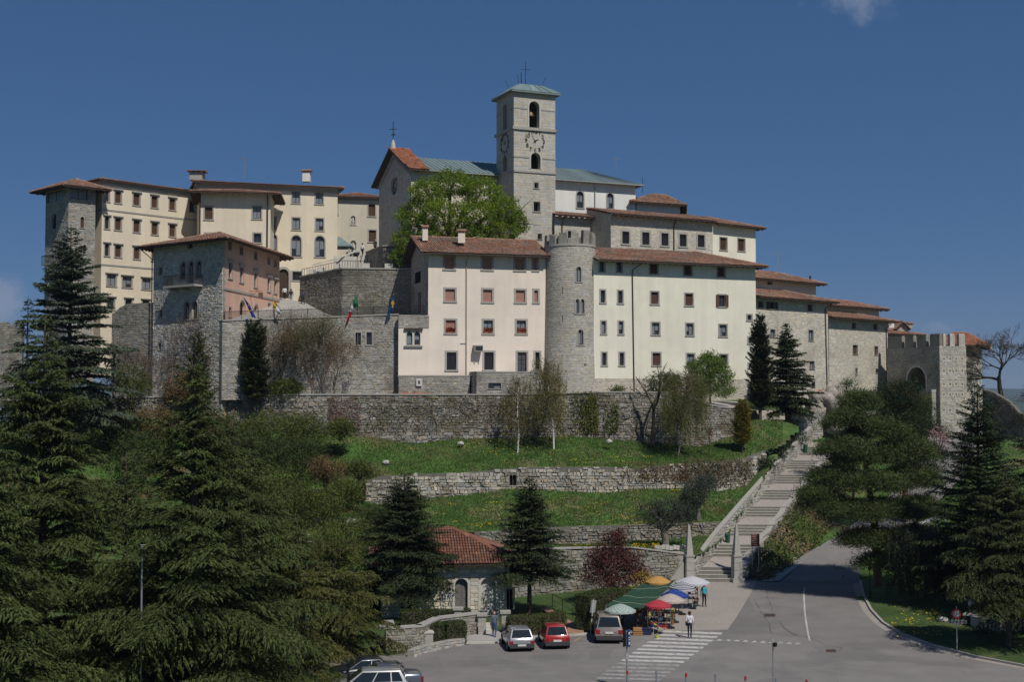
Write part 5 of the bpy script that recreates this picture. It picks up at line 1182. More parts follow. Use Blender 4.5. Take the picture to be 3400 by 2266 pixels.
fa = Fac(C(1323, 136.0), C(1560, 136.6)); u0, u1, za, zb = fa.rect(Z4(215, 1328, 263, 1392)); e = empty('notice_case', fa.p(u0, za, .1), 'white framed notice case hung on the low stone wall', 'sign')
mb = MB(); fa.box(mb, u0, u1, za, zb, .08, .22); mb.build('frame', M_frame_w, e); mb = MB(); fa.box(mb, u0+.18, u1-.18, za+.2, zb-.2, .22, .235); mb.build('poster', M_shutter, e)
u0, u1, za, zb = fa.rect(Z4(92, 1455, 310, 1475)); e = empty('roof_tile_stack', fa.p(u0, 15.0, .6), 'low stack of orange clay tiles at the foot of the low stone wall', 'tiles'); rd = random.Random(2)
for k in range(14):
    mb = MB(); uu = lerp(u0, u1, k/13); fa.box(mb, uu, uu+.32, 15.0, zb+rd.uniform(-.05, .12), .3, .7); mb.build('tile', mat('terra_new', (.5, .19, .09), var=.2, vscale=3), e)
# ---- rampart above the street, upper terrace, church terrace
R0, R1, R2 = (995, 153), (1137, 146.2), (1440, 146.6); RY = [R0, R1, R2]; Rt = [(995, 922), (1137, 893), (1440, 897)]; Rb = [(995, 1060), (1440, 1056)]
terrace_wall('rampart', 'dark stone rampart bending round above the street, behind the flags', 996, 1440, Rt, Rb, RY, M_stone_d, M_mortar_d, (.17, .32), (.25, .65), (.02, .07), 341, step=47, clip=False, cap=.14, tv=.14)
P = [[Vector((ray(px, HOR)[0]*Y, Y, 29.3 if j == 0 else 29.6)) for px in range(990, 1450, 23)] for j, Y in enumerate((147.0, 168))]
P = []
for j in range(2):
    P.append([Vector((ray(px, HOR)[0]*Y, Y, 29.25)) for px in range(1000, 1450, 20) for Y in [(pl(RY, px)+.4) if j == 0 else 170]])
grid('upper_terrace', P, M_conc)
TY = [(1214, 161), (1268, 150.2), (1440, 149.5)]; Tt = [(1214, 841), (1268, 818), (1440, 820)]
terrace_wall('church_terrace_wall', 'dark terrace wall under the big green tree beside the church', 1216, 1440, Tt, [(0, 905), (4000, 905)], TY, M_stone_d, M_mortar_d, (.18, .34), (.3, .7), (.02, .06), 345, step=28, clip=False, cap=.12, zb_fix=29.0)
P = []
for j in range(2): P.append([Vector((ray(px, HOR)[0]*Y, Y, 32.35)) for px in range(1110, 1800, 23) for Y in [(pl([(1110, 164), *TY, (1800, 148)], px)+.4) if j == 0 else 170]])
grid('church_terrace', P, M_conc)
e = empty('upper_staircase', at(1120, 889, 158), 'pale stone staircase with sloping balustrade climbing to the niche doorway', 'staircase')
a, c_ = at(1118, 887, 157.5), at(1213, 850, 160.5)
mb = MB(); mb.obox((a.x-.4, a.y, 29.2), (2.7, 0.6, 0), (0, 1.2, 0), (0, 0, Z(852, 158, 1140)-29.2)); mb.build('pedestal', M_trim_l, e)
for k in range(12):
    t = k/12; q = a.lerp(c_, t); mb = MB(); mb.obox((q.x, q.y-.2, 29.2), (.42, .13, 0), (-.5, 3.0, 0), (0, 0, q.z-29.2+.25)); mb.build('step', M_trim_l, e)
mb = MB(); mb.tube([a+Vector((-2.6, -1.6, .1)), a+Vector((0, -.6, .9)), c_+Vector((0, -.6, .9))], .1, 5)
mb.build('handrail', M_trim_l, e)
e = empty('street_railing', at(1100, 890, 147), 'light handrail following the top of the dark rampart', 'railing'); mb = MB(); pr = None
for px in range(1000, 1370, 9):
    q = at(px, pl(Rt, px), pl(RY, px))+Vector((0, .3, .14)); mb.tube([q, q+Vector((0, 0, .8))], .02, 4, cap=False)
    if pr: mb.tube([pr+Vector((0, 0, .8)), q+Vector((0, 0, .8))], .03, 4, cap=False)
    pr = q
mb.build('bars', M_iron, e, kind='stuff')
for k, px in enumerate((1035, 1068, 1120, 1213, 1290)):
    mb = MB(); q = at(px, pl(Rt, px), pl(RY, px))+Vector((0, .3, .14)); mb.box(q+Vector((0, 0, .28)), (.9, .35, .5), .1); mb.build('bench_block', M_trim_l, e)
# crenellated wall stubs on the left
terrace_wall('castle_wall', 'dark stepped castle wall left of the guest house', 372, 512, [(372, 1045), (400, 1020), (402, 1010), (512, 1005)], [(0, 1330), (3000, 1330)], [(372, 139), (512, 137)], M_stone_d, M_mortar_d, (.2, .34), (.3, .7), (.02, .06), 351, step=28, clip=False, single=150)
terrace_wall('castle_wall', 'low battlemented wall at the far left edge behind the cedars', -200, 75, [(-200, 1070), (25, 1070), (26, 1092), (47, 1092), (48, 1065), (110, 1060), (175, 1080)], [(0, 1330), (3000, 1330)], [(-200, 140), (175, 140)], M_stone_d, M_mortar_d, (.2, .34), (.3, .7), (.02, .06), 352, step=12.5, clip=False, single=120)
# ---- staircase
e = empty('grand_staircase', (17, 111.5, 0), 'long straight stone staircase climbing from the car park to the gate', 'staircase')
def stw(Y): return pl([(111.5, 3.75), (114, 3.3), (150, 3.05)], Y)
Y = 111.5; k = 0; zc = 0.0; rd = random.Random(6)
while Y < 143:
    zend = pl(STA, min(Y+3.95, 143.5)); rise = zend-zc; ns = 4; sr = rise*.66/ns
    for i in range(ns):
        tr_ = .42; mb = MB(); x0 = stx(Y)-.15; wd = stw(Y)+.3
        mb.obox((x0, Y, zc-.9), (wd, -.06*wd, 0), (.5365*tr_*1.02, tr_*1.02, 0), (0, 0, sr+.9-.06)); st_ = mb.build('step', mat('riser_shaded', (.2, .185, .16), var=.2, vscale=3), e); mb = MB(); mb.obox((x0, Y-.03, zc+sr-.058), (wd, -.06*wd, 0), (.5365*tr_, tr_+.03, 0), (0, 0, .05)); mb.build('tread', M_trim, st_); zc += sr; Y += tr_  # riser colour darkened to paint in their shade, over weathered stone; treads paler
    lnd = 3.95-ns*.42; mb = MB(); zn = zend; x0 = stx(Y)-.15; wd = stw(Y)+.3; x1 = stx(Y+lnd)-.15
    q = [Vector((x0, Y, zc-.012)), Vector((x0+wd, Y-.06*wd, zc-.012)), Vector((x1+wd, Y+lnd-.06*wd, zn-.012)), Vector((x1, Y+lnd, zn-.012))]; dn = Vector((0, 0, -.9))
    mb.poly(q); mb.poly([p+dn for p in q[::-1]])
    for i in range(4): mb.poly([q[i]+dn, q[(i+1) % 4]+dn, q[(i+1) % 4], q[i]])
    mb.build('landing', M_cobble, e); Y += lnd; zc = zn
# left parapet, right kerb
def sidewall(name, label, Ys, xo, hgt, thick, seed, mt, capw, inner=1, stones=True, zoff=0.0, wob=0.0, zdown=1.5):
    pp = [(stx(Y)+xo(Y)+wob*math.sin(Y*1.9), Y, pl(STA, Y)+hgt(Y), pl(STA, Y)-zdown) for Y in Ys]; e = empty(name, (pp[0][0], pp[0][1], 0), label, 'wall'); PF = PolyFac(pp)
    zt_ = lambda u: float(np.interp(u, PF.S, [p[2] for p in pp])); zb_ = lambda u: float(np.interp(u, PF.S, [p[3] for p in pp]))
    mb = MB()
    for i, f in enumerate(PF.fs):
        a, b_ = pp[i], pp[i+1]
        for o in (0, -thick): mb.poly([f.p(0, a[3], o), f.p(f.L, b_[3], o), f.p(f.L, b_[2], o), f.p(0, a[2], o)])
    for q, f, u in ((pp[0], PF.fs[0], 0), (pp[-1], PF.fs[-1], PF.fs[-1].L)): mb.poly([f.p(u, q[3], 0), f.p(u, q[2], 0), f.p(u, q[2], -thick), f.p(u, q[3], -thick)])
    mb.build('core', M_mortar, e)
    if stones: stones_on(e, PF, 0, PF.L, pp[0][3], pp[-1][2], [], mt, h=(.2, .36), w=(.25, .6), d=(.02, .08), jit=.035, single=300, seed=seed, ztop=lambda u: zt_(u)-.02, zbot=zb_, tv=.15)
    for i, f in enumerate(PF.fs):
        a, b_ = pp[i], pp[i+1]; mb = MB(); q = [f.p(0, a[2]+.003, capw), f.p(f.L-.01, b_[2]+.003, capw), f.p(f.L-.01, b_[2]+.003, -thick-capw), f.p(0, a[2]+.003, -thick-capw)]; up = Vector((0, 0, .13))
        mb.poly([x+up for x in q]); mb.poly(q[::-1])
        for k in range(4): mb.poly([q[k], q[(k+1) % 4], q[(k+1) % 4]+up, q[k]+up])
        mb.build('coping_stone', M_trim, e)
    return e
Fac_sv = Fac.__init__
sidewall('stair_parapet', 'tall stone parapet with smooth coping on the left side of the staircase', [111.6+1.6*k for k in range(21)], lambda Y: -.12, lambda Y: 1.45, .32, 361, M_stone, .06)
sidewall('stair_kerb', 'low winding stone kerb along the right side of the staircase', [112.2+1.05*k for k in range(30)], lambda Y: stw(Y)+.1, lambda Y: .28, .42, 362, M_stone, .05, stones=False, wob=.16)
terrace_wall('stair_head_wall', 'pale stone wall at the head of the staircase below the small tiled gate', 2625, 2790, [(2625, 1372), (2690, 1362), (2790, 1360)], [(2600, 1460), (2800, 1470)], [(2625, 144), (2790, 148)], M_stone, M_mortar, (.2, .34), (.3, .7), (.02, .08), 363, step=27, clip=False, tv=.16)
# obelisks at the foot
for k, (px, nm) in enumerate(((2288, 'left'), (2446, 'right'))):
    q = gz(px, 1934); e = empty('obelisk', q, f'{nm}-hand stone obelisk on a block pedestal at the foot of the stairs', 'obelisk', 'obelisks at the foot of the stairs')
    for j, (z_, h_, w_) in enumerate(((0, .35, 1.05), (.35, .62, .72), (.98, .62, .7), (1.61, .5, .68), (2.12, .14, .8))):
        mb = MB(); mb.box(q+Vector((0, 0, z_+h_/2)), (w_, w_, h_-.012), .25); mb.build('block', M_trim, e)
    mb = MB(); r0_, z0_ = .29, 2.26; ht = 2.35
    def ring(r, z): return [q+Vector((r*math.cos(.25+math.pi/4+math.pi/2*i)*1.414, r*math.sin(.25+math.pi/4+math.pi/2*i)*1.414, z)) for i in range(4)]
    A, B_, T = ring(r0_, z0_), ring(.09, z0_+ht), q+Vector((0, 0, z0_+ht+.25))
    for i in range(4): mb.poly([A[i], A[(i+1) % 4], B_[(i+1) % 4], B_[i]]); mb.poly([B_[i], B_[(i+1) % 4], T])
    sh = mb.build('shaft', M_trim, e)
    if k == 1:
        mb = MB(); mb.tube([T, T+Vector((0, 0, .75))], .03, 4); mb.tube([T+Vector((-.22, 0, .5)), T+Vector((.22, 0, .5))], .03, 4); mb.build('cross', M_iron, sh)
# sloping pedestal wall left of the left obelisk
q = gz(2288, 1934); mb = MB(); a = gz(2225, 1945)
e = empty('pedestal_wall', a, 'short sloping stone cheek wall left of the left obelisk', 'wall')
P_ = [Vector((a.x, a.y-.3, 0)), Vector((q.x-.45, q.y-.1, 0)), Vector((q.x-.45, q.y-.1, 1.75)), Vector((a.x, a.y-.3, .5))]; th = Vector((0, .5, 0))
mb.poly(P_); mb.poly([p+th for p in P_[::-1]])
for k in range(4): mb.poly([P_[k]+th, P_[(k+1) % 4]+th, P_[(k+1) % 4], P_[k]])
mb.build('body', M_trim, e)
mb = MB(); mb.box((q.x-.85, q.y+.35, 1.15), (.75, .75, 2.3), 0); mb.build('pier', M_trim, e); mb = MB(); mb.box((q.x-.85, q.y+.35, 2.38), (.9, .9, .16), 0); mb.build('pier_cap', M_trim, e)
# ---- bank right of the stairs (heights interpolated between surveyed points)
RP = [(23.5, 111, .04), (27.5, 117.5, 1.1), (32.5, 123, 2.7), (38, 129, 5.1), (43, 135, 7.8), (47, 142, 9.8), (49, 149, 11.2)]
ctl = np.array([(20.2, 105, 0), (26, 100, 0), (30, 95, 0), (30, 106, .15), (34, 104, .2), (45, 88, .35), (60, 80, .35), (78, 75, .35), (33, 98, .25), (40, 88, .35), (38, 105, .7), (48, 97, 1.0), (55, 88, .8), (36, 112, 2.0), (44, 116, 3.2), (50, 126, 5.5), (60, 120, 4.5), (75, 110, 4), (80, 130, 7),
    (20, 112.5, .15), (22.4, 116, 1.7), (26.2, 123.5, 4.2), (31.0, 132.4, 7.1), (36.8, 143.5, 10.6), (36, 150, 12.2), (42, 156, 11.5), (48, 158, 9.8), (52, 152, 9), (60, 152, 9.5), (75, 150, 12), (70, 165, 13), (39, 147, 11.0), (90, 165, 12), (95, 90, 2), (95, 140, 9)]+RP+[(x+2.6, y-2.0, z) for x, y, z in RP[1:]]+[(x-1.6, y+1.2, z+.1) for x, y, z in RP[2:]])
def hz(x, y):
    d2 = (ctl[:, 0]-x)**2+(ctl[:, 1]-y)**2+4.0; w_ = 1/d2**1.7; z_ = float((w_*ctl[:, 2]).sum()/w_.sum()); best = (1e9, 0)
    for a, b_ in zip(RP, RP[1:]):
        dx, dy = b_[0]-a[0], b_[1]-a[1]; t = min(1, max(0, ((x-a[0])*dx+(y-a[1])*dy)/(dx*dx+dy*dy))); dd = math.hypot(x-a[0]-dx*t, y-a[1]-dy*t)
        if dd < best[0]: best = (dd, a[2]+(b_[2]-a[2])*t)
    k = min(1, max(0, (best[0]-4.2)/3.5)); k = k*k*(3-2*k); return lerp(best[1]-.32, z_, k)
P = []
for Y in np.arange(98, 168, 1.6):
    r = []
    for x in np.concatenate([np.arange(17, 60, 1.3), np.arange(60, 112, 4)]):
        xr = stx(Y)+stw(Y)+.25 if Y > 111.5 else 18
        if Y > 145: xr = 30
        x = max(x, xr); z_ = hz(x, Y)
        kx = float(np.interp(Y, [75.5, 81.8, 90, 102.5, 111, 118], [29, 26.0, 25.2, 27.2, 29.4, 32]))
        if Y < 112 and x < kx: z_ = -.05
        r.append(Vector((x, Y, z_+(.12*nse(x, Y) if Y > 112 and z_ > .6 else 0))))
    P.append(r)
grid('right_bank', P, M_grass)
# ---- asphalt, cobbles, road
def sheet(name, P, z, mt, parent=None, kind='structure'):
    mb = MB(); mb.poly([(p[0], p[1], z) for p in P]); return mb.build(name, mt, parent, kind=kind)
KERB = [gz(*p) for p in ((2853, 1931), (2858, 1955), (2866, 1984), (2890, 2030), (2929, 2072), (2990, 2110), (3092, 2148), (3240, 2187), (3399, 2217), (3700, 2262))]
lot = [gz(*p) for p in ((300, 2330), (900, 2215), (1180, 2172), (1290, 2180), (1400, 2160), (1552, 2142), (1690, 2128), (1850, 2112), (1955, 2108), (2050, 2080), (2130, 2000), (2200, 1945), (2290, 1931), (2450, 1931), (2520, 1912))]
lot += [Vector((22.6, 111.6, 0)), Vector((29.0, 111.0, 0))]+KERB+[gz(3900, 2500), gz(300, 2600)]
sheet('parking_lot', lot, 0.0, M_asphalt)
cob = [gz(*p) for p in ((2240, 1945), (2290, 1931), (2450, 1931), (2520, 1915), (2500, 1960), (2470, 2010), (2440, 2060), (2415, 2093), (2200, 2096), (2150, 2090), (2140, 2050))]
sheet('cobbled_forecourt', cob, .004, M_cobble)
L_, Rr = [], []
for i, (x, y, z) in enumerate(RP):
    a = Vector(RP[max(i-1, 0)]); b_ = Vector(RP[min(i+1, len(RP)-1)]); t = (b_-a); t.z = 0; t.normalize(); n_ = Vector((-t.y, t.x, 0))
    L_.append(Vector((x, y, z))+n_*2.2); Rr.append(Vector((x, y, z))-n_*3.2)
L_[0] = Vector((21.5, 111.3, .01)); Rr[0] = Vector((28.8, 110.4, .01))
P = []
for i in range(len(RP)-1):
    for t in (0, .25, .5, .75): P.append([L_[i].lerp(L_[i+1], t).lerp(Rr[i].lerp(Rr[i+1], t), s)+Vector((0, 0, .12 if i > 0 else .005+.115*t)) for s in (0, .5, 1)])
grid('uphill_road', P, M_asphalt)
# gutter strip of concrete at the road edge, worn paler band
P = [[L_[0].lerp(L_[1], t)+Vector((-.6, .2, .02)) for t in np.linspace(0, 1, 6)], [L_[0].lerp(L_[1], t)+Vector((.75, -.1, .14)) for t in np.linspace(0, 1, 6)]]
grid('road_shoulder', P, M_conc)
mb = MB()
for a, b_ in zip(KERB, KERB[1:]):
    t = (b_-a).normalized(); n_ = Vector((-t.y, t.x, 0)); n_ = n_ if n_.x > 0 else -n_
    mb.obox(a-n_*.02, b_-a, n_*.18, Vector((0, 0, .13)))
mb.build('kerb', M_trim, kind='structure')
mb = MB()
for a, b_ in zip(KERB, KERB[1:]):
    t = (b_-a).normalized(); n_ = Vector((-t.y, t.x, 0)); n_ = n_ if n_.x > 0 else -n_; mb.poly([a-n_*.55+Vector((0, 0, .006)), b_-n_*.55+Vector((0, 0, .006)), b_-n_*.02+Vector((0, 0, .006)), a-n_*.02+Vector((0, 0, .006))])
mb.build('gutter_strip', M_cobble, kind='structure')
lawn = KERB+[Vector((90, 78, 0)), Vector((95, 100, 0)), Vector((40, 100.5, 0)), Vector((29.5, 111, 0))]
P = []
for t in np.linspace(0, 1, 9): P.append([(a+Vector((.14, .14, .11))).lerp(Vector((a.x+22+a.x*.2, max(a.y+13, 98), .9)), t)+Vector((0, 0, .1*nse(a.x+t*9, a.y)*t)) for a in KERB])
grid('lawn', P, M_lawn)
# crossing stripes and markings
cr = bpy.data.objects.new('pedestrian_crossing', None); COL.objects.link(cr); cr['kind'] = 'structure'
for k in range(14):
    lx, ly = 1180-80*k, 698+57*k*.985; rx, ry = 2112-73.3*k, 735+55.4*k
    if k < 3: lx = max(lx, 1150-50*k)
    q = [gz(*N3(lx-16, ly+14)), gz(*N3(rx-22, ry+16)), gz(*N3(rx+4, ry-14)), gz(*N3(lx+22, ly-14))]
    mb = MB(); mb.poly([(p.x, p.y, .008) for p in q]); mb.build('stripe', M_paint if k < 9 else M_paint_w, cr)
tri = bpy.data.objects.new('give_way_line', None); COL.objects.link(tri); tri['kind'] = 'structure'
for k in range(10):
    cx, cy = 1630+80*k, 1046+3.6*k; q = [gz(*L3(cx-30, cy+5)), gz(*L3(cx+30, cy+5)), gz(*L3(cx+2, cy-11))]; mb = MB(); mb.poly([(p.x, p.y, .008) for p in q]); mb.build('triangle', M_paint, tri)
ln = [N5(212, 595), N5(203, 650), N5(205, 720), N5(213, 840), N5(228, 950), N5(245, 1050), N5(260, 1118)]
mb = MB()
for a, b_ in zip(ln, ln[1:]): mb.poly([(*gz(a[0]-2.6, a[1])[:2], .008), (*gz(b_[0]-2.8, b_[1])[:2], .008), (*gz(b_[0]+2.8, b_[1])[:2], .008), (*gz(a[0]+2.6, a[1])[:2], .008)])
mb.build('centre_line', M_paint, kind='structure')
mb = MB(); mb.poly([(*gz(*N8(*p))[:2], .008) for p in ((1425, 530), (1450, 530), (1585, 445), (1565, 445))]); mb.build('bay_line', M_paint_y, kind='structure')
for k, r in enumerate((L3(2040, 803, 2143, 830), N5(420, 1203, 515, 1228))):
    e = empty('drain_grate', gz((r[0]+r[2])/2, (r[1]+r[3])/2), ('rusty drain grate in the road nearer the cobbles', 'rusty drain grate in the asphalt left of the lawn corner')[k], 'drain', 'drain grates in the road')
    a, b_, c_, d_ = gz(r[0], r[3]), gz(r[2], r[3]), gz(r[2], r[1]), gz(r[0], r[1]); mb = MB(); mb.poly([(p.x, p.y, .009) for p in (a, b_, c_, d_)]); mb.build('pit', M_dark, e)
    for j in range(9):
        t0, t1 = j/9, (j+.55)/9; mb = MB(); p0, p1 = a.lerp(b_, t0), a.lerp(b_, t1); p2, p3 = d_.lerp(c_, t1), d_.lerp(c_, t0); mb.poly([(p.x, p.y, .014) for p in (p0, p1, p2, p3)]); mb.build('bar', mat('rust_bar', (.12, .075, .055)), e)
# asphalt repairs and tar-sealed cracks
crk = MB(); rd = random.Random(12)
for pts_ in ((L3(2065, 580), L3(2070, 660), L3(2110, 740), L3(2120, 790)), (L3(1945, 660), L3(2000, 770), L3(2080, 880), L3(2110, 985)), (L3(2180, 870), L3(2230, 940), L3(2310, 985), L3(2353, 1000)), (N5(0, 985), N5(100, 1060), N5(260, 1085), N5(400, 1155), N5(560, 1185), N5(575, 1195)), (N5(575, 1195), N5(500, 1235))):
    for a, b_ in zip(pts_, pts_[1:]):
        n_ = 7; pr = None
        for k in range(n_+1):
            q = gz(lerp(a[0], b_[0], k/n_)+rd.uniform(-2, 2), lerp(a[1], b_[1], k/n_)+rd.uniform(-1, 1)); q.z = .007
            if pr is not None: d_ = (q-pr).normalized(); n2 = Vector((-d_.y, d_.x, 0))*rd.uniform(.012, .035); crk.poly([pr-n2, q-n2, q+n2, pr+n2])
            pr = q
crk.build('asphalt_cracks', mat('tar', (.11, .105, .1)), kind='structure')
for k, P_ in enumerate(((N5(300, 1180), N5(640, 1150), N5(700, 1230), N5(420, 1290)), (L3(1650, 700), L3(1900, 640), L3(1960, 780), L3(1790, 860)), (N4(1500, 560), N4(1900, 480), N4(1980, 640), N4(1560, 760)), (N3(40, 1000), N3(420, 960), N3(330, 1110), N3(20, 1150)))):
    sheet('asphalt_patch', [gz(*p) for p in P_], .003, mat('asphalt_patch', (.185, .176, .168), rough=.93, var=.12, vscale=.5))
# pavement by the gate piers, brick path
pav = [gz(*p) for p in (L2(1365, 1075), L2(1700, 1070), L2(1990, 1040), L2(2353, 1010), (1955, 2108), N8(1600, 420), N8(1360, 440), L2(2040, 1000), L2(1700, 985), L2(1560, 940), L2(1375, 955))]
sheet('pavement', pav, .10, M_conc)
mb = MB(); q = [gz(*p) for p in (L2(1060, 1110), L2(1365, 1082), L2(1700, 1075), L2(1990, 1045), (1955, 2109))]
for a, b_ in zip(q, q[1:]): mb.obox(a, b_-a, Vector((0, .2, 0)), Vector((0, 0, .11)))
mb.build('kerb', M_trim_l, kind='structure')
bp_ = [gz(*p) for p in (N8(1600, 420), N8(1360, 440), N8(1290, 330), N8(1190, 170), N8(900, 30), N8(1060, 30), N8(1330, 195), N8(1560, 300))]
sheet('brick_path', bp_, .106, M_brickpath)
# ================================================================ vegetation
def unit(a): return a/np.maximum(np.linalg.norm(a, axis=-1, keepdims=True), 1e-9)
def diamonds(Cn, D, Nn, L, Wd):
    """leaf-sized pointed blades: centres, direction, rough normal, length and width"""
    D = unit(D); S = unit(np.cross(D, Nn)); L = np.asarray(L).reshape(-1, 1) if np.ndim(L) else L; Wd = np.asarray(Wd).reshape(-1, 1) if np.ndim(Wd) else Wd
    V = np.stack([Cn-D*L*.45+S*Wd*.52, Cn+D*L*.55, Cn-D*L*.45-S*Wd*.52], 1).reshape(-1, 3)
    return V, np.arange(len(Cn)*3).reshape(-1, 3)
def tints(r, n, var=.22, hue=.08):
    g = np.clip(r.normal(1, var, n), .4, 1.8); h = r.normal(0, hue, n); return np.stack([g*(1+h), g, g*(1-h)], 1)
def conifer(name, label, base, H, Rr, mt, seed, asc=(.05, .55), drp=.42, dz=.3, nb=5, n2=.2, n3=.085, sl=.42, el=(.26, .075), zs=.06, power=.85, top=.12, cat='tree', group=None, bark=None, hang=.35, trunk_r=None, lean=(0, 0), ragged=.25, gap=0.0, flat=1.0):
    r = np.random.default_rng(seed); base = Vector(base); e = empty(name, base, label, cat, group)
    bx = np.array(base); mb = MB(); tr = trunk_r or H*.017
    ax = lambda z: np.array([lean[0]*z/H, lean[1]*z/H, z])
    mb.tube([Vector(bx+ax(H*k/8)) for k in range(9)], [tr*(1-k/8.4)+.015 for k in range(9)], 8); mb.tube([base+Vector((0, 0, -.6)), base], tr*1.15, 8); mb.build('trunk', bark or M_bark, e)
    CN, DD, NN, LL = [], [], [], []; wood = MB()
    z = zs*H; lv = 0
    while z < H*.985:
        t = z/H; k = nb if t < .85 else 3; az0 = r.uniform(0, 6.28)
        for i in range(k):
            if r.random() < gap: continue
            az = az0+6.283*i/k+r.normal(0, .3); Lb = Rr*((1-t)**power)*r.uniform(1-ragged*1.4, 1+ragged*.35)+top
            if t < .12: Lb *= .85
            a = lerp(asc[0], asc[1], t)+r.normal(0, .07); d = drp*(1-.5*t)+r.normal(0, .05)
            h = np.array([math.cos(az), math.sin(az), 0]); sd = np.array([-h[1], h[0], 0]); o = bx+ax(z)
            zc = lambda s: Lb*(a*s-d*s**2.1)
            if Lb > .9: wood.tube([Vector(o+h*Lb*s+np.array([0, 0, zc(s)])) for s in (0, .35, .7)], [.012*Lb+.012, .009*Lb+.008, .01], 3, cap=False)
            ns = max(3, int(Lb/n2)); ss = (np.arange(ns)+r.random(ns))/ns*.9+.1
            for s in ss:
                p0 = o+h*Lb*s+np.array([0, 0, zc(s)]); tang = h+np.array([0, 0, a-2.1*d*s**1.1])
                for sg in (-1, 1):
                    l2 = (Lb*sl*(1-s)**.75+.16+.05*Lb)*r.uniform(.6, 1.15); ang = r.uniform(.7, 1.1)
                    dr = tang*math.cos(ang)+sd*sg*math.sin(ang); n_ = max(2, int(l2/n3)); q = (np.arange(n_)+r.random(n_))/n_
                    C_ = p0+dr*(l2*q)[:, None]; C_[:, 2] -= hang*l2*q**2*flat
                    T_ = np.repeat(dr[None], n_, 0).copy(); T_[:, 2] -= 2*hang*q*flat
                    CN.append(C_+r.normal(0, .035, (n_, 3))); DD.append(T_+r.normal(0, .38, (n_, 3))); NN.append(np.array([0, 0, 1])+r.normal(0, .45, (n_, 3))); LL.append(np.full(n_, 1.0))
        z += dz*(.7+.6*r.random())*(1 if t < .7 else .7)
    CN = np.concatenate(CN); DD = np.concatenate(DD); NN = np.concatenate(NN); n = len(CN); sz = r.uniform(.7, 1.3, n)
    V, Fc = diamonds(CN, DD, NN, el[0]*sz, el[1]*sz*r.uniform(.8, 1.3, n))
    # broad tone patches from branch to branch, as living foliage has
    tt = tints(r, n, .2, .06); ph = np.sin(CN[:, 2]*1.7+seed)+np.sin(CN[:, 0]*1.3+CN[:, 1]*1.1); tt *= (1+.10*ph)[:, None]
    wood.build('branches', bark or M_bark, e)
    link('crown', np_mesh('crown', V, Fc, tt, mt), e); return e
def leaf_cloud(r, lobes, nclump, per, spread, L, Wd, shell=.55, up=.3):
    C_ = []
    vol = np.array([l[1]*l[2]*l[3] for l in lobes])**.75; vol = vol/vol.sum()
    for l, v in zip(lobes, vol):
        n = int(nclump*v)+1; d = unit(r.normal(size=(n, 3))); rad = r.uniform(shell, 1.03, n)**.7
        C_.append(np.array(l[0])+d*rad[:, None]*np.array(l[1:4]))
    C_ = np.concatenate(C_); n = len(C_); tone = np.repeat(r.normal(1, .13, n), per)
    P = np.repeat(C_, per, 0)+r.normal(0, spread, (n*per, 3))*np.array([1, 1, .75]); m = len(P)
    D = r.normal(size=(m, 3)); Nn = r.normal(size=(m, 3))+np.array([0, 0, up*3]); sz = r.uniform(.65, 1.35, m)
    V, Fc = diamonds(P, D, Nn, L*sz, Wd*sz); return V, Fc, tints(r, m, .18, .07)*tone[:, None]
def limbs(mb, r, base, fork, targets, r0, depth=2):
    base = Vector(base); fork = Vector(fork); mb.tube([base+Vector((0, 0, -.5)), base.lerp(fork, .5)+Vector((r.normal(0, .08), r.normal(0, .08), 0)), fork], [r0*1.25, r0, r0*.8], 8)
    for t in targets:
        t = Vector(t); m = fork.lerp(t, .5)+Vector((r.normal(0, .3), r.normal(0, .3), .25)); mb.tube([fork, m, t], [r0*.6, r0*.38, r0*.12], 6)
        for k in range(depth*3):
            s = r.uniform(.35, 1); p = m.lerp(t, s) if s > .5 else fork.lerp(m, s*2); q = t+Vector(r.normal(0, 1, 3))*((t-fork).length*.15); mb.tube([p, p.lerp(q, .5)+Vector((0, 0, .12)), q], [r0*.2, r0*.12, .012], 4, cap=False)
def broadleaf(name, label, base, fork, lobes, nclump, per, spread, L, Wd, mt, seed, r0=.2, bark=None, cat='tree', group=None, shell=.5, depth=2):
    r = np.random.default_rng(seed); e = empty(name, base, label, cat, group); mb = MB()
    limbs(mb, r, base, fork, [l[0] for l in lobes], r0, depth); mb.build('trunk', bark or M_bark, e)
    V, Fc, tt = leaf_cloud(r, lobes, nclump, per, spread, L, Wd, shell); link('crown', np_mesh('crown', V, Fc, tt, mt), e); return e
def shrub(name, label, c, rx, ry, rz, mt, seed, n=220, per=12, L=.16, Wd=.09, spread=.16, cat='shrub', group=None, stems=6, bark=None, shell=.35):
    r = np.random.default_rng(seed); e = empty(name, c, label, cat, group); c = Vector(c); mb = MB()
    for k in range(stems):
        t = c+Vector((r.normal(0, rx*.45), r.normal(0, ry*.45), rz*r.uniform(1.0, 1.7))); mb.tube([c+Vector((r.normal(0, .1), r.normal(0, .1), -.3)), c.lerp(t, .5)+Vector((r.normal(0, .1), 0, .1)), t], [.05, .03, .012], 4, cap=False)
    mb.build('stems', bark or M_bark, e, kind='stuff')
    lob = [(np.array(c)+np.array([0, 0, rz*.95]), rx, ry, rz)]+[(np.array(c)+np.array([r.normal(0, rx*.5), r.normal(0, ry*.5), rz*r.uniform(.6, 1.5)]), rx*.55, ry*.55, rz*.5) for _ in range(3)]
    V, Fc, tt = leaf_cloud(r, lob, n, per, spread, L, Wd, shell); link('foliage', np_mesh('foliage', V, Fc, tt, mt), e); return e
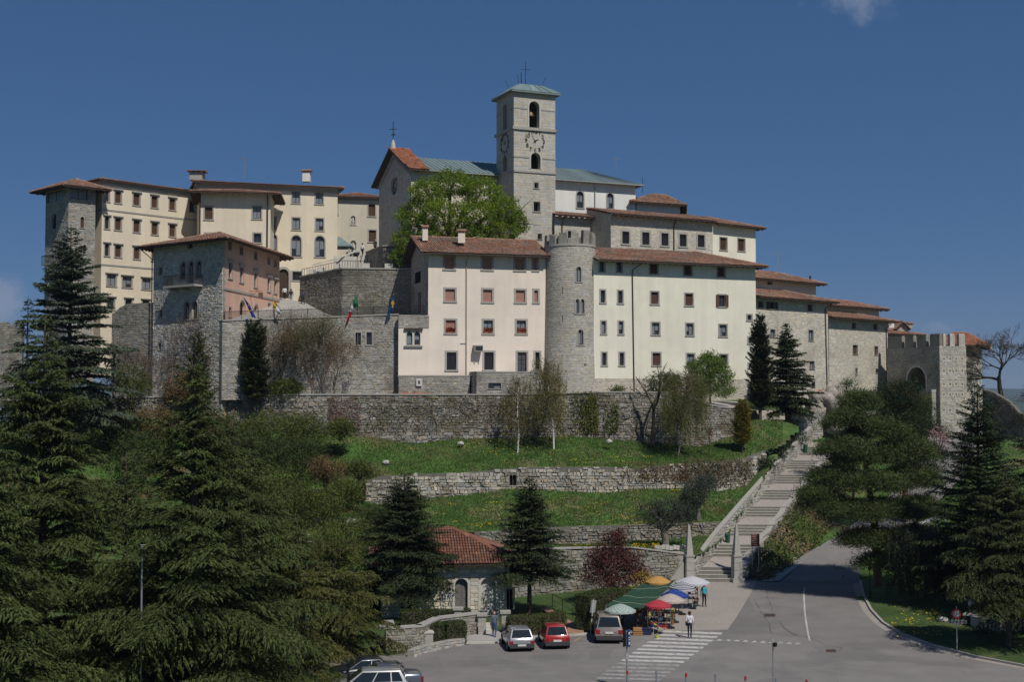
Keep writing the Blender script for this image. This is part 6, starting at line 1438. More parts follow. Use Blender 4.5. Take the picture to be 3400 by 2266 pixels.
def bare_tree(name, label, base, H, spread, seed, r0=.16, mt=None, levels=5, split=(2, 4), ang=.55, cat='tree', group=None, fork=.3, up=.25, leaves=None, first=None, shrink=.72, minr=.009):
    r = np.random.default_rng(seed); e = empty(name, base, label, cat, group); mb = MB(); tips = []
    def grow(p, d, l, rad_, lev):
        d = d.normalized(); q = p+d*l*.5+Vector(r.normal(0, .05, 3))*l; t = p+d*l; n = 7 if lev == 0 else 5 if lev < 2 else 3
        mb.tube([p, q, t], [rad_, rad_*.85, rad_*.68], n, cap=False)
        if lev >= levels: tips.append(t); return
        for k in range(r.integers(split[0], split[1]+1)):
            nd = (d+Vector(r.normal(0, ang, 3))+Vector((0, 0, up*.5))); nd.x *= spread; nd.y *= spread; grow(p+d*l*r.uniform(.62, 1.0), nd, l*r.uniform(shrink-.14, shrink+.1), max(rad_*.58, minr), lev+1)
    b0 = Vector(base); d0 = Vector(first or (r.normal(0, .06), r.normal(0, .06), 1)); mb.tube([b0+Vector((0, 0, -.5)), b0], [r0*1.25, r0*1.05], 7, cap=False)
    grow(b0, d0, H*fork, r0, 0); mb.build('branches', mt or M_bark, e)
    if leaves:
        m_, per, spr, L, Wd = leaves; T = np.array([tuple(t) for t in tips]); P = np.repeat(T, per, 0)+r.normal(0, spr, (len(T)*per, 3)); n = len(P)
        V, Fc = diamonds(P, r.normal(size=(n, 3)), r.normal(size=(n, 3))+np.array([0, 0, .5]), L*r.uniform(.6, 1.3, n), Wd*r.uniform(.6, 1.3, n)); link('crown', np_mesh('crown', V, Fc, tints(r, n), m_), e)
    return e
def hedge(label, pts, z0, z1, wd, mt, seed, dens=330, L=.1, Wd=.065, cat='hedge', name='hedge'):
    r = np.random.default_rng(seed); e = empty(name, (*pts[0], z0), label, cat); core = MB(); CN, NN = [], []
    for a, b_ in zip(pts, pts[1:]):
        a, b_ = Vector((*a[:2], 0)), Vector((*b_[:2], 0)); d = (b_-a); l = d.length; d /= l; n_ = Vector((-d.y, d.x, 0))
        core.obox(a-n_*(wd/2-.09)+Vector((0, 0, z0))+d*.06, d*(l-.12), n_*(wd-.18), Vector((0, 0, z1-z0-.09)))
        A = [(l*(z1-z0), -n_, 0), (l*(z1-z0), n_, 1), (l*wd, Vector((0, 0, 1)), 2), (wd*(z1-z0), -d, 3), (wd*(z1-z0), d, 4)]
        for area, nn, k in A:
            n = int(area*dens); u, v = r.random(n), r.random(n); bump = r.normal(0, .035, n)
            for i in range(0): pass
            if k in (0, 1): P = np.array(a)+np.outer(u*l, d)+np.outer(v*(z1-z0), (0, 0, 1))+np.array(nn)*(wd/2)+np.array([0, 0, z0])
            elif k == 2: P = np.array(a)+np.outer(u*l, d)+np.outer((v-.5)*wd, n_)+np.array([0, 0, z1])
            else: P = np.array(a if k == 3 else b_)+np.outer((u-.5)*wd, n_)+np.outer(v*(z1-z0), (0, 0, 1))+np.array([0, 0, z0])
            P = P+np.outer(bump+.04*np.sin(P[:, 0]*3+P[:, 2]*4), nn); CN.append(P); NN.append(np.array(nn)+r.normal(0, .6, (n, 3)))
    core.build('core', M_bark, e); CN = np.concatenate(CN); NN = np.concatenate(NN); n = len(CN)
    V, Fc = diamonds(CN, r.normal(size=(n, 3)), NN, L*r.uniform(.7, 1.3, n), Wd*r.uniform(.7, 1.3, n)); link('foliage', np_mesh('foliage', V, Fc, tints(r, n, .22), mt), e); return e
def hill(px, py, Y): return at(px, py, Y)
# ---- great cedars in the left foreground
cg = 'cedars in the left foreground'
ced = dict(asc=(.2, .75), drp=.46, dz=.5, nb=6, n2=.145, n3=.05, el=(.2, .053), hang=.38, group=cg, gap=.12, ragged=.38, sl=.5)
def ctree(label, apx, apy, Y, bpx, z0, Rr, seed, mt=M_cedar, **kw):
    a = at(apx, apy, Y); b_ = at(bpx, 1325, Y); o = dict(ced); o.update(kw)
    return conifer('cedar', label, (b_.x, Y, z0), a.z-z0, Rr, mt, seed, lean=(a.x-b_.x, 0), **o)
ctree('tall front cedar at the left edge, lamp post in front of it', 150, 1050, 62, 150, 0, 7.2, 401)
ctree('broad dark cedar with drooping tiers left of the parked cars', 636, 1165, 60, 670, 0, 7.0, 402)
ctree('smaller cedar top leaning out right of the broad dark cedar', 770, 1395, 66, 830, 0, 6.2, 403, power=.75)
ctree('low cedar in the bottom left corner', -40, 1430, 55, -60, 0, 6.0, 404, n2=.18, n3=.065, el=(.22, .065))
ctree('cedar between the two tall front cedars, mostly hidden', 420, 1500, 70, 420, 0, 5.6, 405, n2=.19, n3=.07, el=(.24, .068))
ctree('low yellowish cedar reaching towards the dark car', 985, 1720, 68, 960, 0, 4.6, 406, mt=leafmat('needles_cedar_gold', (.088, .092, .024), .15))
ctree('feathery yellow-green cedar beside the chapel garden wall', 1115, 1790, 80, 1105, 0, 4.6, 409, mt=leafmat('needles_cedar_gold', (.088, .092, .024), .15), power=.6)
conifer('blue_cedar', 'blue-green cedar standing before the stone corner tower', (at(228, 1325, 124).x, 124, 12.0), Z(745, 124, 228)-12.0, 7.4, M_bluecedar, 407, asc=(.0, .5), drp=.24, dz=.42, nb=6, n2=.2, n3=.1, el=(.38, .115), hang=.16, gap=.12, ragged=.42, power=.75, sl=.5)
conifer('spruce', 'thin dark spruce tip left of the blue-green cedar', (at(88, 1325, 122).x, 122, 13.0), Z(985, 122, 88)-13.0, 3.0, M_pine_d, 408, dz=.4, n2=.26, n3=.11, el=(.3, .09), gap=.2)
# ---- spruces by the chapel house and the houses
sp_ = dict(asc=(-.08, .45), drp=.16, dz=.22, nb=6, n2=.15, n3=.075, el=(.2, .07), hang=.22, sl=.4)
conifer('spruce', 'dark spruce covering the left half of the small chapel house', (*gz(1352, 2046)[:2], .1), Z(1572, 92, 1340)-.1, 5.2, M_spruce, 411, lean=(-.25, 0), zs=.2, power=.78, **sp_)
conifer('spruce', 'dark spruce before the right end of the chapel house, red car beneath', (*gz(1758, 2040)[:2], .1), Z(1588, 93.5, 1765)-.1, 4.3, M_spruce, 412, zs=.26, power=.78, **sp_)
conifer('spruce', 'loose dark spruce before the broad stone house', (*at(2612, 1360, 143)[:2], 13.6), Z(1075, 143, 2608)-13.6, 4.2, M_spruce, 413, asc=(-.05, .5), drp=.15, dz=.3, nb=6, n2=.16, n3=.075, el=(.3, .1), hang=.2, ragged=.4, zs=.05)
conifer('cypress', 'slender dark cypress at the right end of the white house', (*at(2524, 1372, 139)[:2], 13.4), Z(1053, 139, 2515)-13.4, 1.55, M_cyp, 414, asc=(.9, 1.2), drp=.1, dz=.2, nb=6, n2=.12, n3=.07, el=(.24, .09), hang=.05, power=.42, zs=.08, ragged=.3)
conifer('golden_cypress', 'small golden-yellow conical cypress on the grass near the stairs', (*at(2465, 1488, 131)[:2], Z(1488, 131, 2465)), 4.6, 1.15, M_gold, 415, asc=(.9, 1.2), drp=.1, dz=.15, nb=6, n2=.1, n3=.06, el=(.18, .07), hang=.05, power=.55, zs=.03, cat='shrub')
conifer('cypress', 'dark narrow cypress against the bastion wall', (*at(845, 1325, 130.5)[:2], 14.6), Z(1068, 130.5, 845)-14.6, 1.7, leafmat('needles_yew', (.05, .062, .02), .12), 416, asc=(.8, 1.1), drp=.1, dz=.22, nb=6, n2=.14, n3=.075, el=(.26, .09), hang=.1, power=.4, zs=.05, ragged=.35)
# ---- right: big pine, dark pine behind, spruce, cedar at the edge
def pine(name, label, base, top, lobes, mt, seed, r0, nc, per=58, spread=.38):
    r = np.random.default_rng(seed); e = empty(name, base, label, 'tree'); mb = MB(); base = Vector(base); top = Vector(top)
    mb.tube([base+Vector((0, 0, -.5)), base.lerp(top, .35)+Vector((.2, 0, 0)), base.lerp(top, .7), top], [r0*1.2, r0, r0*.6, .05], 8)
    CN, DD, NN = [], [], []
    for l in lobes:
        c = Vector(l[0]); t = (c.z-base.z)/(top.z-base.z); s = base.lerp(top, max(.1, min(.97, t-.08))); mb.tube([s, s.lerp(c, .5)+Vector((0, 0, .15)), c], [r0*.35, r0*.22, .04], 5)
        l = (l[0], l[1]*1.3, l[2]*1.38, l[3]*1.85); vol = l[1]*l[2]*l[3]; n = int(nc*1.1*vol**.67)+4; d = unit(r.normal(size=(n, 3))); d[:, 2] = np.abs(d[:, 2])*1.0-.35; P = np.array(c)+d*(r.uniform(.45, 1.05, n)[:, None])*np.array(l[1:4])
        for p in P[::7]: mb.tube([c, c.lerp(Vector(p), .6)+Vector((0, 0, .06)), Vector(p)], [.045, .03, .012], 3, cap=False)
        Q = np.repeat(P, per, 0)+r.normal(0, spread, (n*per, 3))*np.array([1, 1, .5]); CN.append(Q)
        o = np.repeat(d, per, 0)*np.array([.8, .8, .3]); DD.append(o+r.normal(0, .55, (n*per, 3))+np.array([0, 0, .45])); NN.append(r.normal(size=(n*per, 3)))
    mb.build('trunk', M_bark_r, e); CN = np.concatenate(CN); DD = np.concatenate(DD); NN = np.concatenate(NN); n = len(CN); sz = r.uniform(.7, 1.3, n)
    V, Fc = diamonds(CN, DD, NN, .24*sz, .05*sz); tt = tints(r, n, .2, .06); tt *= (1+.1*np.sin(CN[:, 0]*2.1+CN[:, 2]*1.7))[:, None]; link('crown', np_mesh('crown', V, Fc, tt, mt), e); return e
def L_(px, py, Y, rx, ry, rz): rx, rz = (rx*.86, rz*.86) if Y > 140 else (rx, rz); return (tuple(at(px, py, Y)), rx, ry, rz)
pine('pine', 'big spreading pine overhanging the uphill road on the right', (*gz(2918, 1955)[:2], .1), at(2850, 1330, 106),
     [L_(2855, 1340, 106, 1.2, 1.2, .8), L_(2810, 1395, 105, 1.4, 1.4, .7), L_(2910, 1430, 106, 1.9, 1.8, .8), L_(2800, 1490, 104, 1.6, 1.6, .7), L_(2870, 1515, 105, 2.2, 2.0, .8), L_(3000, 1500, 106, 1.9, 1.8, .8), L_(2775, 1585, 104, 1.7, 1.7, .65), L_(2880, 1605, 103, 2.2, 2.0, .8), L_(3020, 1595, 105, 2.0, 1.8, .8),
      L_(2745, 1675, 103, 1.6, 1.6, .6), L_(2840, 1700, 102, 2.0, 1.9, .7), L_(2950, 1695, 103, 2.2, 2.0, .8), L_(3055, 1690, 104, 1.6, 1.6, .8), L_(2880, 1790, 102, 1.7, 1.7, .65), L_(2970, 1795, 102, 1.9, 1.8, .7), L_(2930, 1865, 102, 1.5, 1.5, .6), L_(3045, 1780, 104, 1.5, 1.5, .7), L_(2710, 1640, 103, 1.1, 1.1, .5)], M_pine, 421, .3, 58)
pine('pine', 'dense dark pine just behind the big spreading pine, below the gate', (*at(3000, 1325, 124)[:2], 4.5), at(2985, 1278, 124),
     [L_(2985, 1300, 124, 1.6, 1.6, 1.0), L_(2940, 1340, 124, 1.9, 1.8, 1.1), L_(3020, 1360, 124, 1.9, 1.8, 1.1), L_(2960, 1410, 123, 2.3, 2, 1.1), L_(3060, 1430, 124, 1.9, 1.8, 1.1), L_(3000, 1480, 123, 2.4, 2, 1.1), L_(3080, 1510, 124, 1.7, 1.6, .9), L_(3040, 1560, 123, 2.2, 2.0, 1.0)], M_pine_d, 422, .25, 34, per=26)
pine('young_pine', 'slim young pine tip left of the dense dark pine', (*at(2830, 1325, 128)[:2], 5.5), at(2810, 1262, 128), [L_(2812, 1280, 128, .5, .5, .6), L_(2822, 1320, 128, .8, .8, .6), L_(2835, 1370, 128, 1.2, 1.1, .8), L_(2850, 1420, 128, 1.5, 1.3, .9)], M_pine, 423, .12, 30, per=20)
conifer('spruce', 'tall dark spruce near the right edge below the gate tower', (*at(3245, 1325, 96)[:2], .8), Z(1272, 96, 3238)-.8, 5.2, M_pine_d, 424, asc=(.0, .5), drp=.12, dz=.3, nb=6, n2=.18, n3=.085, el=(.24, .075), hang=.18, power=.75, ragged=.3, zs=.12)
conifer('cedar', 'large cedar filling the bottom right edge behind the round sign', (*gz(3350, 2160)[:2], .4), 10.8, 6.0, leafmat('needles_cedar_dark', (.052, .066, .021), .12), 425, **dict(ced, group=None, dz=.4, zs=.2))
conifer('cedar', 'cedar at the far right edge, half outside the view', (*at(3520, 1325, 88)[:2], .4), 17, 7.5, M_pine_d, 426, **dict(ced, group=None, n2=.24, n3=.08, el=(.28, .08)))
r_ = np.random.default_rng(430)
def weeper(name, label, base, H, rx, mt, seed, n=90, L=.2, Wd=.07, trunk=M_bark, tr=.09, topz=None, strand=(1.0, 2.6), lean=0.0, cat='tree', dens=12, spr=.05):
    r = np.random.default_rng(seed); e = empty(name, base, label, cat); base = Vector(base); top = base+Vector((lean, 0, H)); mb = MB()
    mb.tube([base+Vector((0, 0, -.4)), base.lerp(top, .3)+Vector((.12, 0, 0)), base.lerp(top, .65)+Vector((-.08, 0, 0)), top], [tr*1.1, tr, tr*.7, .02], 7); mb.build('trunk', trunk, e)
    tw = MB(); CN, DD = [], []
    for k in range(n):
        z = r.uniform(.38, 1.0); p0 = base.lerp(top, z); az = r.uniform(0, 6.28); l = rx*r.uniform(.35, 1.0)*(1.15-.6*abs(z-.6)); p1 = p0+Vector((math.cos(az)*l, math.sin(az)*l, l*r.uniform(.1, .6))); dn = min(r.uniform(*strand), p1.z-base.z-.3); p2 = p1+Vector((r.normal(0, .12), r.normal(0, .12), -dn))
        tw.tube([p0, p0.lerp(p1, .6)+Vector((0, 0, .1)), p1, p2], [.02, .014, .01, .005], 3, cap=False); m = int(dn*dens); q = r.random(m)
        P = np.array(p1)+np.outer(q, np.array(p2-p1))+r.normal(0, spr, (m, 3)); CN.append(P); DD.append(np.array([0, 0, -1])+r.normal(0, .5, (m, 3)))
    tw.build('twigs', M_twig, e); CN = np.concatenate(CN); DD = np.concatenate(DD); m = len(CN)
    V, Fc = diamonds(CN, DD, r.normal(size=(m, 3)), L*r.uniform(.6, 1.3, m), Wd*r.uniform(.6, 1.3, m)); link('crown', np_mesh('crown', V, Fc, tints(r, m, .2, .1), mt), e); return e
weeper('weeping_shrub', 'rounded dark weeping evergreen on the lawn right of the pine trunk', (*gz(3070, 2010)[:2], .4), 4.8, 2.6, M_pine_d, 431, n=420, L=.2, Wd=.08, strand=(1.2, 4.0), cat='shrub', dens=26, spr=.1)
weeper('birch', 'slim birch with white bark in front of the retaining wall, right of the pair', (*at(1840, 1515, 130)[:2], Z(1515, 130, 1840)), 9.0, 1.9, mat('leaves_birch', (.17, .155, .035), tint=True, transl=.35), 432, n=240, trunk=M_birch, lean=-.7, L=.17, Wd=.075, dens=17, spr=.12, strand=(.8, 2.6))
weeper('birch', 'slim birch with dark lower trunk before the retaining wall, left of the pair', (*at(1716, 1530, 129.5)[:2], Z(1530, 129.5, 1716)), 8.0, 1.6, mat('leaves_birch', (.17, .155, .035), tint=True, transl=.35), 433, n=150, trunk=M_birch, lean=.2, L=.16, Wd=.07, dens=14, spr=.12, strand=(.8, 2.4))
weeper('willow', 'pale weeping birch with drooping yellow-green strands left of the golden cypress', (*at(2250, 1510, 130)[:2], Z(1510, 130, 2250)), 7.6, 2.5, M_leaf_w, 434, n=330, trunk=M_bark_g, lean=1.1, L=.15, Wd=.06, dens=20, spr=.12, strand=(1.0, 3.6))
# ---- big green tree by the church
broadleaf('chestnut_tree', 'big fresh green tree before the church and bell tower', at(1490, 872, 147.5)+Vector((0, 0, -1)), at(1495, 800, 147.5),
    [L_(1420, 640, 147, 2.6, 2.6, 1.9), L_(1500, 610, 148, 2.7, 2.6, 1.8), L_(1600, 640, 148, 2.9, 2.6, 2.1), L_(1370, 720, 147, 2.2, 2.2, 1.9), L_(1465, 715, 145.5, 2.9, 2.6, 2.2), L_(1580, 720, 146, 3.0, 2.6, 2.2), L_(1680, 700, 147, 2.3, 2.2, 1.9), L_(1345, 800, 147, 1.9, 2, 1.6), L_(1430, 800, 146, 2.4, 2.2, 1.7), L_(1560, 790, 146, 2.7, 2.4, 1.7), L_(1670, 770, 146.5, 2.3, 2.2, 1.7), L_(1720, 740, 147, 1.3, 1.4, 1.5), L_(1335, 850, 147, 1.4, 1.5, 1.2)],
    1750, 30, .23, .18, .12, M_leaf, 441, r0=.42, shell=.5, depth=4)
broadleaf('young_tree', 'pale green young tree against the white house wall', at(2360, 1325, 138.5)+Vector((0, 0, -.6)), at(2360, 1285, 138.5), [L_(2350, 1215, 138.5, 1.9, 1.6, 1.3), L_(2390, 1250, 138.3, 1.6, 1.5, 1.2), L_(2320, 1260, 138.4, 1.4, 1.4, 1.1), L_(2360, 1195, 138.6, 1.2, 1.2, 1.0), L_(2400, 1295, 138.2, 1.3, 1.2, .9), L_(2330, 1300, 138.2, 1.3, 1.2, .8), L_(2300, 1225, 138.4, .9, .9, .8)], 1000, 18, .2, .16, .085, M_leaf_l, 442, r0=.09, shell=.3)
shrub('holly_bush', 'round dark evergreen bush behind the bare pollarded tree', (*at(2192, 1318, 138.5)[:2], 15.0), 1.9, 1.6, 1.75, M_leaf_h, 443, n=420, per=14)
shrub('leafy_bush', 'small grey-green bush at the plinth of the white house', (*at(2050, 1312, 138)[:2], 15.3), .9, .8, .7, M_leaf_s, 444, n=90)
bare_tree('pollarded_tree', 'bare pollarded tree with knobbly limbs before the retaining wall', (*at(2166, 1465, 132.6)[:2], Z(1465, 132.6, 2166)), 10.5, 1.0, 451, r0=.21, levels=4, split=(2, 3), ang=.42, fork=.36, up=.9, shrink=.62)
bare_tree('bare_tree', 'large bare tree on the slope at the far right edge', (*at(3325, 1290, 160)[:2], 15.5), 12.5, 1.25, 452, r0=.32, levels=7, split=(3, 3), ang=.45, fork=.2, up=.35, mt=M_bark, first=(-.12, 0, 1), shrink=.8, minr=.014)
bare_tree('bare_tree', 'bare grey tree half hidden at the right edge, behind the spruce', (*at(3440, 1330, 152)[:2], 12.5), 11.0, 1.25, 453, r0=.25, levels=7, split=(3, 3), ang=.45, fork=.2, up=.35, shrink=.8, minr=.014)
# bare and budding shrubs below the bastion
for k, (px, py, H, sd, lab, lf) in enumerate(((705, 1318, 9.0, 461, 'tall bare sapling left of the dark narrow cypress, below the guest house', None), (930, 1315, 7.0, 462, 'bare twiggy tree just right of the dark narrow cypress', (M_leaf_b, 4, .4, .13, .06)), (1040, 1315, 7.5, 463, 'bare twiggy tree with moss at its foot, before the middle of the bastion', (M_leaf_s, 4, .45, .13, .06)), (1105, 1316, 6.5, 464, 'low bare shrub at the right foot of the bastion', (M_leaf_b, 4, .4, .13, .06)), (560, 1320, 8.0, 465, 'bare thicket against the foot of the stone gable', None), (430, 1330, 5.5, 466, 'bare thicket behind the wooden pole', None), (500, 1325, 5.0, 467, 'bare bush between wooden pole and guest house', None), (985, 1316, 8.5, 471, 'tall brown thicket between the two twiggy trees of the bastion', (M_leaf_b, 4, .45, .13, .06)), (890, 1318, 8.0, 472, 'brown thicket touching the dark narrow cypress on its right', (M_leaf_b, 4, .45, .13, .06)), (770, 1320, 7.5, 473, 'budding thicket between the juniper and the dark narrow cypress', (M_leaf_s, 4, .45, .13, .06)), (1065, 1316, 8.0, 474, 'budding thicket left of the twin bastion windows', (M_leaf_s, 4, .45, .13, .06)))):
    Y = pl(W1Y, px)+1.0; bare_tree('bare_shrub', lab, (*at(px, py, Y)[:2], Z(py, Y, px)-.8), H*1.75, 1.15, sd, r0=.1, levels=6, split=(3, 3), ang=.42, fork=.2, up=.55, mt=M_twig, cat='shrub', leaves=lf, shrink=.78)
conifer('juniper', 'ragged yellowish juniper at the foot of the stone gable', (*at(655, 1325, 130)[:2], 14.4), 7.4, 2.0, leafmat('needles_juniper', (.075, .078, .024), .15), 468, asc=(.6, 1.0), drp=.1, dz=.28, nb=5, n2=.16, n3=.085, el=(.24, .08), hang=.1, power=.6, ragged=.45, cat='shrub')
# shrubs on the left slope, each its own
sh = [(900, 1430, 126, 3.0, 2.2, 'M_leaf_s', 'green bush just below the left end of the long wall'), (1010, 1420, 127, 2.6, 1.9, 'M_leaf_s', 'green bush beneath the dark red creeper'), (830, 1500, 122, 3.2, 2.4, 'M_leaf_h', 'dark evergreen mound on the upper left slope'), (985, 1520, 121, 2.6, 2.0, 'M_leaf_h', 'dark round bush in the middle of the left slope'),
      (1085, 1560, 119, 1.8, 1.3, 'M_leaf_b', 'brownish budding bush above the short stone remnant'), (1140, 1640, 117, 2.0, 1.4, 'M_leaf_s', 'ivy-grown bush at the left end of the middle wall'), (1040, 1700, 112, 2.6, 2.0, 'M_leaf_s', 'yellow-green bush left of the short stone remnant'), (930, 1640, 112, 2.8, 2.2, 'M_leaf_s', 'broad yellow-green bush on the left slope'), (1170, 1800, 104, 2.6, 2.0, 'M_leaf_s', 'green bush directly left of the chapel spruce'), (1080, 1850, 98, 2.8, 2.4, 'M_leaf_s', 'tall yellow-green bush left of the chapel house'),
      (1190, 1930, 96, 2.4, 2.0, 'M_leaf_l', 'fresh green bush touching the left side of the chapel spruce'), (1120, 2000, 90, 2.4, 2.2, 'M_leaf_s', 'olive-green bush above the rough stone wall corner'), (1010, 2000, 86, 2.8, 2.6, 'M_cedar', 'dark feathery bush behind the low yellowish cedar'), (1230, 1730, 108, 1.8, 1.4, 'M_leaf_h', 'small dark bush right of the short stone remnant'), (760, 1430, 126, 2.4, 1.8, 'M_leaf_s', 'green bush under the bare saplings'), (860, 1760, 104, 3.0, 2.6, 'M_leaf_s', 'large bush behind the smaller cedar top'), (420, 1420, 126, 2.6, 1.7, 'M_leaf_s', 'bush under the wooden pole, between the front cedars'), (520, 1400, 127, 2.4, 1.6, 'M_leaf_b', 'brownish bush below the stone gable of the guest house'), (330, 1430, 124, 2.6, 1.8, 'M_leaf_h', 'dark bush right of the blue-green cedar foot'), (700, 1420, 126, 2.2, 1.5, 'M_leaf_b', 'brownish bush behind the tip of the broad cedar'), (1130, 1420, 128, 1.6, 1.0, 'M_leaf_s', 'low green bush at the foot of the red creeper'), (800, 1600, 116, 3.2, 2.4, 'M_leaf_s', 'wide yellow-green bush right of the broad cedar'), (1190, 1560, 121, 1.3, .8, 'M_leaf_s', 'low bush on the grass above the left end of the middle wall'), (480, 1520, 118, 3.2, 2.2, 'M_leaf_h', 'dark bush filling the gap between the two tall front cedars'), (440, 1270, 129.5, 2.0, 2.2, 'M_leaf_s', 'tall bush before the dark stepped castle wall'), (590, 1290, 129.5, 1.8, 1.8, 'M_leaf_b', 'brown bush at the foot of the stone gable'), (940, 1290, 131.8, 1.8, 1.1, 'M_leaf_s', 'low green bush at the foot of the bastion')]
for k, (px, py, Y, rx, rz, m_, lab) in enumerate(sh):
    c = at(px, py, Y); shrub('slope_shrub', lab, (c.x, c.y, c.z-rz*1.0), rx, rx*.9, rz, globals()[m_], 470+k, n=int(190*rx), per=13, L=.17, Wd=.085, spread=.22, group='shrubs on the left slope')
# red shrub, forsythia, olives, vines
broadleaf('red_shrub', 'dark red rounded shrub between chapel spruce and market stalls', gz(2030, 2000), gz(2030, 2000)+Vector((0, 0, .5)), [L_(2035, 1815, 99.7, 1.3, 1.3, 1.0), L_(1985, 1850, 99.7, 1.2, 1.2, 1.0), L_(2085, 1850, 99.9, 1.2, 1.2, 1.0), L_(2035, 1880, 99.5, 1.6, 1.4, 1.1), L_(1965, 1905, 99.6, 1.1, 1.1, .9), L_(2110, 1905, 99.8, 1.1, 1.1, .9), L_(2040, 1935, 99.4, 1.6, 1.3, .7), L_(2050, 1785, 99.8, .7, .7, .7)], 820, 12, .2, .15, .085, M_leaf_r, 481, r0=.1, bark=mat('twig_red', (.10, .035, .03)), cat='shrub', shell=.2, depth=3)
shrub('forsythia', 'yellow flowering forsythia behind the orange parasol', gz(2135, 1965), .95, .7, .85, M_yellowfl, 482, n=120, per=12, L=.12, Wd=.05, spread=.16)
broadleaf('olive_tree', 'old olive tree with split grey trunk above the garden wall', at(2208, 1818, 113.6), at(2200, 1770, 113.6), [L_(2160, 1700, 113.6, 1.3, 1.2, .95), L_(2220, 1695, 113.8, 1.5, 1.3, 1.1), L_(2270, 1715, 113.6, 1.1, 1.1, .85), L_(2190, 1735, 113.4, 1.2, 1.1, .7)], 520, 16, .17, .15, .055, M_leaf_o, 483, r0=.3, bark=M_bark_g, shell=.3)
broadleaf('olive_tree', 'second olive, darker and higher up the slope beside the stairs', at(2318, 1735, 119.5), at(2318, 1690, 119.5), [L_(2310, 1640, 119.5, 1.5, 1.3, 1.2), L_(2345, 1605, 120, 1.1, 1.1, .9), L_(2290, 1670, 119.3, 1.2, 1.1, .8)], 480, 16, .17, .15, .055, M_leaf_o, 484, r0=.18, bark=M_bark_g, shell=.3)
bare_tree('red_maple_sapling', 'tiny reddish sapling right of the weeping birch', at(2355, 1488, 131), 3.0, 1.1, 485, r0=.05, levels=5, split=(2, 3), ang=.45, fork=.25, mt=mat('twig_red', (.10, .035, .03)), cat='shrub', leaves=(M_leaf_r, 3, .1, .1, .05))
shrub('pink_blossom_shrub', 'small pink blossoming shrub right of the dark pine', at(3115, 1500, 118), 1.0, 1.0, 1.2, M_pinkfl, 486, n=60, per=10, L=.12, Wd=.08, spread=.2)
def vine(name, label, px0, py0, px1, py1, Yn, mt, seed, n, L=.16, Wd=.12, thick=.18, blobs=9, kind=None):
    r = np.random.default_rng(seed); P, Nn = [], []; B_ = [(r.uniform(px0, px1), r.uniform(py0, py1), r.uniform(.12, .3)*(px1-px0), r.uniform(.2, .5)*(py1-py0)) for _ in range(blobs)]
    c = at((px0+px1)/2, py1, pl(Yn, (px0+px1)/2)); e = empty(name, c, label, 'climber')
    while len(P) < n:
        b_ = B_[r.integers(blobs)]; px, py = r.normal(b_[0], b_[2]), r.normal(b_[1], b_[3])
        if not (px0 < px < px1 and py0 < py < py1): continue
        P.append(at(px, py, pl(Yn, px)-.12-abs(r.normal(0, thick)))); 
    P = np.array([tuple(p) for p in P]); V, Fc = diamonds(P, r.normal(size=(n, 3))+np.array([0, 0, -.5]), np.array([.1, -1, .3])+r.normal(0, .5, (n, 3)), L*r.uniform(.6, 1.4, n), Wd*r.uniform(.6, 1.4, n))
    st = MB()
    for k in range(7):
        a = r.uniform(px0+10, px1-10); q = [at(a+r.normal(0, 12)*j, lerp(py1, py0, j/4), pl(Yn, a)-.1) for j in range(5)]; st.tube(q, [.035, .03, .024, .018, .01], 4, cap=False)
    st.build('stems', M_twig, e, kind='stuff'); link('foliage', np_mesh('foliage', V, Fc, tints(r, n, .25, .1), mt), e); return e
vine('ivy', 'bright yellow-green ivy patch on the long wall below the round tower', 1895, 1300, 1990, 1440, W1Y, M_leaf_i, 491, 1500)
vine('ivy', 'narrow green ivy streamer on the long wall right of the bright patch', 2005, 1335, 2055, 1440, W1Y, M_leaf_s, 492, 420)
vine('creeper', 'dark red creeper on the left part of the long wall', 1090, 1315, 1200, 1430, W1Y, mat('creeper_red', (.16, .075, .06), tint=True), 493, 1300, L=.12, Wd=.07, thick=.1)
vine('ivy', 'dark ivy mantle over the left end of the middle wall', 1115, 1600, 1215, 1690, W2Y, M_leaf_h, 494, 1600, thick=.35)
vine('creeper', 'rust-brown creeper over the right part of the middle wall', 2060, 1535, 2290, 1600, W2Y, mat('creeper_brown', (.13, .085, .04), tint=True), 495, 1500, L=.14, Wd=.08)
vine('creeper', 'brown and green creeper where the middle wall meets the stairs', 2270, 1525, 2500, 1620, W2Y, mat('creeper_brown2', (.11, .085, .045), tint=True), 496, 2600, L=.16, Wd=.1, thick=.35)
vine('creeper', 'bare brown vine hanging down the sloping wall right of the gate', 3275, 1310, 3395, 1560, [(3262, 159), (3480, 150)], mat('creeper_bare', (.1, .085, .07), tint=True), 497, 1500, L=.2, Wd=.05, thick=.1)
vine('creeper', 'brown withered growth along the middle of the long retaining wall', 1480, 1320, 1700, 1400, W1Y, mat('creeper_brown', (.13, .085, .04), tint=True), 498, 900, L=.14, Wd=.07, thick=.1)
vine('ivy', 'dark moss and ivy tufts on the long retaining wall left of centre', 1220, 1330, 1480, 1440, W1Y, M_leaf_h, 499, 500, L=.14, Wd=.08, thick=.08, blobs=14)
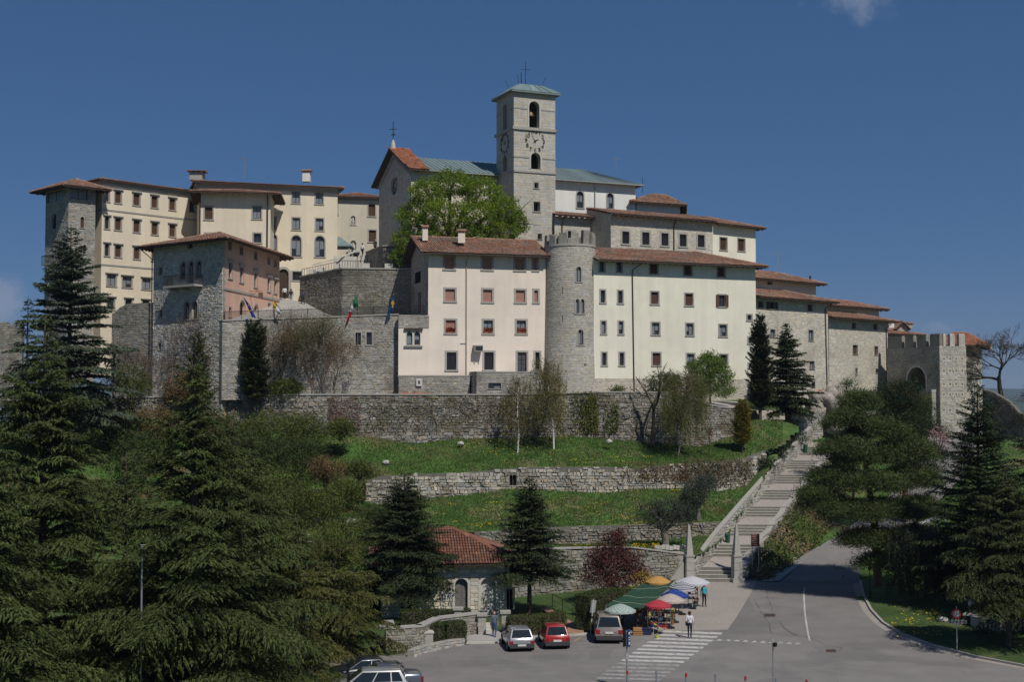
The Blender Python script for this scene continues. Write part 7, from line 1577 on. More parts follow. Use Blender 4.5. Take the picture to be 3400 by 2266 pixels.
# hedge on the stair head slope and the ivy bank right of the stairs
for k, Y in enumerate((131.5, 134.2, 137, 139.6)):
    shrub('stair_shrub', ('lowest', 'second', 'third', 'highest')[k]+' grey-green bush of the row left of the upper stairs', (stx(Y)-1.1, Y, pl(STA, Y)+.9), 1.25, 1.2, .95, leafmat('leaves_privet', (.055, .078, .038), .2), 560+k, n=150, group='bushes left of the upper stairs')
rb = np.random.default_rng(502); n = 9000; Yb = rb.uniform(112.5, 141, n); s_ = rb.random(n)
X0 = np.array([stx(y)+stw(y)+.3 for y in Yb]); Z0 = np.array([pl(STA, y) for y in Yb]); P = np.stack([X0+s_*2.6+rb.normal(0, .12, n), Yb-s_*.9+rb.normal(0, .12, n), np.zeros(n)], 1)
P[:, 2] = [max(z_*(1-t*.55)-t*.5, hz(p[0], p[1]))+abs(q) for z_, t, p, q in zip(Z0, s_, P, rb.normal(0, .16, n))]
V, Fc = diamonds(P, rb.normal(size=(n, 3)), np.array([.6, -.6, .6])+rb.normal(0, .6, (n, 3)), .24*rb.uniform(.6, 1.4, n), .15*rb.uniform(.6, 1.4, n))
tt = tints(rb, n, .25, .12); pat = np.sin(P[:, 1]*.9)+rb.normal(0, .6, n); mi = (pat > .5).astype(int)
e = empty('ivy_bank', (21, 114, .3), 'dense ivy and dry creeper bank falling from the staircase kerb to the road', 'climber')
link('foliage', np_mesh('foliage', V, Fc, tt, [M_leaf_s, mat('creeper_dry', (.19, .135, .075), tint=True)], mi), e)
# hedges around the chapel house and car park
hedge('rounded box hedge on the stone kerb left of the gate piers', [gz(*L2(1010, 1085))[:2], gz(*L2(1180, 1085))[:2], gz(*L2(1360, 1075))[:2]], .1, 1.35, 1.1, M_leaf_h, 511)
hedge('long clipped hedge behind the silver and red hatchbacks', [gz(*L2(1760, 1010))[:2], gz(*L2(2050, 1000))[:2], gz(*L2(2250, 965))[:2]], .1, 1.25, 1.0, leafmat('leaves_hedge_l', (.075, .088, .026), .2), 512)
hedge('tall dark hedge behind the beige minivan', [(gz(1935, 2105).x, gz(1935, 2105).y+.6), (gz(2052, 2085).x, gz(2052, 2085).y+1.6)], 0, 2.4, 1.2, M_leaf_h, 513)
hedge('low trimmed hedge in front of the chapel house wall', [(gz(1330, 2078).x, 90.2), (gz(1560, 2072).x, 90.6)], .1, 1.0, .8, M_leaf_h, 514)
hedge('hedge edging the lawn behind the tall dark hedge', [(gz(1945, 2085).x, 94.0), (gz(2090, 2050).x, 97.5)], .1, 1.5, .9, M_leaf_s, 515)
# ---- meadow grass, flowers, undergrowth (nobody could count these)
def scatter(strip_, n, px0, px1, r):
    lo, hi, amp = STRIPS[strip_]; out = []
    while len(out) < n:
        px = r.uniform(px0, px1); i = (px+300)/14; k = int(i); f = i-k
        if k+1 >= len(lo): continue
        t = r.random(); a = lo[k].lerp(lo[k+1], f); b_ = hi[k].lerp(hi[k+1], f); q = a.lerp(b_, t); q.z += amp*nse(q.x*.5, q.y*.5)*math.sin(math.pi*t)
        if q.x < stx(q.y)-.3 or q.y < 110: out.append(tuple(q))
    return np.array(out)
r = np.random.default_rng(520)
P = np.concatenate([scatter('upper_slope', 22000, 1000, 2600, r), scatter('middle_slope', 19000, 1050, 2480, r), scatter('lower_slope', 5000, 1250, 2350, r)]); n = len(P)
V, Fc = diamonds(P+np.array([0, 0, .06]), np.array([0, 0, 1])+r.normal(0, .45, (n, 3)), np.array([0, -1, .2])+r.normal(0, .4, (n, 3)), .24*r.uniform(.5, 1.4, n), .07*r.uniform(.6, 1.5, n))
tg = tints(r, n, .3, .16); pw = np.clip((np.sin(P[:, 0]*.45+1.7)*np.cos(P[:, 1]*.9)+.5*np.sin(P[:, 0]*1.3+P[:, 1])+r.normal(0, .3, n)-.25)*1.4, 0, 1)[:, None]; tg = tg*(1-pw)+tg*np.array([1.9, .95, 1.9])*pw      # dry, mossy and fresh stretches
tag(link('meadow_grass', np_mesh('meadow_grass', V, Fc, tg, M_blade)), kind='stuff')
kp = []
for sname, px0, px1, m in (('middle_slope', 1400, 2300, 60), ('upper_slope', 1600, 2150, 26), ('upper_slope', 1200, 1700, 9)):
    for q in scatter(sname, m, px0, px1, r):
        k = r.integers(4, 12); kp.append(q+r.normal(0, .55, (k, 3))*np.array([1, 1, .05])+np.array([0, 0, .17]))
kl = [gz(r.uniform(2960, 3200), r.uniform(2030, 2130))+Vector((0, 0, .3)) for _ in range(170)]
fb = [at(px, py, 112.3) for px, py in zip(r.uniform(1905, 1985, 60), r.uniform(1808, 1822, 60))]+[at(px, py, 112.9) for px, py in zip(r.uniform(2095, 2190, 130), r.uniform(1804, 1820, 130))]
kp = np.concatenate(kp+[np.array([tuple(q) for q in kl])]+[np.array([tuple(q) for q in fb])]); n = len(kp)
V, Fc = diamonds(kp, r.normal(size=(n, 3))*np.array([1, 1, .2]), np.array([0, -.5, 1])+r.normal(0, .3, (n, 3)), .12, .11); tag(link('yellow_flowers', np_mesh('yellow_flowers', V, Fc, tints(r, n, .15, .03), M_yellowfl)), kind='stuff')
P = np.concatenate([scatter('upper_slope', 7000, -100, 1150, r), scatter('middle_slope', 9000, -100, 1180, r), scatter('lower_slope', 16000, -100, 1290, r)]); n = len(P)
P[:, 2] += np.abs(r.normal(0, .35, n))*(.4+.6*np.abs(np.sin(P[:, 0]*.7)*np.cos(P[:, 1]*.6)))
V, Fc = diamonds(P, r.normal(size=(n, 3)), np.array([0, -.5, 1])+r.normal(0, .7, (n, 3)), .24*r.uniform(.5, 1.4, n), .12*r.uniform(.6, 1.4, n))
mi = (np.sin(P[:, 0]*.55+1)+np.cos(P[:, 1]*.7)+r.normal(0, .7, n) > .8).astype(int); tag(link('undergrowth', np_mesh('undergrowth', V, Fc, tints(r, n, .28, .12), [M_leaf_s, M_leaf_b], mi)), kind='stuff')
n = 9000; P = []
while len(P) < n:
    x, y = r.uniform(24, 62), r.uniform(86, 158)
    if x > stx(y)+stw(y)+1 if y > 111 else x > 30: P.append((x, y, (hz(x, y) if y > 98 else .35)+abs(r.normal(0, .12))))
P = np.array(P); V, Fc = diamonds(P, r.normal(size=(n, 3)), np.array([0, -.5, 1])+r.normal(0, .6, (n, 3)), .26*r.uniform(.5, 1.4, n), .12*r.uniform(.6, 1.4, n)); tag(link('bank_plants', np_mesh('bank_plants', V, Fc, tints(r, n, .28, .14), M_leaf_s)), kind='stuff')
# ivy-hung slope wall right of the gate, mossy ramp wall, rocks
terrace_wall('slope_wall', 'tall sloping stone wall with bare vines right of the gate tower', 3262, 3480, [(3262, 1292), (3300, 1305), (3350, 1335), (3400, 1390), (3480, 1460)], [(3262, 1700), (3480, 1700)], [(3262, 159), (3480, 150)], M_rubble, M_mortar_d, (.2, .34), (.3, .7), (.02, .06), 521, step=18, clip=False, single=150)
terrace_wall('ramp_wall', 'mossy yellow ramp wall with sloping coping below the gate arch', 2995, 3098, [(2995, 1325), (3098, 1302)], [(2995, 1460), (3098, 1470)], [(2995, 156.5), (3098, 152)], mat('stone_mossy', (.36, .33, .14), **stone), M_mortar, (.2, .34), (.3, .7), (.02, .06), 522, step=20, clip=False, single=150, cap=.3)
def boulder(label, c, sx, sy, sz, seed, mt, group=None, name='rock'):
    r = np.random.default_rng(seed); nu, nv = (34, 20) if sx > 1 else (18, 11); V = []
    for i in range(nv+1):
        for j in range(nu):
            th = math.pi*i/nv; ph = 2*math.pi*j/nu; d = np.array([math.sin(th)*math.cos(ph), math.sin(th)*math.sin(ph), math.cos(th)])
            am = 1 if sx > 1 else .35; k = 1+am*(.2*math.sin(d[0]*5+seed)+.17*math.sin(d[1]*7+seed*2)+.16*math.sin(d[2]*6+d[0]*4)+.1*math.sin(d[0]*13+d[2]*11))+(0 if i in (0, nv) else r.normal(0, .11 if sx > 1 else .04)); V.append(np.array(c)+d*k*np.array([sx, sy, sz]))
    Fc = [(i*nu+j, (i+1)*nu+j, (i+1)*nu+(j+1) % nu, i*nu+(j+1) % nu) for i in range(nv) for j in range(nu)]
    return tag(link(name, np_mesh(name, V, Fc, np.ones((len(Fc), 1)), mt)), label, 'rock', group)
M_rock = mat('rock_pale', (.34, .305, .27), rough=.95, var=.3, vscale=1.6, var2=.2, vscale2=.5, bump=.9, bscale=3)
for k, (px, py, Y, sx, sz, lab) in enumerate(((2795, 1360, 150, 2.0, 2.4, 'largest pale rock outcrop left of the pines below the stone house'), (2850, 1345, 153, 1.6, 1.7, 'pale rock knob right of the largest outcrop'), (2775, 1300, 153, 1.0, 1.3, 'pale upright rock at the corner of the narrower stone house'), (2830, 1400, 147, 2.4, 2.2, 'low pale rock above the head of the staircase'), (2740, 1345, 148, 1.6, 1.8, 'pale rock beside the small tiled gate'))):
    boulder(lab, at(px, py, Y), sx, sx*.8, sz, 530+k, M_rock, 'rock outcrops below the stone houses')
for k, (px, py, lab) in enumerate(((L1(642, 655)+('upper round white boulder lying on the left grass slope',)), (L1(675, 740)+('lower round white boulder on the grass just above the middle wall',)), (L1(1328, 483)+('small white stone on the grass left of the birches',)), (L5(580, 567)+('flat white stone on the grass left of the pollarded tree',)), (L4(1610, 1040)+('small grey rock on the lawn near the round sign',)))):
    if k < 4: Y = 126.5 if k < 2 else 130.5; c = at(px, py, Y)
    else: c = gz(px, py)+Vector((0, 0, .3))
    boulder(lab, c, .34, .3, .22, 540+k, mat('rock_white', (.42, .41, .38), var=.15, vscale=4, bump=.4), None)
rd = random.Random(3); e = empty('edging_stones', at(2230, 1822, 112.2), 'row of rough pale edging stones beneath the old olive tree', 'stones')
for k in range(9):
    c = at(2180+12*k, 1822+rd.uniform(-2, 2), 112.4); mb = MB(); mb.box(c+Vector((0, 0, .05)), (.3, .3, .32+rd.uniform(-.06, .08)), rd.uniform(-.3, .3)); mb.build('edging_stone', M_trim_l, e)
# ================================================================ chapel house, car park walls
a, c_ = C(1268, 93.6), C(1692, 94.6); d = (c_[0]-a[0], c_[1]-a[1]); nb = (-d[1], d[0]); pts = [a, c_, add2(c_, nb, 8.4), add2(a, nb, 8.4)]; zt = Z(1868, 93.8, 1480)
b = house('chapel_house', 'small stone chapel house with arched door and brown tiled pyramid roof between two spruces', pts, -.1); F = Fac(a, c_)
facade(b, F, -.1, zt, M_mortar_l, [(L2(1275, 478, 1392, 775), 'none', dict(arch=True, sur=.18, sill=False, trim=M_trim_l, name='door_arch')), (L2(1512, 470, 1652, 770), 'none', dict(arch=True, sur=.18, sill=False, trim=M_trim_l, name='blind_arch')),
        (L2(1750, 575, 1808, 765), 'dark', dict(sur=.14, sill=False)), (L2(780, 690, 925, 800), 'dark', dict(sur=.1))], stones=dict(mt=M_stone_l, h=(.2, .36), w=(.28, .7), d=(.02, .06), jit=.03, single=300, seed=601), dep=.4)
a0, b0, z0_, z1_ = F.rect(L2(1275, 478, 1392, 775)); m_ = (a0+b0)/2
for s0, s1 in ((a0-.05, m_-.01), (m_+.01, b0+.05)):
    mb = MB(); F.box(mb, s0, s1, z0_-.05, z1_, -.4, -.3)
    for k in range(3): F.box(mb, s0+.1, s1-.1, lerp(z0_, z1_, .06+.3*k), lerp(z0_, z1_, .3+.3*k), -.3, -.28)
    mb.build('door', mat('door_grey', (.15, .14, .135), rough=.7), b)
a0, b0, z0_, z1_ = F.rect(L2(1512, 470, 1652, 770)); mb = MB(); F.box(mb, a0-.05, b0+.05, z0_-.05, z1_+.02, -.6, -.3); mb.build('niche_back', M_trim_l, b)
plainwalls(b, pts, -.1, zt, M_mortar_l, skip=(0,)); roof(b, hip(pts, zt-.1, Z(1757, 98.4, 1480)-zt+.1, .75, ridge=4.6), M_tile_b, seed=605, rafters=.6, pitch_w=.2)
# rough wall with rounded corner, coping, low kerb wall
def lotwall(name, label, pp, z0, z1, seed, th=.45, cap=True, mt=M_stone, single=150):
    e = empty(name, (*pp[0][:2], z0), label, 'wall'); pp = [p[:2] for p in pp]; PF = PolyFac(pp); mb = MB()
    for f in PF.fs:
        for o in (0, -th): mb.poly([f.p(0, z0, o), f.p(f.L, z0, o), f.p(f.L, z1, o), f.p(0, z1, o)])
        mb.poly([f.p(0, z1), f.p(f.L, z1), f.p(f.L, z1, -th), f.p(0, z1, -th)])
    for f, u in ((PF.fs[0], 0), (PF.fs[-1], PF.fs[-1].L)): mb.poly([f.p(u, z0), f.p(u, z1), f.p(u, z1, -th), f.p(u, z0, -th)])
    mb.build('core', M_mortar, e); stones_on(e, PF, 0, PF.L, z0, z1, [], mt, h=(.14, .28), w=(.2, .5), d=(.02, .06), jit=.03, single=single, seed=seed, tv=.16)
    if cap:
        for f in PF.fs:
            mb = MB(); f.box(mb, 0, f.L, z1+.002, z1+.11, -th-.06, .08); mb.build('coping_stone', M_trim, e)
    return e
q0 = gz(*L2(640, 1150)); lotwall('corner_wall', 'rough stone wall with mossy coping at the left corner of the chapel garden', [q0+Vector((-.3, 2.6, 0)), q0+Vector((-.05, .8, 0)), q0, gz(*L2(780, 1145)), gz(*L2(980, 1130)), gz(*L2(1100, 1085))+Vector((.2, 1.4, 0)), gz(*L2(1480, 1010))+Vector((0, .3, 0))], -.05, 1.35, 611, mt=M_rubble)
q1 = gz(*L2(900, 1205)); lotwall('kerb_wall', 'low stone kerb wall with sloping end beside the box hedge', [q1, gz(*L2(1000, 1165)), gz(*L2(1200, 1120)), gz(*L2(1365, 1092))], -.05, .42, 612, cap=False, single=80)
q2 = gz(*L2(1005, 1120)); e = empty('stone_block', q2, 'grey stone pedestal block at the end of the box hedge', 'block'); mb = MB(); mb.box(q2+Vector((0, .3, .45)), (.8, .7, .9), .2); mb.build('body', M_trim, e); mb = MB(); mb.box(q2+Vector((0, .3, .95)), (.9, .8, .1), .2); mb.build('slab', M_trim_l, e)
for k, (px, py, lab) in enumerate((L2(1303, 950)+('stone gate pier behind the box hedge, leftmost of three',), L2(1523, 1010)+('stone gate pier left of the walking man, middle of three',), L2(1738, 985)+('stone gate pier right of the walking man, beside the long hedge',))):
    q = gz(px, py); e = empty('gate_pier', q, lab, 'pier', 'garden gate piers'); h = 1.28
    for j in range(4):
        mb = MB(); mb.box(q+Vector((0, .25, h*(j+.5)/4)), (.5, .5, h/4-.015), .05); mb.build('block', M_stone, e)
    mb = MB(); mb.box(q+Vector((0, .25, h+.08)), (.68, .68, .16), .05); mb.build('cap', M_trim, e)
for k in range(3):
    pass
e = empty('garden_steps', gz(*L2(1430, 985)), 'few broad stone steps between the gate piers', 'steps')
for k in range(3):
    q = gz(*L2(1425, 1000)); mb = MB(); mb.box((q.x+.3, q.y+.45+k*.38, .1+.08*(k+1)), (1.9, .4, .16*(k+1)), .05); mb.build('step', M_trim_l, e)
# iron handrail by the brick path
e = empty('path_railing', gz(*N8(1240, 180)), 'thin dark iron railing along the brick path', 'railing'); mb = MB(); pr = None
for k, (x, y) in enumerate(((1080, 20), (1240, 100), (1400, 190), (1500, 290), (1570, 380))):
    q = gz(*N8(x, y))+Vector((.1, .1, .1)); mb.tube([q, q+Vector((0, 0, .95))], .025, 5)
    if pr: mb.tube([pr+Vector((0, 0, .95)), q+Vector((0, 0, .95))], .025, 5); mb.tube([pr+Vector((0, 0, .5)), q+Vector((0, 0, .5))], .016, 4)
    pr = q
mb.build('rails', M_iron, e)
# ================================================================ cars
M_tyre = mat('tyre', (.012, .012, .012), rough=.9); M_rim = mat('rim', (.35, .35, .36), rough=.4, metal=.7); M_cglass = mat('car_glass', (.015, .02, .022), rough=.04, spec=.8)
M_tail = mat('tail_light', (.25, .012, .012), rough=.2, coat=.5); M_head = mat('head_light', (.5, .5, .52), rough=.15); M_plate = mat('number_plate', (.6, .6, .58), rough=.5); M_bump = mat('bumper_grey', (.05, .05, .055), rough=.6)
def paint(n, c, metal=.25): return mat('paint_'+n, c, rough=.32, metal=metal, coat=.8, spec=.5)
def car(name, label, pos, ang, L, Wd, H, col, kind='hatch', bumper=None, plate=None, roof_rails=False):
    """local x forward, y left; built at the origin and placed by its empty"""
    e = empty(name, pos, label, 'car', None, ang); w = Wd/2
    def put(mb, nm, mt, par=e, smooth=False):
        o = bpy.data.objects.new(nm, mb.mesh(nm, mt, smooth)); COL.objects.link(o); o.parent = par; return o
    zb = {'hatch': .62, 'sedan': .63, 'van': .60, 'wagon': .60}[kind]*H
    prof = {'hatch': [(0, .30, .50, .86), (.02, .25, .62, .95), (.06, .2, zb/H, .98), (.3, .2, zb/H, 1), (.62, .2, zb/H-.01, 1), (.72, .2, zb/H-.035, .99), (.86, .2, .54, .97), (.95, .22, .49, .9), (1, .3, .40, .78)],
            'sedan': [(0, .30, .52, .82), (.02, .24, .66, .92), (.05, .2, .69, .96), (.2, .2, .70, .99), (.6, .2, .67, 1), (.7, .2, .65, .99), (.86, .2, .58, .96), (.95, .22, .52, .88), (1, .3, .40, .74)],
            'van': [(0, .28, .40, .92), (.015, .22, .60, .97), (.05, .2, zb/H, .99), (.3, .2, zb/H, 1), (.7, .2, zb/H-.02, 1), (.8, .2, .55, .98), (.92, .2, .49, .94), (.97, .22, .44, .88), (1, .3, .36, .76)],
            'wagon': [(0, .28, .48, .86), (.015, .22, .60, .95), (.05, .2, zb/H, .98), (.3, .2, zb/H, 1), (.64, .2, zb/H-.01, 1), (.72, .2, zb/H-.03, .99), (.88, .2, .52, .96), (.96, .22, .46, .88), (1, .3, .38, .74)]}[kind]
    mb = MB(); rings = []
    for t, lo, hi_, wf in prof:
        x = (t-.5)*L; ww = w*wf; z0 = lo*H*.72; z1 = hi_*H; half = [(ww*.86, z0), (ww*.98, z0+(z1-z0)*.25), (ww, z0+(z1-z0)*.55), (ww*.97, z0+(z1-z0)*.85), (ww*.88, z1), (0, z1+.025)]
        ring = [(x, y, z) for y, z in half]+[(x, -y, z) for y, z in half[-2::-1]]; rings.append(mb.pts(ring))
    n = 11
    for r0, r1 in zip(rings, rings[1:]):
        for k in range(n-1): mb.f.append((r0+k, r0+k+1, r1+k+1, r1+k)); mb.c.append((1, 1, 1)); mb.m.append(0)
        mb.f.append((r0+n-1, r0, r1, r1+n-1)); mb.c.append((1, 1, 1)); mb.m.append(0)
    mb.f.append(tuple(rings[0]+k for k in range(n))); mb.c.append((1, 1, 1)); mb.m.append(0); mb.f.append(tuple(rings[-1]+k for k in range(n-1, -1, -1))); mb.c.append((1, 1, 1)); mb.m.append(0)
    cab = {'hatch': (.015, .10, .50, .69), 'sedan': (.16, .30, .52, .72), 'van': (.012, .06, .60, .80), 'wagon': (.012, .09, .54, .73)}[kind]
    xr0, xr1, xf1, xf0 = [(t-.5)*L for t in cab]; zt = H; wb, wt = w*.93, w*.74; z0 = zb-.03
    A = [(xr0, wb*.95, z0), (xf0, wb*.93, z0-.02), (xf1, wt*.97, zt-.05), (xr1, wt*.95, zt-.05)]; roofc = [((xr1+xf1)/2-L*.12, 0, zt), ((xr1+xf1)/2+L*.12, 0, zt)]
    Lf = A; Rt = [(x, -y, z) for x, y, z in A]
    mb.poly(Lf); mb.poly(Rt[::-1]); mb.poly([Lf[0], Rt[0], Rt[3], Lf[3]][::-1]); mb.poly([Lf[1], Rt[1], Rt[2], Lf[2]])
    t0, t1 = roofc; mb.poly([Lf[3], Lf[2], t1, t0]); mb.poly([Rt[2], Rt[3], t0, t1]); mb.poly([Lf[2], Rt[2], t1]); mb.poly([Rt[3], Lf[3], t0])
    body = put(mb, 'body', col, smooth=True); md = body.modifiers.new('w', 'WELD'); md.merge_threshold = .002; md = body.modifiers.new('b', 'BEVEL'); md.width = .07; md.segments = 3; md.angle_limit = R(24)
    def panel(P, nm, mt, ins, offv, par=body):
        P = [Vector(p) for p in P]; c = sum(P, Vector())/len(P); nrm = (P[1]-P[0]).cross(P[2]-P[0]).normalized(); nrm = nrm if nrm.dot(c-Vector((0, 0, H*.5))) > 0 else -nrm
        m2 = MB(); Q = [p.lerp(c, ins)+nrm*offv for p in P]; m2.poly(Q); m2.poly([q-nrm*.02 for q in Q[::-1]])
        for k in range(len(Q)): m2.poly([Q[k]-nrm*.02, Q[(k+1) % len(Q)]-nrm*.02, Q[(k+1) % len(Q)], Q[k]])
        return put(m2, nm, mt, par)
    panel([Lf[0], Rt[0], Rt[3], Lf[3]], 'rear_window', M_cglass, .13, .012); panel([Lf[1], Rt[1], Rt[2], Lf[2]], 'windscreen', M_cglass, .08, .012)
    def on(side, t, s):
        P = Lf if side > 0 else Rt; lo_ = Vector(P[0]).lerp(Vector(P[1]), t); hi__ = Vector(P[3]).lerp(Vector(P[2]), t); return lo_.lerp(hi__, s)
    cuts = {'hatch': (.06, .40, .96), 'sedan': (.08, .46, .95), 'van': (.04, .34, .66, .96), 'wagon': (.05, .26, .58, .96)}[kind]
    for sd in (1, -1):
        for u, v in zip(cuts, cuts[1:]): panel([on(sd, u+.012, .1), on(sd, v-.012, .1), on(sd, v-.012, .88), on(sd, u+.012, .88)], 'side_window', M_cglass, 0, .012)
        for k, xw in enumerate((-.5+.17, .5-.18)):
            m2 = MB(); R_ = .30 if H < 1.6 else .32; cx = xw*L; y1, y0 = sd*(w+.005), sd*(w-.2)
            ring = lambda r, y: [(cx+r*math.cos(2*math.pi*j/18), y, R_+r*math.sin(2*math.pi*j/18)) for j in range(18)]
            a_, b_, c2, d2 = ring(R_, y0), ring(R_, y1), ring(R_*.64, y1+sd*.004), ring(R_*.64, y1-sd*.02)
            for j in range(18):
                l = (j+1) % 18; m2.poly([a_[j], a_[l], b_[l], b_[j]]); m2.poly([b_[j], b_[l], c2[l], c2[j]])
            m2.poly(a_); wh = put(m2, 'wheel', M_tyre); m3 = MB(); m3.poly(ring(R_*.63, y1-sd*.008))
            for j in range(5): an = 2*math.pi*j/5; m3.box((cx+R_*.32*math.cos(an), y1, R_+R_*.32*math.sin(an)), (R_*.16, .02, R_*.16))
            put(m3, 'rim', M_rim, wh)
        m2 = MB(); m2.box((xf0-.12, sd*(w+.06), zb+.06), (.12, .16, .12)); put(m2, 'mirror', M_black)
        m2 = MB(); hh = .2 if kind != 'van' else .26; zl = zb-.28 if kind != 'sedan' else zb-.2; m2.box((-.5*L+.05, sd*w*.8, zl), (.13, w*.3, hh)); put(m2, 'tail_light', M_tail)
        m2 = MB(); m2.box((.5*L-.1, sd*w*.62, H*.38), (.2, w*.36, .16)); put(m2, 'headlight', M_head)
        m2 = MB()
        for hx in (.1, -.12): m2.box((hx*L, sd*(w+.004), zb-.12), (.16, .03, .035))
        put(m2, 'door_handle', M_black, body)
    for sx in (-1, 1):
        m2 = MB(); m2.box((sx*(.5*L-.06), 0, .38), (.2, Wd*.9, .26)); put(m2, 'bumper', bumper or col)
    m2 = MB(); m2.box((-.5*L-.03+(.0 if bumper else .0), 0, .42 if kind == 'hatch' and plate == 'low' else zb-.33), (.06, .5, .115)); put(m2, 'number_plate', M_plate)
    m2 = MB(); m2.tube([(-.5*L+.02, 0, zb+.02), (-.5*L+.11, .22, zb+.16)], .012, 4); put(m2, 'rear_wiper', M_black)
    m2 = MB(); m2.box((0, 0, .28), (L*.9, Wd*.8, .2)); put(m2, 'underside', M_black)
    if roof_rails:
        for sd in (1, -1): m2 = MB(); m2.tube([(xr1, sd*wt*.9, zt+.02), (xr1+.2, sd*wt*.9, zt+.07), (xf1-.2, sd*wt*.9, zt+.07), (xf1, sd*wt*.9, zt+.02)], .02, 5); put(m2, 'roof_rail', M_black)
    return e
def carpos(px, py, ang, L):      # rear middle on the ground, heading ang
    p = gz(px, py); return (p.x+math.cos(ang)*L/2, p.y+math.sin(ang)*L/2, 0)
aS, aR, aV = math.atan2(3.7, -.54), math.atan2(3.4, -.37), math.atan2(1, .03)
car('hatchback', 'silver hatchback parked nose-in before the long hedge', carpos(1733, 2168, aS, 3.75), aS, 3.75, 1.63, 1.36, paint('silver', (.42, .42, .45), .5), bumper=M_bump, plate='low')
car('hatchback', 'bright red hatchback parked next to the silver one', carpos(1851, 2160, aR, 3.45), aR, 3.45, 1.62, 1.42, paint('red', (.36, .016, .018), .0), bumper=M_bump)
car('minivan', 'beige minivan backed up beside the market stalls', carpos(2023, 2141, aV, 4.5), aV, 4.5, 1.78, 1.72, paint('beige', (.30, .255, .22), .4), 'van', bumper=M_bump)
a1 = math.atan2(-.12, -1)
p = gz(1214, 2318); car('estate_car', 'silver car with curved side windows cut by the bottom edge', (p.x, p.y, 0), a1, 4.3, 1.72, 1.5, paint('palesilver', (.45, .46, .45), .5), 'wagon')
a2 = math.atan2(-.22, -1); p = gz(1250, 2297)
car('sedan', 'grey-blue saloon with red tail light behind the silver car', (p.x+.1, p.y, 0), a2, 4.5, 1.76, 1.43, paint('bluegrey', (.13, .145, .19), .5), 'sedan')
a3 = math.atan2(-.3, -1); p = gz(1200, 2271)
car('sedan', 'dark saloon furthest back of the three cars at the bottom edge', (p.x, p.y, 0), a3, 4.5, 1.76, 1.42, paint('dark', (.02, .022, .026), .3), 'sedan')
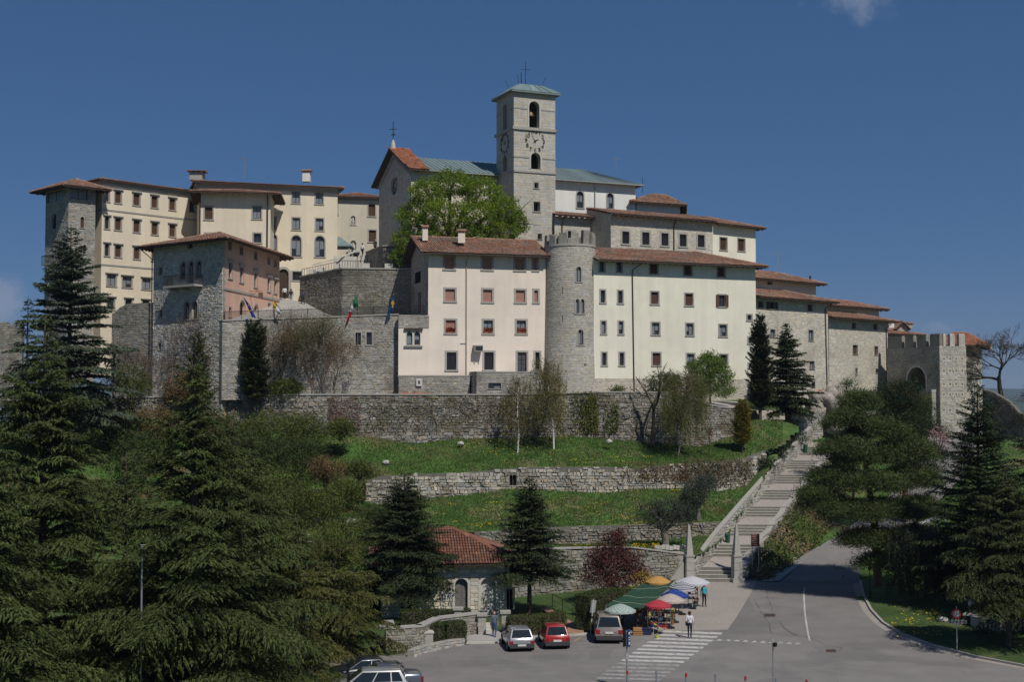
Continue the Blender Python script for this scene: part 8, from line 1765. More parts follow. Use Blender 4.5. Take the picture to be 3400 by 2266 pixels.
# ================================================================ people
M_skin = mat('skin', (.42, .26, .19), rough=.6)
def person(label, pos, h, face, shirt, pants, hair, shoes=(.05, .04, .035), pose='walk', sleeves='short', bag=False, hairlen=.0, bald=False):
    e = empty('person', pos, label, 'person', None, face); k = h/1.72
    st = .17 if pose == 'walk' else .03
    J = {'pel': (0, 0, .96), 'spi': (0, .01, 1.13), 'che': (0, .015, 1.30), 'nek': (0, .02, 1.46), 'hb': (0, .0, 1.53), 'hd': (0, -.015, 1.61), 'ht': (0, -.005, 1.70),
         'sL': (.17, .02, 1.40), 'eL': (.24, .06, 1.14), 'wL': (.25, -.05 if pose == 'walk' else -.02, .90), 'hL': (.25, -.09 if pose == 'walk' else -.03, .82), 'sR': (-.17, .02, 1.40), 'eR': (-.24, .05, 1.14), 'wR': (-.25, .04, .90), 'hR': (-.25, .05, .82),
         'pL': (.09, 0, .91), 'kL': (.10, -st*.7-.03, .50), 'aL': (.10, -st*.55, .09), 'tL': (.11, -st*.55-.16, .035), 'pR': (-.09, 0, .91), 'kR': (-.10, st*.25-.04, .50), 'aR': (-.10, st+.02, .10), 'tR': (-.11, st-.14, .035)}
    RD = {'pel': .15, 'spi': .135, 'che': .155, 'nek': .058, 'hb': .07, 'hd': .098, 'ht': .062, 's': .075, 'e': .046, 'w': .034, 'h': .036, 'p': .098, 'k': .062, 'a': .044, 't': .036}
    Ed = [('pel', 'spi'), ('spi', 'che'), ('che', 'nek'), ('nek', 'hb'), ('hb', 'hd'), ('hd', 'ht')]+[(a+s, b_+s) for s in 'LR' for a, b_ in (('s', 'e'), ('e', 'w'), ('w', 'h'), ('p', 'k'), ('k', 'a'), ('a', 't'))]+[('che', 'sL'), ('che', 'sR'), ('pel', 'pL'), ('pel', 'pR')]
    names = list(J); me = bpy.data.meshes.new('body'); me.from_pydata([Vector(J[n])*k for n in names], [(names.index(a), names.index(b_)) for a, b_ in Ed], [])
    o = bpy.data.objects.new('tmp', me); COL.objects.link(o); md = o.modifiers.new('s', 'SKIN'); sv = me.skin_vertices[0].data
    for i, n in enumerate(names): r = RD.get(n, RD.get(n[0], .05))*k; sv[i].radius = (r*(1.12 if n in ('che', 'pel', 'spi') else 1), r*(.72 if n in ('che', 'pel', 'spi') else 1)); sv[i].use_root = n == 'pel'
    md2 = o.modifiers.new('u', 'SUBSURF'); md2.levels = 1; md2.render_levels = 1
    m2 = bpy.data.meshes.new_from_object(o.evaluated_get(bpy.context.evaluated_depsgraph_get())); bpy.data.objects.remove(o)
    ms = [M_skin, mat('cloth_%.2f_%.2f_%.2f' % shirt, shirt, rough=.85), mat('cloth_%.2f_%.2f_%.2f' % pants, pants, rough=.85), mat('shoe_%.2f' % shoes[0], shoes, rough=.6)]
    m2.materials.clear()
    for m in ms: m2.materials.append(m)
    for p in m2.polygons:
        c = p.center/k; best, bn = 9, None
        for a, b_ in Ed:
            A, B_ = Vector(J[a]), Vector(J[b_]); t = max(0, min(1, (c-A).dot(B_-A)/(B_-A).length_squared)); dd = (c-A.lerp(B_, t)).length-.5*RD.get(a, RD.get(a[0], .05))
            if dd < best: best, bn, bt = dd, (a, b_), t
        a, b_ = bn
        if a in ('hb', 'hd') or (a == 'nek'): mi = 0
        elif a in ('spi', 'che') or a[0] == 's': mi = 1
        elif a[0] == 'e': mi = 1 if sleeves == 'long' else 0
        elif a[0] == 'w': mi = 0
        elif a == 'pel' and b_ == 'spi': mi = 1 if c.z > 1.0 else 2
        elif a[0] == 'a': mi = 3
        else: mi = 2
        if a == 'che' and b_ == 'nek' and c.z > 1.44: mi = 0
        if a[0] == 'k' and c.z < .1: mi = 3
        p.material_index = mi; p.use_smooth = True
    bo = bpy.data.objects.new('body', m2); COL.objects.link(bo); bo.parent = e
    mb = MB()
    for s in 'LR':                                  # five fingers, slightly curled, thumb from the side of the palm
        hb = Vector(J['h'+s])*k; sx = 1 if s == 'L' else -1
        for j in range(4): y = (-.026+.017*j)*k; l = (.075, .085, .08, .062)[j]*k; p0 = hb+Vector((0, y, -.015)); mb.tube([p0, p0+Vector((-.004*sx, -.004, -l*.55)), p0+Vector((-.016*sx, -.006, -l))], [.009*k, .0085*k, .007*k], 5)
        p0 = hb+Vector((0, -.03*k, .01)); mb.tube([p0, p0+Vector((-.008*sx, -.03*k, -.02)), p0+Vector((-.012*sx, -.036*k, -.05*k))], [.011*k, .0095*k, .008*k], 5)
    hc = Vector(J['hd'])*k; mb.tube([hc+Vector((0, -.085*k, .03*k)), hc+Vector((0, -.112*k, -.015*k)), hc+Vector((0, -.09*k, -.022*k))], [.008*k, .014*k, .008*k], 5)
    for sx in (-1, 1): mb.tube([hc+Vector((sx*.09*k, .005, .02*k)), hc+Vector((sx*.103*k, .012, 0)), hc+Vector((sx*.09*k, .008, -.03*k))], [.01, .018, .01], 5)
    o = bpy.data.objects.new('hands_and_face', mb.mesh('hands_and_face', M_skin, True)); COL.objects.link(o); o.parent = e
    if not bald:
        mb = MB(); prof = [(.100*k, -.02*k-hairlen), (.112*k, .02*k), (.108*k, .06*k), (.085*k, .1*k), (.045*k, .125*k), (.005, .13*k)]; mb.lathe(hc+Vector((0, .018*k, 0)), prof, 12)
        o = bpy.data.objects.new('hair', mb.mesh('hair', mat('hair_%.2f' % hair[0], hair, rough=.8), True)); COL.objects.link(o); o.parent = e
    if bag:
        mb = MB(); mb.tube([(-.15*k, .05, 1.42*k), (0, .15*k, 1.2*k), (.17*k, .1*k, .98*k)], .012, 4); mb.box((.19*k, .06, .92*k), (.08, .24, .2)); o = bpy.data.objects.new('shoulder_bag', mb.mesh('shoulder_bag', M_black)); COL.objects.link(o); o.parent = e
    return e
# local -y is the way a figure faces
person('man in grey-blue shirt and jeans walking away by the gate piers', gz(1641, 2122), 1.74, R(170), (.11, .13, .17), (.05, .09, .2), (.3, .28, .26), pose='walk', bald=True)
person('woman in white top and dark jeans walking on the zebra crossing', gz(2290, 2121), 1.70, R(165), (.68, .68, .72), (.02, .025, .05), (.05, .025, .015), (.35, .22, .14), pose='walk', bag=True, hairlen=.03)
person('woman in turquoise cardigan and black trousers standing by the stalls', gz(2338, 2017), 1.70, R(20), (.03, .33, .42), (.012, .012, .015), (.07, .02, .012), pose='stand', sleeves='long', hairlen=.06)
def hpos(px, py, Y): p = at(px, py, Y); return (p.x, p.y, p.z)
zs_ = lambda Y: lerp(24.0, 26.6, min(1, (Y-136)/14))
person('man in white shirt and dark trousers walking up to the portal', hpos(945, 1001, 153.5), 1.76, R(175), (.66, .66, .66), (.02, .02, .025), (.05, .03, .02))
person('person in dark top and light jeans following up to the portal', hpos(966, 1009, 152), 1.70, R(185), (.02, .022, .03), (.16, .24, .36), (.03, .02, .015))
person('person in dark jacket on the ramp beside the rampart', hpos(1006, 1014, 149.5), 1.66, R(215), (.035, .05, .08), (.02, .022, .03), (.04, .03, .02), sleeves='long')
person('person in white top on the upper staircase', hpos(1203, 853, 159.3), 1.65, R(150), (.66, .66, .66), (.03, .035, .05), (.04, .025, .02))
person('person in dark clothes behind the church terrace wall', hpos(1246, 842, 157), 1.68, R(160), (.03, .03, .035), (.03, .03, .04), (.25, .24, .22), sleeves='long')
# ================================================================ market
def cloth(n, c, **k): return mat('canvas_'+n, c, rough=.85, transl=.25, **k)
def parasol(label, px, py, Y, r, mats, ztop=None, base=True, rings=6, dome=.42, tilt=0.0, pattern=None):
    t = at(px, py, Y); e = empty('parasol', (t.x, t.y, 0), label, 'parasol', 'parasols of the market'); n = 8; mb = MB(); prev = None; cs = math.cos(tilt)
    def pt(a, q):
        z = -dome*(q**1.5); rr = r*q*(1-.04*(.5-.5*math.cos(8*a))*(q)); x, y = rr*math.cos(a), rr*math.sin(a); return Vector((t.x+x, t.y+y, t.z+z+x*tilt))
    N_ = 32
    for i in range(rings):
        q0, q1 = i/rings, (i+1)/rings
        for j in range(N_):
            a0, a1 = 2*math.pi*j/N_, 2*math.pi*(j+1)/N_; m = pattern(i, j) if pattern else 0
            mb.poly([pt(a0, q0), pt(a1, q0), pt(a1, q1), pt(a0, q1)] if i else [pt(0, 0), pt(a0, q1), pt(a1, q1)], m=m)
    for j in range(N_):                             # valance
        a0, a1 = 2*math.pi*j/N_, 2*math.pi*(j+1)/N_; d_ = Vector((0, 0, -.13)); mb.poly([pt(a0, 1), pt(a1, 1), pt(a1, 1)+d_*(1 if j % 2 else .85), pt(a0, 1)+d_*(.85 if j % 2 else 1)], m=0)
    mb.build('canopy', mats, e)
    mb = MB(); mb.tube([(t.x, t.y, .03), t+Vector((0, 0, .08))], .022, 6); mb.build('pole', M_steel if r < 1.1 else M_frame_w, e)
    mb = MB()
    for j in range(8): a = 2*math.pi*j/8; mb.tube([Vector((t.x, t.y, t.z-.05)), pt(a, .97)-Vector((0, 0, .02))], .008, 3, cap=False)
    mb.build('ribs', M_steel, e)
    mb = MB(); mb.lathe((t.x, t.y, 0.008), [(.28, 0), (.28, .06), (.2, .1), (.05, .14)], 14); mb.build('foot', M_black, e); return e
cw = cloth('white', (.62, .62, .66)); 
parasol('orange parasol at the back of the green tarpaulin', *N7(905, 558), 97, .95, [cloth('orange', (.60, .34, .11))])
parasol('plain white parasol nearest the stairs', *N7(1465, 565), 97.2, 1.27, [cw])
parasol('white parasol with black concentric stripes', *N7(1295, 655), 94.6, .96, [cw, cloth('black', (.03, .05, .06))], rings=12, pattern=lambda i, j: i % 2)
parasol('blue parasol between the striped and cream ones', *N7(1180, 775), 91.3, .95, [cloth('blue', (.03, .07, .30))])
parasol('cream flowered parasol behind the red one', *N7(1110, 848), 89, .98, [cloth('cream', (.55, .46, .41), var=.2, vscale=9)])
parasol('red parasol at the front of the market', *N7(905, 945), 87, .88, [cloth('red', (.50, .055, .075))], dome=.36)
parasol('pale green checked parasol touching the minivan roof', *N7(290, 1012), 84.8, 1.0, [cloth('check', (.50, .56, .52)), cloth('checkg', (.30, .42, .37))], rings=8, dome=.4, pattern=lambda i, j: (i+j) % 2)
# green tarpaulin stall
e = empty('market_stall', gz(2130, 2080), 'long dark green tarpaulin stretched over the market stall', 'market stall'); cn = [at(*N7(650, 690), 97.0), at(*N7(1195, 622), 97.6), at(*N7(735, 1105), 87.2), at(*N7(60, 1040), 86.4)]
P = []
for i in range(13):
    rr = []
    for j in range(13):
        u, v = i/12, j/12; q = cn[0].lerp(cn[1], v).lerp(cn[3].lerp(cn[2], v), u); q.z += -.12*math.sin(math.pi*v)*math.sin(math.pi*u)+.03*math.sin(v*14+u*9)+.025*math.sin(u*23+v*4); rr.append(q)
    P.append(rr)
mb = MB(); idx = [[mb.pts([p]) for p in r_] for r_ in P]
for i in range(12):
    for j in range(12): mb.f.append((idx[i][j], idx[i][j+1], idx[i+1][j+1], idx[i+1][j])); mb.c.append((1, 1, 1)); mb.m.append(0)
tp_ = mb.build('tarpaulin', mat('tarp_green', (.022, .062, .036), rough=.6, var=.15, vscale=2), e, smooth=True)
mb = MB()
for i in (3, 7, 10):
    for j in range(12): mb.tube([P[i][j]+Vector((0, 0, .015)), P[i][j+1]+Vector((0, 0, .015))], .012, 3, cap=False)
mb.build('cords', mat('cord', (.25, .3, .22)), tp_)
for q in cn+[cn[0].lerp(cn[3], .5), cn[1].lerp(cn[2], .5)]: mb = MB(); mb.tube([(q.x, q.y, 0), q], .03, 5); mb.build('post', M_steel, e)
def table(label, px, py, w, d, h, top, rz=0.0):
    q = gz(px, py); e = empty('table', q, label, 'table', 'trestle tables of the market'); mb = MB(); mb.box(q+Vector((0, 0, h-.02)), (w, d, .04), rz); mb.build('table_top', top, e)
    for sx in (-1, 1):
        for sy in (-1, 1): c_, s_ = math.cos(rz), math.sin(rz); x, y = sx*(w/2-.08), sy*(d/2-.08); mb = MB(); mb.box(q+Vector((x*c_-y*s_, x*s_+y*c_, (h-.04)/2)), (.05, .05, h-.04), rz); mb.build('leg', M_rafter, e)
    return e, q
rd = random.Random(77)
goodcols = [(.35, .03, .03), (.04, .08, .3), (.5, .4, .05), (.05, .2, .08), (.5, .5, .5), (.25, .1, .04), (.45, .2, .3), (.1, .06, .04), (.3, .26, .2)]
def good(kind, label, q, s, col, rz=0.0):
    e = empty(kind, q, label, kind.replace('_', ' ')); m = mat('good_%.2f_%.2f_%.2f' % col, col, rough=.6)
    mb = MB()
    if kind == 'wooden_crate':
        for z in (.05, .17): 
            for dx, dy, wx, wy in ((0, -.2, .62, .03), (0, .2, .62, .03), (-.3, 0, .03, .4), (.3, 0, .03, .4)): mb.box(Vector(q)+Vector((dx*s, dy*s, z*s+.02)), (wx*s, wy*s, .09*s), 0)
        mb.box(Vector(q)+Vector((0, 0, .02)), (.6*s, .4*s, .02), 0); mb.build('slats', m, e)
        m2 = MB()
        for k in range(8): m2.lathe(Vector(q)+Vector((rd.uniform(-.2, .2)*s, rd.uniform(-.12, .12)*s, .06)), [(.02, 0), (.07*s, .06*s), (.07*s, .12*s), (.02, .17*s)], 8)
        m2.build('produce', mat('produce', (.3, .2, .06)), e)
    elif kind == 'toy_ball':
        mb.lathe(q, [(s*math.sin(math.pi*k/8)+.001, s-s*math.cos(math.pi*k/8)) for k in range(9)], 12); mb.build('ball', m, e, smooth=True)
    elif kind == 'pinwheel':
        mb.tube([q, Vector(q)+Vector((0, 0, s))], .012, 4); mb.build('stick', M_frame_w, e)
        for k in range(6): m2 = MB(); a = math.pi*k/3; c_ = Vector(q)+Vector((0, -.02, s)); m2.poly([c_, c_+Vector((.2*math.cos(a), -.03, .2*math.sin(a))), c_+Vector((.22*math.cos(a+.6), .0, .22*math.sin(a+.6)))]); m2.build('vane', mat('good_%.2f_%.2f_%.2f' % (goodcols[k % 3 if col[0] < .3 else 0]), goodcols[0]), e)
    elif kind == 'bucket':
        mb.lathe(q, [(s*.7, 0), (s, s*1.5), (s*1.06, s*1.5), (s*.9, s*1.45)], 14); mb.build('pail', m, e); m2 = MB(); m2.tube([Vector(q)+Vector((s*math.cos(t), 0, s*1.5+s*.7*math.sin(t))) for t in np.linspace(0, math.pi, 8)], .012, 4); m2.build('bail', M_steel, e)
    elif kind == 'souvenir_rack':
        for sx in (-.35, .35): mb.box(Vector(q)+Vector((sx, 0, s/2)), (.05, .05, s))
        for k in range(4): mb.box(Vector(q)+Vector((0, 0, s*(k+.6)/4)), (.72, .22, .03))
        mb.build('frame', m, e)
        for k in range(14): m2 = MB(); m2.box(Vector(q)+Vector((rd.uniform(-.3, .3), -.06, s*(k % 4+.6)/4+.1)), (.12, .1, rd.uniform(.1, .2))); m2.build('trinket', mat('trk%d' % (k % 9), goodcols[k % 9]), e)
    elif kind == 'plastic_bin':
        mb.obox(Vector(q)+Vector((-.28*s, -.2*s, .02)), (.56*s, 0, 0), (0, .4*s, 0), (0, 0, .34*s)); mb.build('tub', m, e); m2 = MB(); m2.box(Vector(q)+Vector((0, 0, .37*s)), (.62*s, .46*s, .05)); m2.build('rim', m, e)
    elif kind == 'flower_pot':
        mb.lathe(q, [(.1, 0), (.15, .22), (.17, .22), (.15, .2)], 12); mb.build('pot', mat('terracotta', (.3, .13, .07)), e); n = 50; P = np.array(q)+np.array([0, 0, .4])+rng.normal(0, .12, (n, 3))
        V, Fc = diamonds(P, rng.normal(size=(n, 3)), rng.normal(size=(n, 3)), .12, .07); link('blooms', np_mesh('blooms', V, Fc, tints(rng, n), [M_leaf_h, M_yellowfl], (rng.random(n) < .5).astype(int)), e)
    return e
for k, (x, y) in enumerate(((1010, 640), (900, 600), (1100, 560), (1290, 420))):
    e, q = table(('front trestle table beneath the red parasol', 'trestle table deep under the green tarpaulin', 'trestle table under the cream parasol', 'trestle table behind the striped parasol pole')[k], *N3(x, y), 1.3, .7, .8, mat('tablecloth', (.12, .10, .09), var=.3, vscale=8), .3)
    for j in range(7):
        mb = MB(); col = goodcols[j]; g_ = empty('souvenir', q+Vector((-.5+j*.16, rd.uniform(-.25, .25), .8)), f'{("red", "blue", "yellow", "green", "white", "brown", "pink")[j]} trinket figure on the {("front", "rearmost", "middle", "back")[k]} market table', 'souvenir', f'trinkets on the {("front", "rearmost", "middle", "back")[k]} market table')
        p = Vector(g_.location); s = rd.uniform(.1, .22); mb.lathe(p+Vector((0, 0, .003)), [(s*.5, 0), (s*.6, s*.5), (s*.3, s*.9), (s*.42, s*1.3), (.01, s*1.6)], 8); mb.build('figure', mat('good_%.2f_%.2f_%.2f' % col, col, rough=.6), g_)
good('wooden_crate', 'orange wooden crate on the ground beside the minivan', gz(*N3(785, 755)), 1.0, (.38, .19, .07)); good('wooden_crate', 'second wooden crate stacked on the orange one', gz(*N3(785, 755))+Vector((0, .05, .25)), .9, (.42, .24, .1))
good('plastic_bin', 'dark blue plastic bin between crate and red parasol foot', gz(*N3(925, 750)), 1.1, (.015, .025, .07)); good('bucket', 'yellow-green toy bucket at the edge of the crossing', gz(*N3(1088, 812)), .14, (.5, .5, .08))
good('toy_ball', 'white and blue ball hanging at the front stall', gz(*N3(1140, 640))+Vector((0, 0, .45)), .15, (.5, .55, .6)); good('toy_ball', 'red balloon-like ball under the red parasol edge', gz(*N3(1000, 700))+Vector((-.1, 0, 1.35)), .22, (.5, .03, .02)); good('toy_ball', 'orange-red ball beside the red balloon-like ball', gz(*N3(1040, 700))+Vector((.2, 0, 1.3)), .2, (.5, .08, .02))
good('pinwheel', 'tall red pinwheel on the rack near the woman in turquoise', gz(*N3(1690, 320)), 1.35, (.5, .03, .03)); good('pinwheel', 'low red pinwheel beneath the tall one', gz(*N3(1705, 322)), .55, (.45, .04, .03)); good('pinwheel', 'multicoloured pinwheel at the front stall', gz(*N3(1035, 745)), .75, (.1, .1, .3))
good('pinwheel', 'small pinwheel at the corner of the crossing', gz(*N3(1110, 740)), .5, (.1, .1, .3)); good('pinwheel', 'small red pinwheel nearest the zebra stripes', gz(*N3(1210, 730)), .45, (.5, .03, .03))
good('souvenir_rack', 'dark souvenir rack under the front of the tarpaulin', gz(*N3(850, 690)), 1.5, (.06, .045, .035)); good('souvenir_rack', 'souvenir rack left of the blue parasol pole', gz(*N3(1120, 600)), 1.5, (.08, .06, .04)); good('souvenir_rack', 'narrow souvenir rack at the striped parasol', gz(*N3(1650, 310)), 1.4, (.05, .045, .04))
good('flower_pot', 'pot of yellow flowers beside the cream parasol pole', gz(*N3(1340, 480)), 1, (1, 1, 0)); good('flower_pot', 'second pot of yellow flowers, nearer the crossing', gz(*N3(1330, 590)), 1, (1, 1, 0))
# leaning white board beside the minivan
q = gz(*N3(50, 760)); e = empty('leaning_board', q, 'pale board on a pole leaning beside the minivan', 'board'); mb = MB(); mb.tube([q, q+Vector((.25, .8, 2.2))], .03, 5); mb.build('pole', M_steel, e); mb = MB(); mb.obox(q+Vector((.05, .55, 1.35)), (.28, .2, 0), (-.06, .06, .02), (.12, .1, .75)); mb.build('board', M_pipe_g, e)
# ================================================================ signs, posts, bins
def post(name, label, q, h, r=.04, mt=None, cat='post', group=None, top=None):
    e = empty(name, q, label, cat, group); mb = MB(); mb.tube([q, Vector(q)+Vector((0, 0, h))], r, 8); mb.build('pole', mt or M_steel, e)
    if top: mb = MB(); mb.tube([Vector(q)+Vector((0, 0, h-.02)), Vector(q)+Vector((0, 0, h+.16))], r*1.12, 8); mb.build('cap', top, e)
    return e
M_redcap = mat('red_band', (.42, .02, .03), rough=.5)
tops = [(2083, 2222, 'red'), (2180, 2222, 'grey'), (2278, 2230, 'red'), (2376, 2233, 'grey'), (2475, 2240, 'red'), (2577, 2246, 'grey'), (2678, 2251, 'red'), (2783, 2256, 'grey'), (2892, 2261, 'red')]
order = ('first', 'second', 'third', 'fourth', 'fifth', 'sixth', 'seventh', 'eighth', 'ninth')
for k, (px, py, cl_) in enumerate(tops):
    Y = (CAMZ-1.05)*FPX/(py-HOR); q = at(px, py, Y); post('bollard', f'{order[k]} bollard from the left along the bottom edge, {cl_} top', (q.x, q.y, 0), .92, .055, group='bollards along the bottom edge', cat='bollard', top=M_redcap if cl_ == 'red' else M_steel)
Y = 70.2; q = at(2083, 2222, Y); e = post('bus_stop_sign', 'tall post with narrow blue sign panels at the crossing', (q.x, q.y+.25, 0), 3.0, .04, cat='sign'); M_blue = mat('sign_blue', (.02, .05, .2), rough=.5)
mb = MB(); mb.box((q.x+.09, q.y+.2, 2.68), (.24, .05, .9), .9); pn = mb.build('panel', M_blue, e); mb = MB(); mb.box((q.x-.12, q.y+.34, 2.65), (.22, .05, .86), .9); mb.build('panel_back', M_black, e)
for zz, hh in ((2.95, .12), (2.72, .05), (2.6, .05), (2.42, .14)): mb = MB(); mb.box((q.x+.12, q.y+.165, zz), (.1, .02, hh), .9); mb.build('mark', M_frame_w, pn)
mb = MB(); mb.box((q.x, q.y+.2, 1.72), (.2, .06, .34), .3); mb.build('timetable', M_pipe_g, e)
q = at(2570, 2246, 68.6); e = post('sign_post', 'slim grey post with a small sign seen from behind, near the white triangles', (q.x, q.y+.2, 0), 2.75, .035, cat='sign'); mb = MB(); mb.box((q.x-.03, q.y+.15, 2.8), (.3, .03, .32), .9); mb.build('panel', M_pipe_g, e); mb = MB(); mb.box((q.x+.08, q.y+.1, 2.66), (.2, .14, .2), .9); mb.build('bracket', M_black, e)
q = gz(3178, 2172)+Vector((0, 0, .2)); e = post('no_entry_sign', 'round red and white traffic sign with white panel on the lawn', q, 2.6, .035, cat='sign'); cz = Z(2040, q.y, 3175)
def disc(c, r, y, n=24): return [Vector((c[0]+r*math.cos(2*math.pi*k/n), c[1]+y, c[2]+r*math.sin(2*math.pi*k/n))) for k in range(n)]
c0 = (q.x-.03, q.y-.06, cz); mb = MB(); mb.poly(disc(c0, .30, 0)); mb.poly(disc(c0, .30, .02)[::-1])
A, B_ = disc(c0, .30, 0), disc(c0, .30, .02)
for k in range(24): mb.poly([A[k], A[(k+1) % 24], B_[(k+1) % 24], B_[k]])
ds = mb.build('disc', M_redcap, e); mb = MB(); mb.poly(disc(c0, .215, -.004)); mb.build('face', M_pipe_g, ds)
mb = MB(); mb.box((q.x+.03, q.y-.05, cz-.47), (1.1, .02, .22)); pn = mb.build('plate', M_pipe_g, e)
mb = MB(); y_ = q.y-.065; mb.box((q.x-.4, y_, cz-.49), (.05, .006, .16)); mb.poly([(q.x-.5, y_, cz-.44), (q.x-.3, y_, cz-.44), (q.x-.4, y_, cz-.36)]); mb.build('arrow', M_black, pn)
mb = MB()
for k in range(9): mb.box((q.x-.1+k*.075, y_, cz-.48), (.05, .006, .07))
mb.build('lettering', M_black, pn)
q = at(2508, 1893, 113.2); e = empty('brown_sign', q, 'brown tourist sign board on two posts beside the staircase foot', 'sign')
for sx in (-.25, .3): mb = MB(); mb.tube([q+Vector((sx, 0, -.3)), q+Vector((sx, 0, 2.95))], .04, 6); mb.build('pole', M_steel, e)
mb = MB(); mb.box(q+Vector((0, -.05, 2.5)), (.72, .04, 1.05)); bd = mb.build('board', mat('sign_brown', (.12, .035, .022), rough=.6), e)
for k in range(6): mb = MB(); mb.box(q+Vector((-.06+.03*(k % 3), -.075, 2.92-k*.16)), (.42-.05*(k % 3), .01, .045)); mb.build('text_line', mat('sign_text', (.4, .33, .3)), bd)
M_binb = mat('bin_green', (.02, .10, .06), rough=.5)
def bin_(label, q, body, lid, h=.75):
    e = empty('litter_bin', q, label, 'bin', 'litter bins by the stairs'); mb = MB(); mb.tube([q, Vector(q)+Vector((0, 0, h+.35))], .035, 6); mb.build('post', M_black, e)
    mb = MB(); mb.lathe(Vector(q)+Vector((.22, -.05, .25)), [(.17, 0), (.2, h*.75), (.2, h*.78)], 14); mb.build('drum', body, e); mb = MB(); mb.lathe(Vector(q)+Vector((.22, -.05, .25+h*.78)), [(.22, 0), (.22, .1), (.15, .16)], 14); mb.build('lid', lid, e)
bin_('grey litter bin with green lid at the right obelisk', gz(2469, 1927), mat('bin_grey', (.33, .36, .37)), M_binb)
Yb = 117.5; bin_('green litter bin on the lower flight against the parapet', Vector((stx(Yb)+.25, Yb, pl(STA, Yb))), M_binb, M_binb)
Yb = 139.5; bin_('green litter bin near the top of the staircase', Vector((stx(Yb)+.25, Yb, pl(STA, Yb))), M_binb, M_binb)
# lamps and poles on the left
def lamp(label, px, Y, ytop, rz):
    h = Z(ytop, Y, px); q = at(px, 1325, Y); e = post('street_lamp', label, Vector((q.x, Y, 0)), h, .045, M_steel, cat='street lamp'); mb = MB(); mb.box((q.x, Y, h), (.6, .06, .05), rz); mb.build('cross_arm', M_steel, e)
    mb = MB(); mb.box((q.x+.1, Y-.2, h+.42), (.22, .3, .12), rz); hd = mb.build('lamp_head', M_pipe_g, e); mb = MB(); mb.box((q.x+.1, Y-.22, h+.345), (.18, .24, .02), rz); mb.build('lens', M_frame_w, hd); mb = MB(); mb.tube([(q.x, Y, h), (q.x+.05, Y-.05, h+.35)], .03, 5); mb.build('arm', M_steel, e)
lamp('tall grey street lamp standing among the left cedars', 478, 57.6, 1846, .3)
lamp('thin grey lamp post half hidden right of the cedars', 1019, 69, 1800, .3)
q = Vector((at(378, 1325, 128).x, 128, 14.6)); zt_ = Z(1093, 128, 378); e = empty('wooden_pole', q, 'weathered wooden utility pole with slanting stay left of the guest house', 'pole'); M_poleg = mat('pole_wood', (.2, .17, .14), var=.2, vscale=4)
mb = MB(); mb.tube([q, Vector((q.x, q.y, zt_))], [.16, .12], 8); mb.build('pole', M_poleg, e); mb = MB(); mb.tube([at(376, 1135, 128), at(262, 1285, 126.5)], .09, 6); mb.build('stay', M_poleg, e)
mb = MB()
for k in range(2): mb.tube([at(379, 1117+6*k, 128), at(440, 1112+6*k, 128.7), at(512, 1110+5*k, 129.9)], .02, 3, cap=False)
mb.build('cable', M_black, e)
# lantern on the lawn corner, cabinet, planter wall, guard rails
q = gz(2889, 1993)+Vector((0, 0, .12)); e = post('lantern', 'black garden lantern post at the lawn corner under the pine', q, 2.1, .04, M_black, cat='lamp'); mb = MB(); mb.lathe(q+Vector((0, 0, 2.1)), [(.06, 0), (.14, .12), (.16, .35), (.2, .38), (.02, .55)], 8); mb.build('lantern_head', M_black, e); mb = MB(); mb.lathe(q, [(.13, 0), (.1, .5), (.04, .6)], 8); mb.build('base', M_black, e)
q = gz(3228, 2062)+Vector((0, 0, .3)); e = empty('cabinet', q, 'white upright utility cabinet at the back of the lawn', 'cabinet'); mb = MB(); mb.box(q+Vector((0, 0, .55)), (.42, .3, 1.1), .3); mb.build('body', M_frame_w, e); mb = MB(); mb.box(q+Vector((0, 0, 1.13)), (.5, .38, .06), .3); mb.build('lid', M_frame_w, e)
cc = gz(3330, 2095); arc = [(cc.x+2.0*math.cos(t), cc.y+1.9*math.sin(t)) for t in np.linspace(2.2, 4.6, 12)]+[(cc.x+3.2, cc.y-2.0), (cc.x+5, cc.y-2.2)]
lotwall('planter_wall', 'curved low stone planter wall with pale coping on the right lawn', [Vector((x, y, 0)) for x, y in arc], 0, .85, 621, mt=M_stone_l, single=100)
def rail(label, pa, pb):
    e = empty('guard_rail', pa, label, 'guard rail'); mb = MB(); d_ = pb-pa
    for dz_, o in ((0, 0), (.12, -.05), (.24, 0)): mb.tube([pa+Vector((0, o, .55+dz_)), pb+Vector((0, o, .55+dz_))], .07, 6)
    mb.build('beam', mat('zinc', (.42, .43, .44), rough=.4, metal=.4), e)
    for k in range(5): q = pa.lerp(pb, k/4); mb = MB(); mb.box(q+Vector((0, .1, .35)), (.1, .1, .9)); mb.build('post', M_steel, e)
rail('upper steel guard rail along the road glimpsed between pine and spruce', at(3085, 1625, 127), at(3170, 1585, 131)); rail('lower steel guard rail on the bank between pine and spruce', at(3028, 1780, 111), at(3140, 1735, 114))
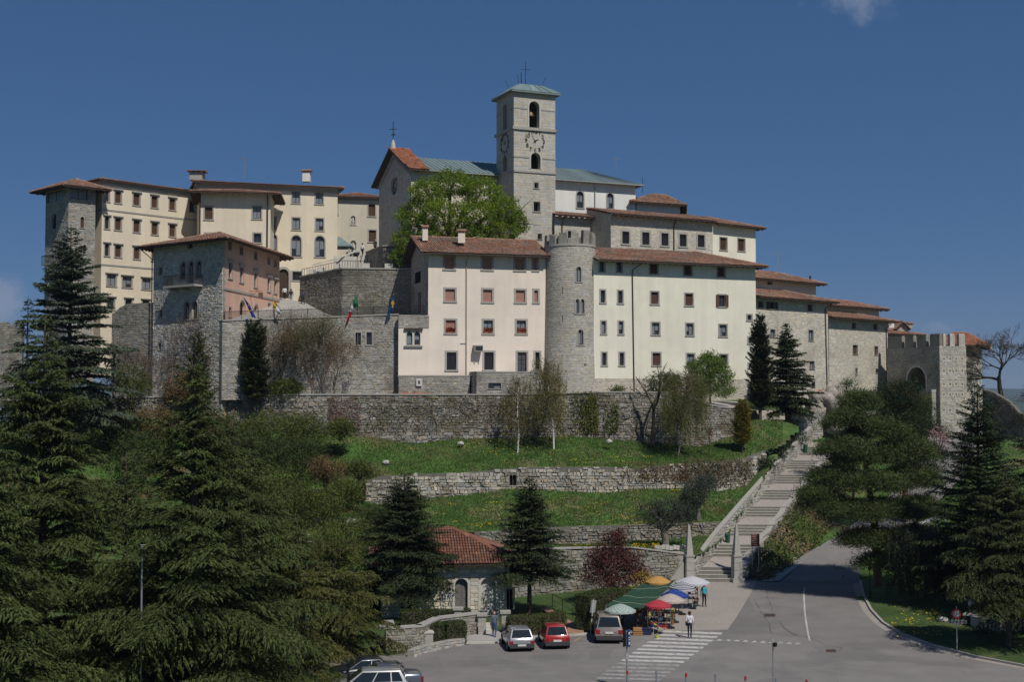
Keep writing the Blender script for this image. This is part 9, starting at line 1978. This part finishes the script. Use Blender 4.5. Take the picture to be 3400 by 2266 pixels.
# small tiled gate at the stair head
e = empty('small_gate', at(2728, 1362, 149), 'little wooden gate under a short red tiled roof at the stair head', 'gate')
a, c_ = at(2706, 1310, 149), at(2754, 1310, 150); zb_ = Z(1365, 149, 2728)
for p in (a, c_): mb = MB(); mb.box((p.x, p.y, (p.z+zb_)/2), (.35, .35, p.z-zb_)); mb.build('pier', M_trim, e)
for t0, t1 in ((.1, .49), (.51, .9)):
    mb = MB(); p, q = a.lerp(c_, t0), a.lerp(c_, t1); mb.obox((p.x, p.y, zb_), (q.x-p.x, q.y-p.y, 0), (0, .06, 0), (0, 0, p.z-zb_-.1)); mb.build('leaf', M_pipe_g, e)
n_ = Vector((0, -.5, -.2)); n2 = Vector((0, .5, -.2)); up = Vector((0, 0, .35)); e1, e2 = Vector((-.35, 0, 0)), Vector((.35, 0, 0))
roof(e, [[a+e1+n_+up, c_+e2+n_+up, c_+e2+up, a+e1+up], [c_+e2+n2+up, a+e1+n2+up, a+e1+up, c_+e2+up]], M_tile_o, seed=631, thick=.08)
# ================================================================ flags on the bastion
def flag(label, foot, tip, cloths, Y, wave=.12):
    q0, q1 = at(*N1(*foot), Y), at(*N1(*tip), Y-1.3); e = empty('flag', q0, label, 'flag'); mb = MB(); mb.tube([q0, q1], .03, 5); mb.build('pole', M_frame_w, e)
    for nm, mt, quad in cloths:
        P = [at(*N1(*p), Y-1.25) for p in quad]; mb = MB(); n = 8; idx = []
        for i in range(n+1):
            r = []
            for j in range(n+1):
                u, v = i/n, j/n; q = P[0].lerp(P[1], u).lerp(P[3].lerp(P[2], u), v); q.y += wave*math.sin(u*7+v*2)+.06*math.sin(v*9); r.append(mb.pts([q]))
            idx.append(r)
        for i in range(n):
            for j in range(n): mb.f.append((idx[i][j], idx[i+1][j], idx[i+1][j+1], idx[i][j+1])); mb.c.append((1, 1, 1)); mb.m.append(0)
        mb.build(nm, mt, e, smooth=True)
    return e
fb = cloth('flagblue', (.015, .035, .26)); fy = cloth('flagyellow', (.62, .38, .02)); fw = cloth('flagwhite', (.6, .6, .6)); fg = cloth('flaggreen', (.02, .16, .05)); fr = cloth('flagred', (.5, .02, .03)); fb2 = cloth('flagblue2', (.015, .10, .30))
e = flag('deep blue flag with ring of yellow stars hanging beside the pink wall', (445, 505), (330, 245), [('cloth', fb, ((330, 255), (398, 345), (468, 490), (425, 480)))], 131.5)
for k in range(12):
    t = 2*math.pi*k/12; p = at(*N1(405+24*math.cos(t), 385+36*math.sin(t)), 130.02); mb = MB(); pts5 = []
    for j in range(10): a = math.pi/2+math.pi*j/5; rr = .075 if j % 2 == 0 else .03; pts5.append(p+Vector((rr*math.cos(a), 0, rr*math.sin(a))))
    mb.poly(pts5); mb.build('star', fy, e)
flag('yellow and white flag at the end of the pink wall', (655, 480), (645, 240), [('yellow_half', fy, ((648, 290), (690, 350), (668, 402), (642, 405))), ('white_half', fw, ((690, 352), (738, 415), (715, 462), (666, 440)))], 133.5)
flag('green white and red tricolour flag over the bastion', (1480, 470), (1522, 235), [('green_band', fg, ((1518, 250), (1536, 368), (1488, 390), (1478, 318))), ('white_band', fw, ((1478, 318), (1488, 390), (1474, 425), (1440, 425))), ('red_band', fr, ((1440, 425), (1476, 428), (1420, 545), (1408, 535)))], 138)
e = flag('light blue flag with yellow eagle emblem near the cream house', (1860, 465), (1908, 232), [('cloth', fb2, ((1905, 245), (1914, 382), (1838, 478), (1862, 372)))], 138.6)
c0 = at(*N1(1893, 345), 137.1); mb = MB(); mb.poly([c0+Vector((x, 0, z)) for x, z in ((0, .45), (.08, .2), (.17, .3), (.15, -.1), (.05, -.05), (.08, -.4), (-.08, -.35), (-.04, -.02), (-.15, -.05), (-.14, .3), (-.06, .2))]); mb.build('eagle', fy, e)

# ================================================================ the air: faint even haze that blues the far hills
mb = MB(); mb.box((0, 0, 130), (19000, 19000, 420)); hz_ = mb.build('haze', bpy.data.materials.new('haze_air'), kind='stuff'); hm = hz_.data.materials[0]; hm.use_nodes = True; hn = hm.node_tree; hn.nodes.clear()
ho = hn.nodes.new('ShaderNodeOutputMaterial'); hv = hn.nodes.new('ShaderNodeVolumePrincipled'); hv.inputs['Color'].default_value = (.62, .75, 1, 1); hv.inputs['Density'].default_value = 1.0e-4; hv.inputs['Anisotropy'].default_value = .2
hn.links.new(hv.outputs[0], ho.inputs['Volume'])
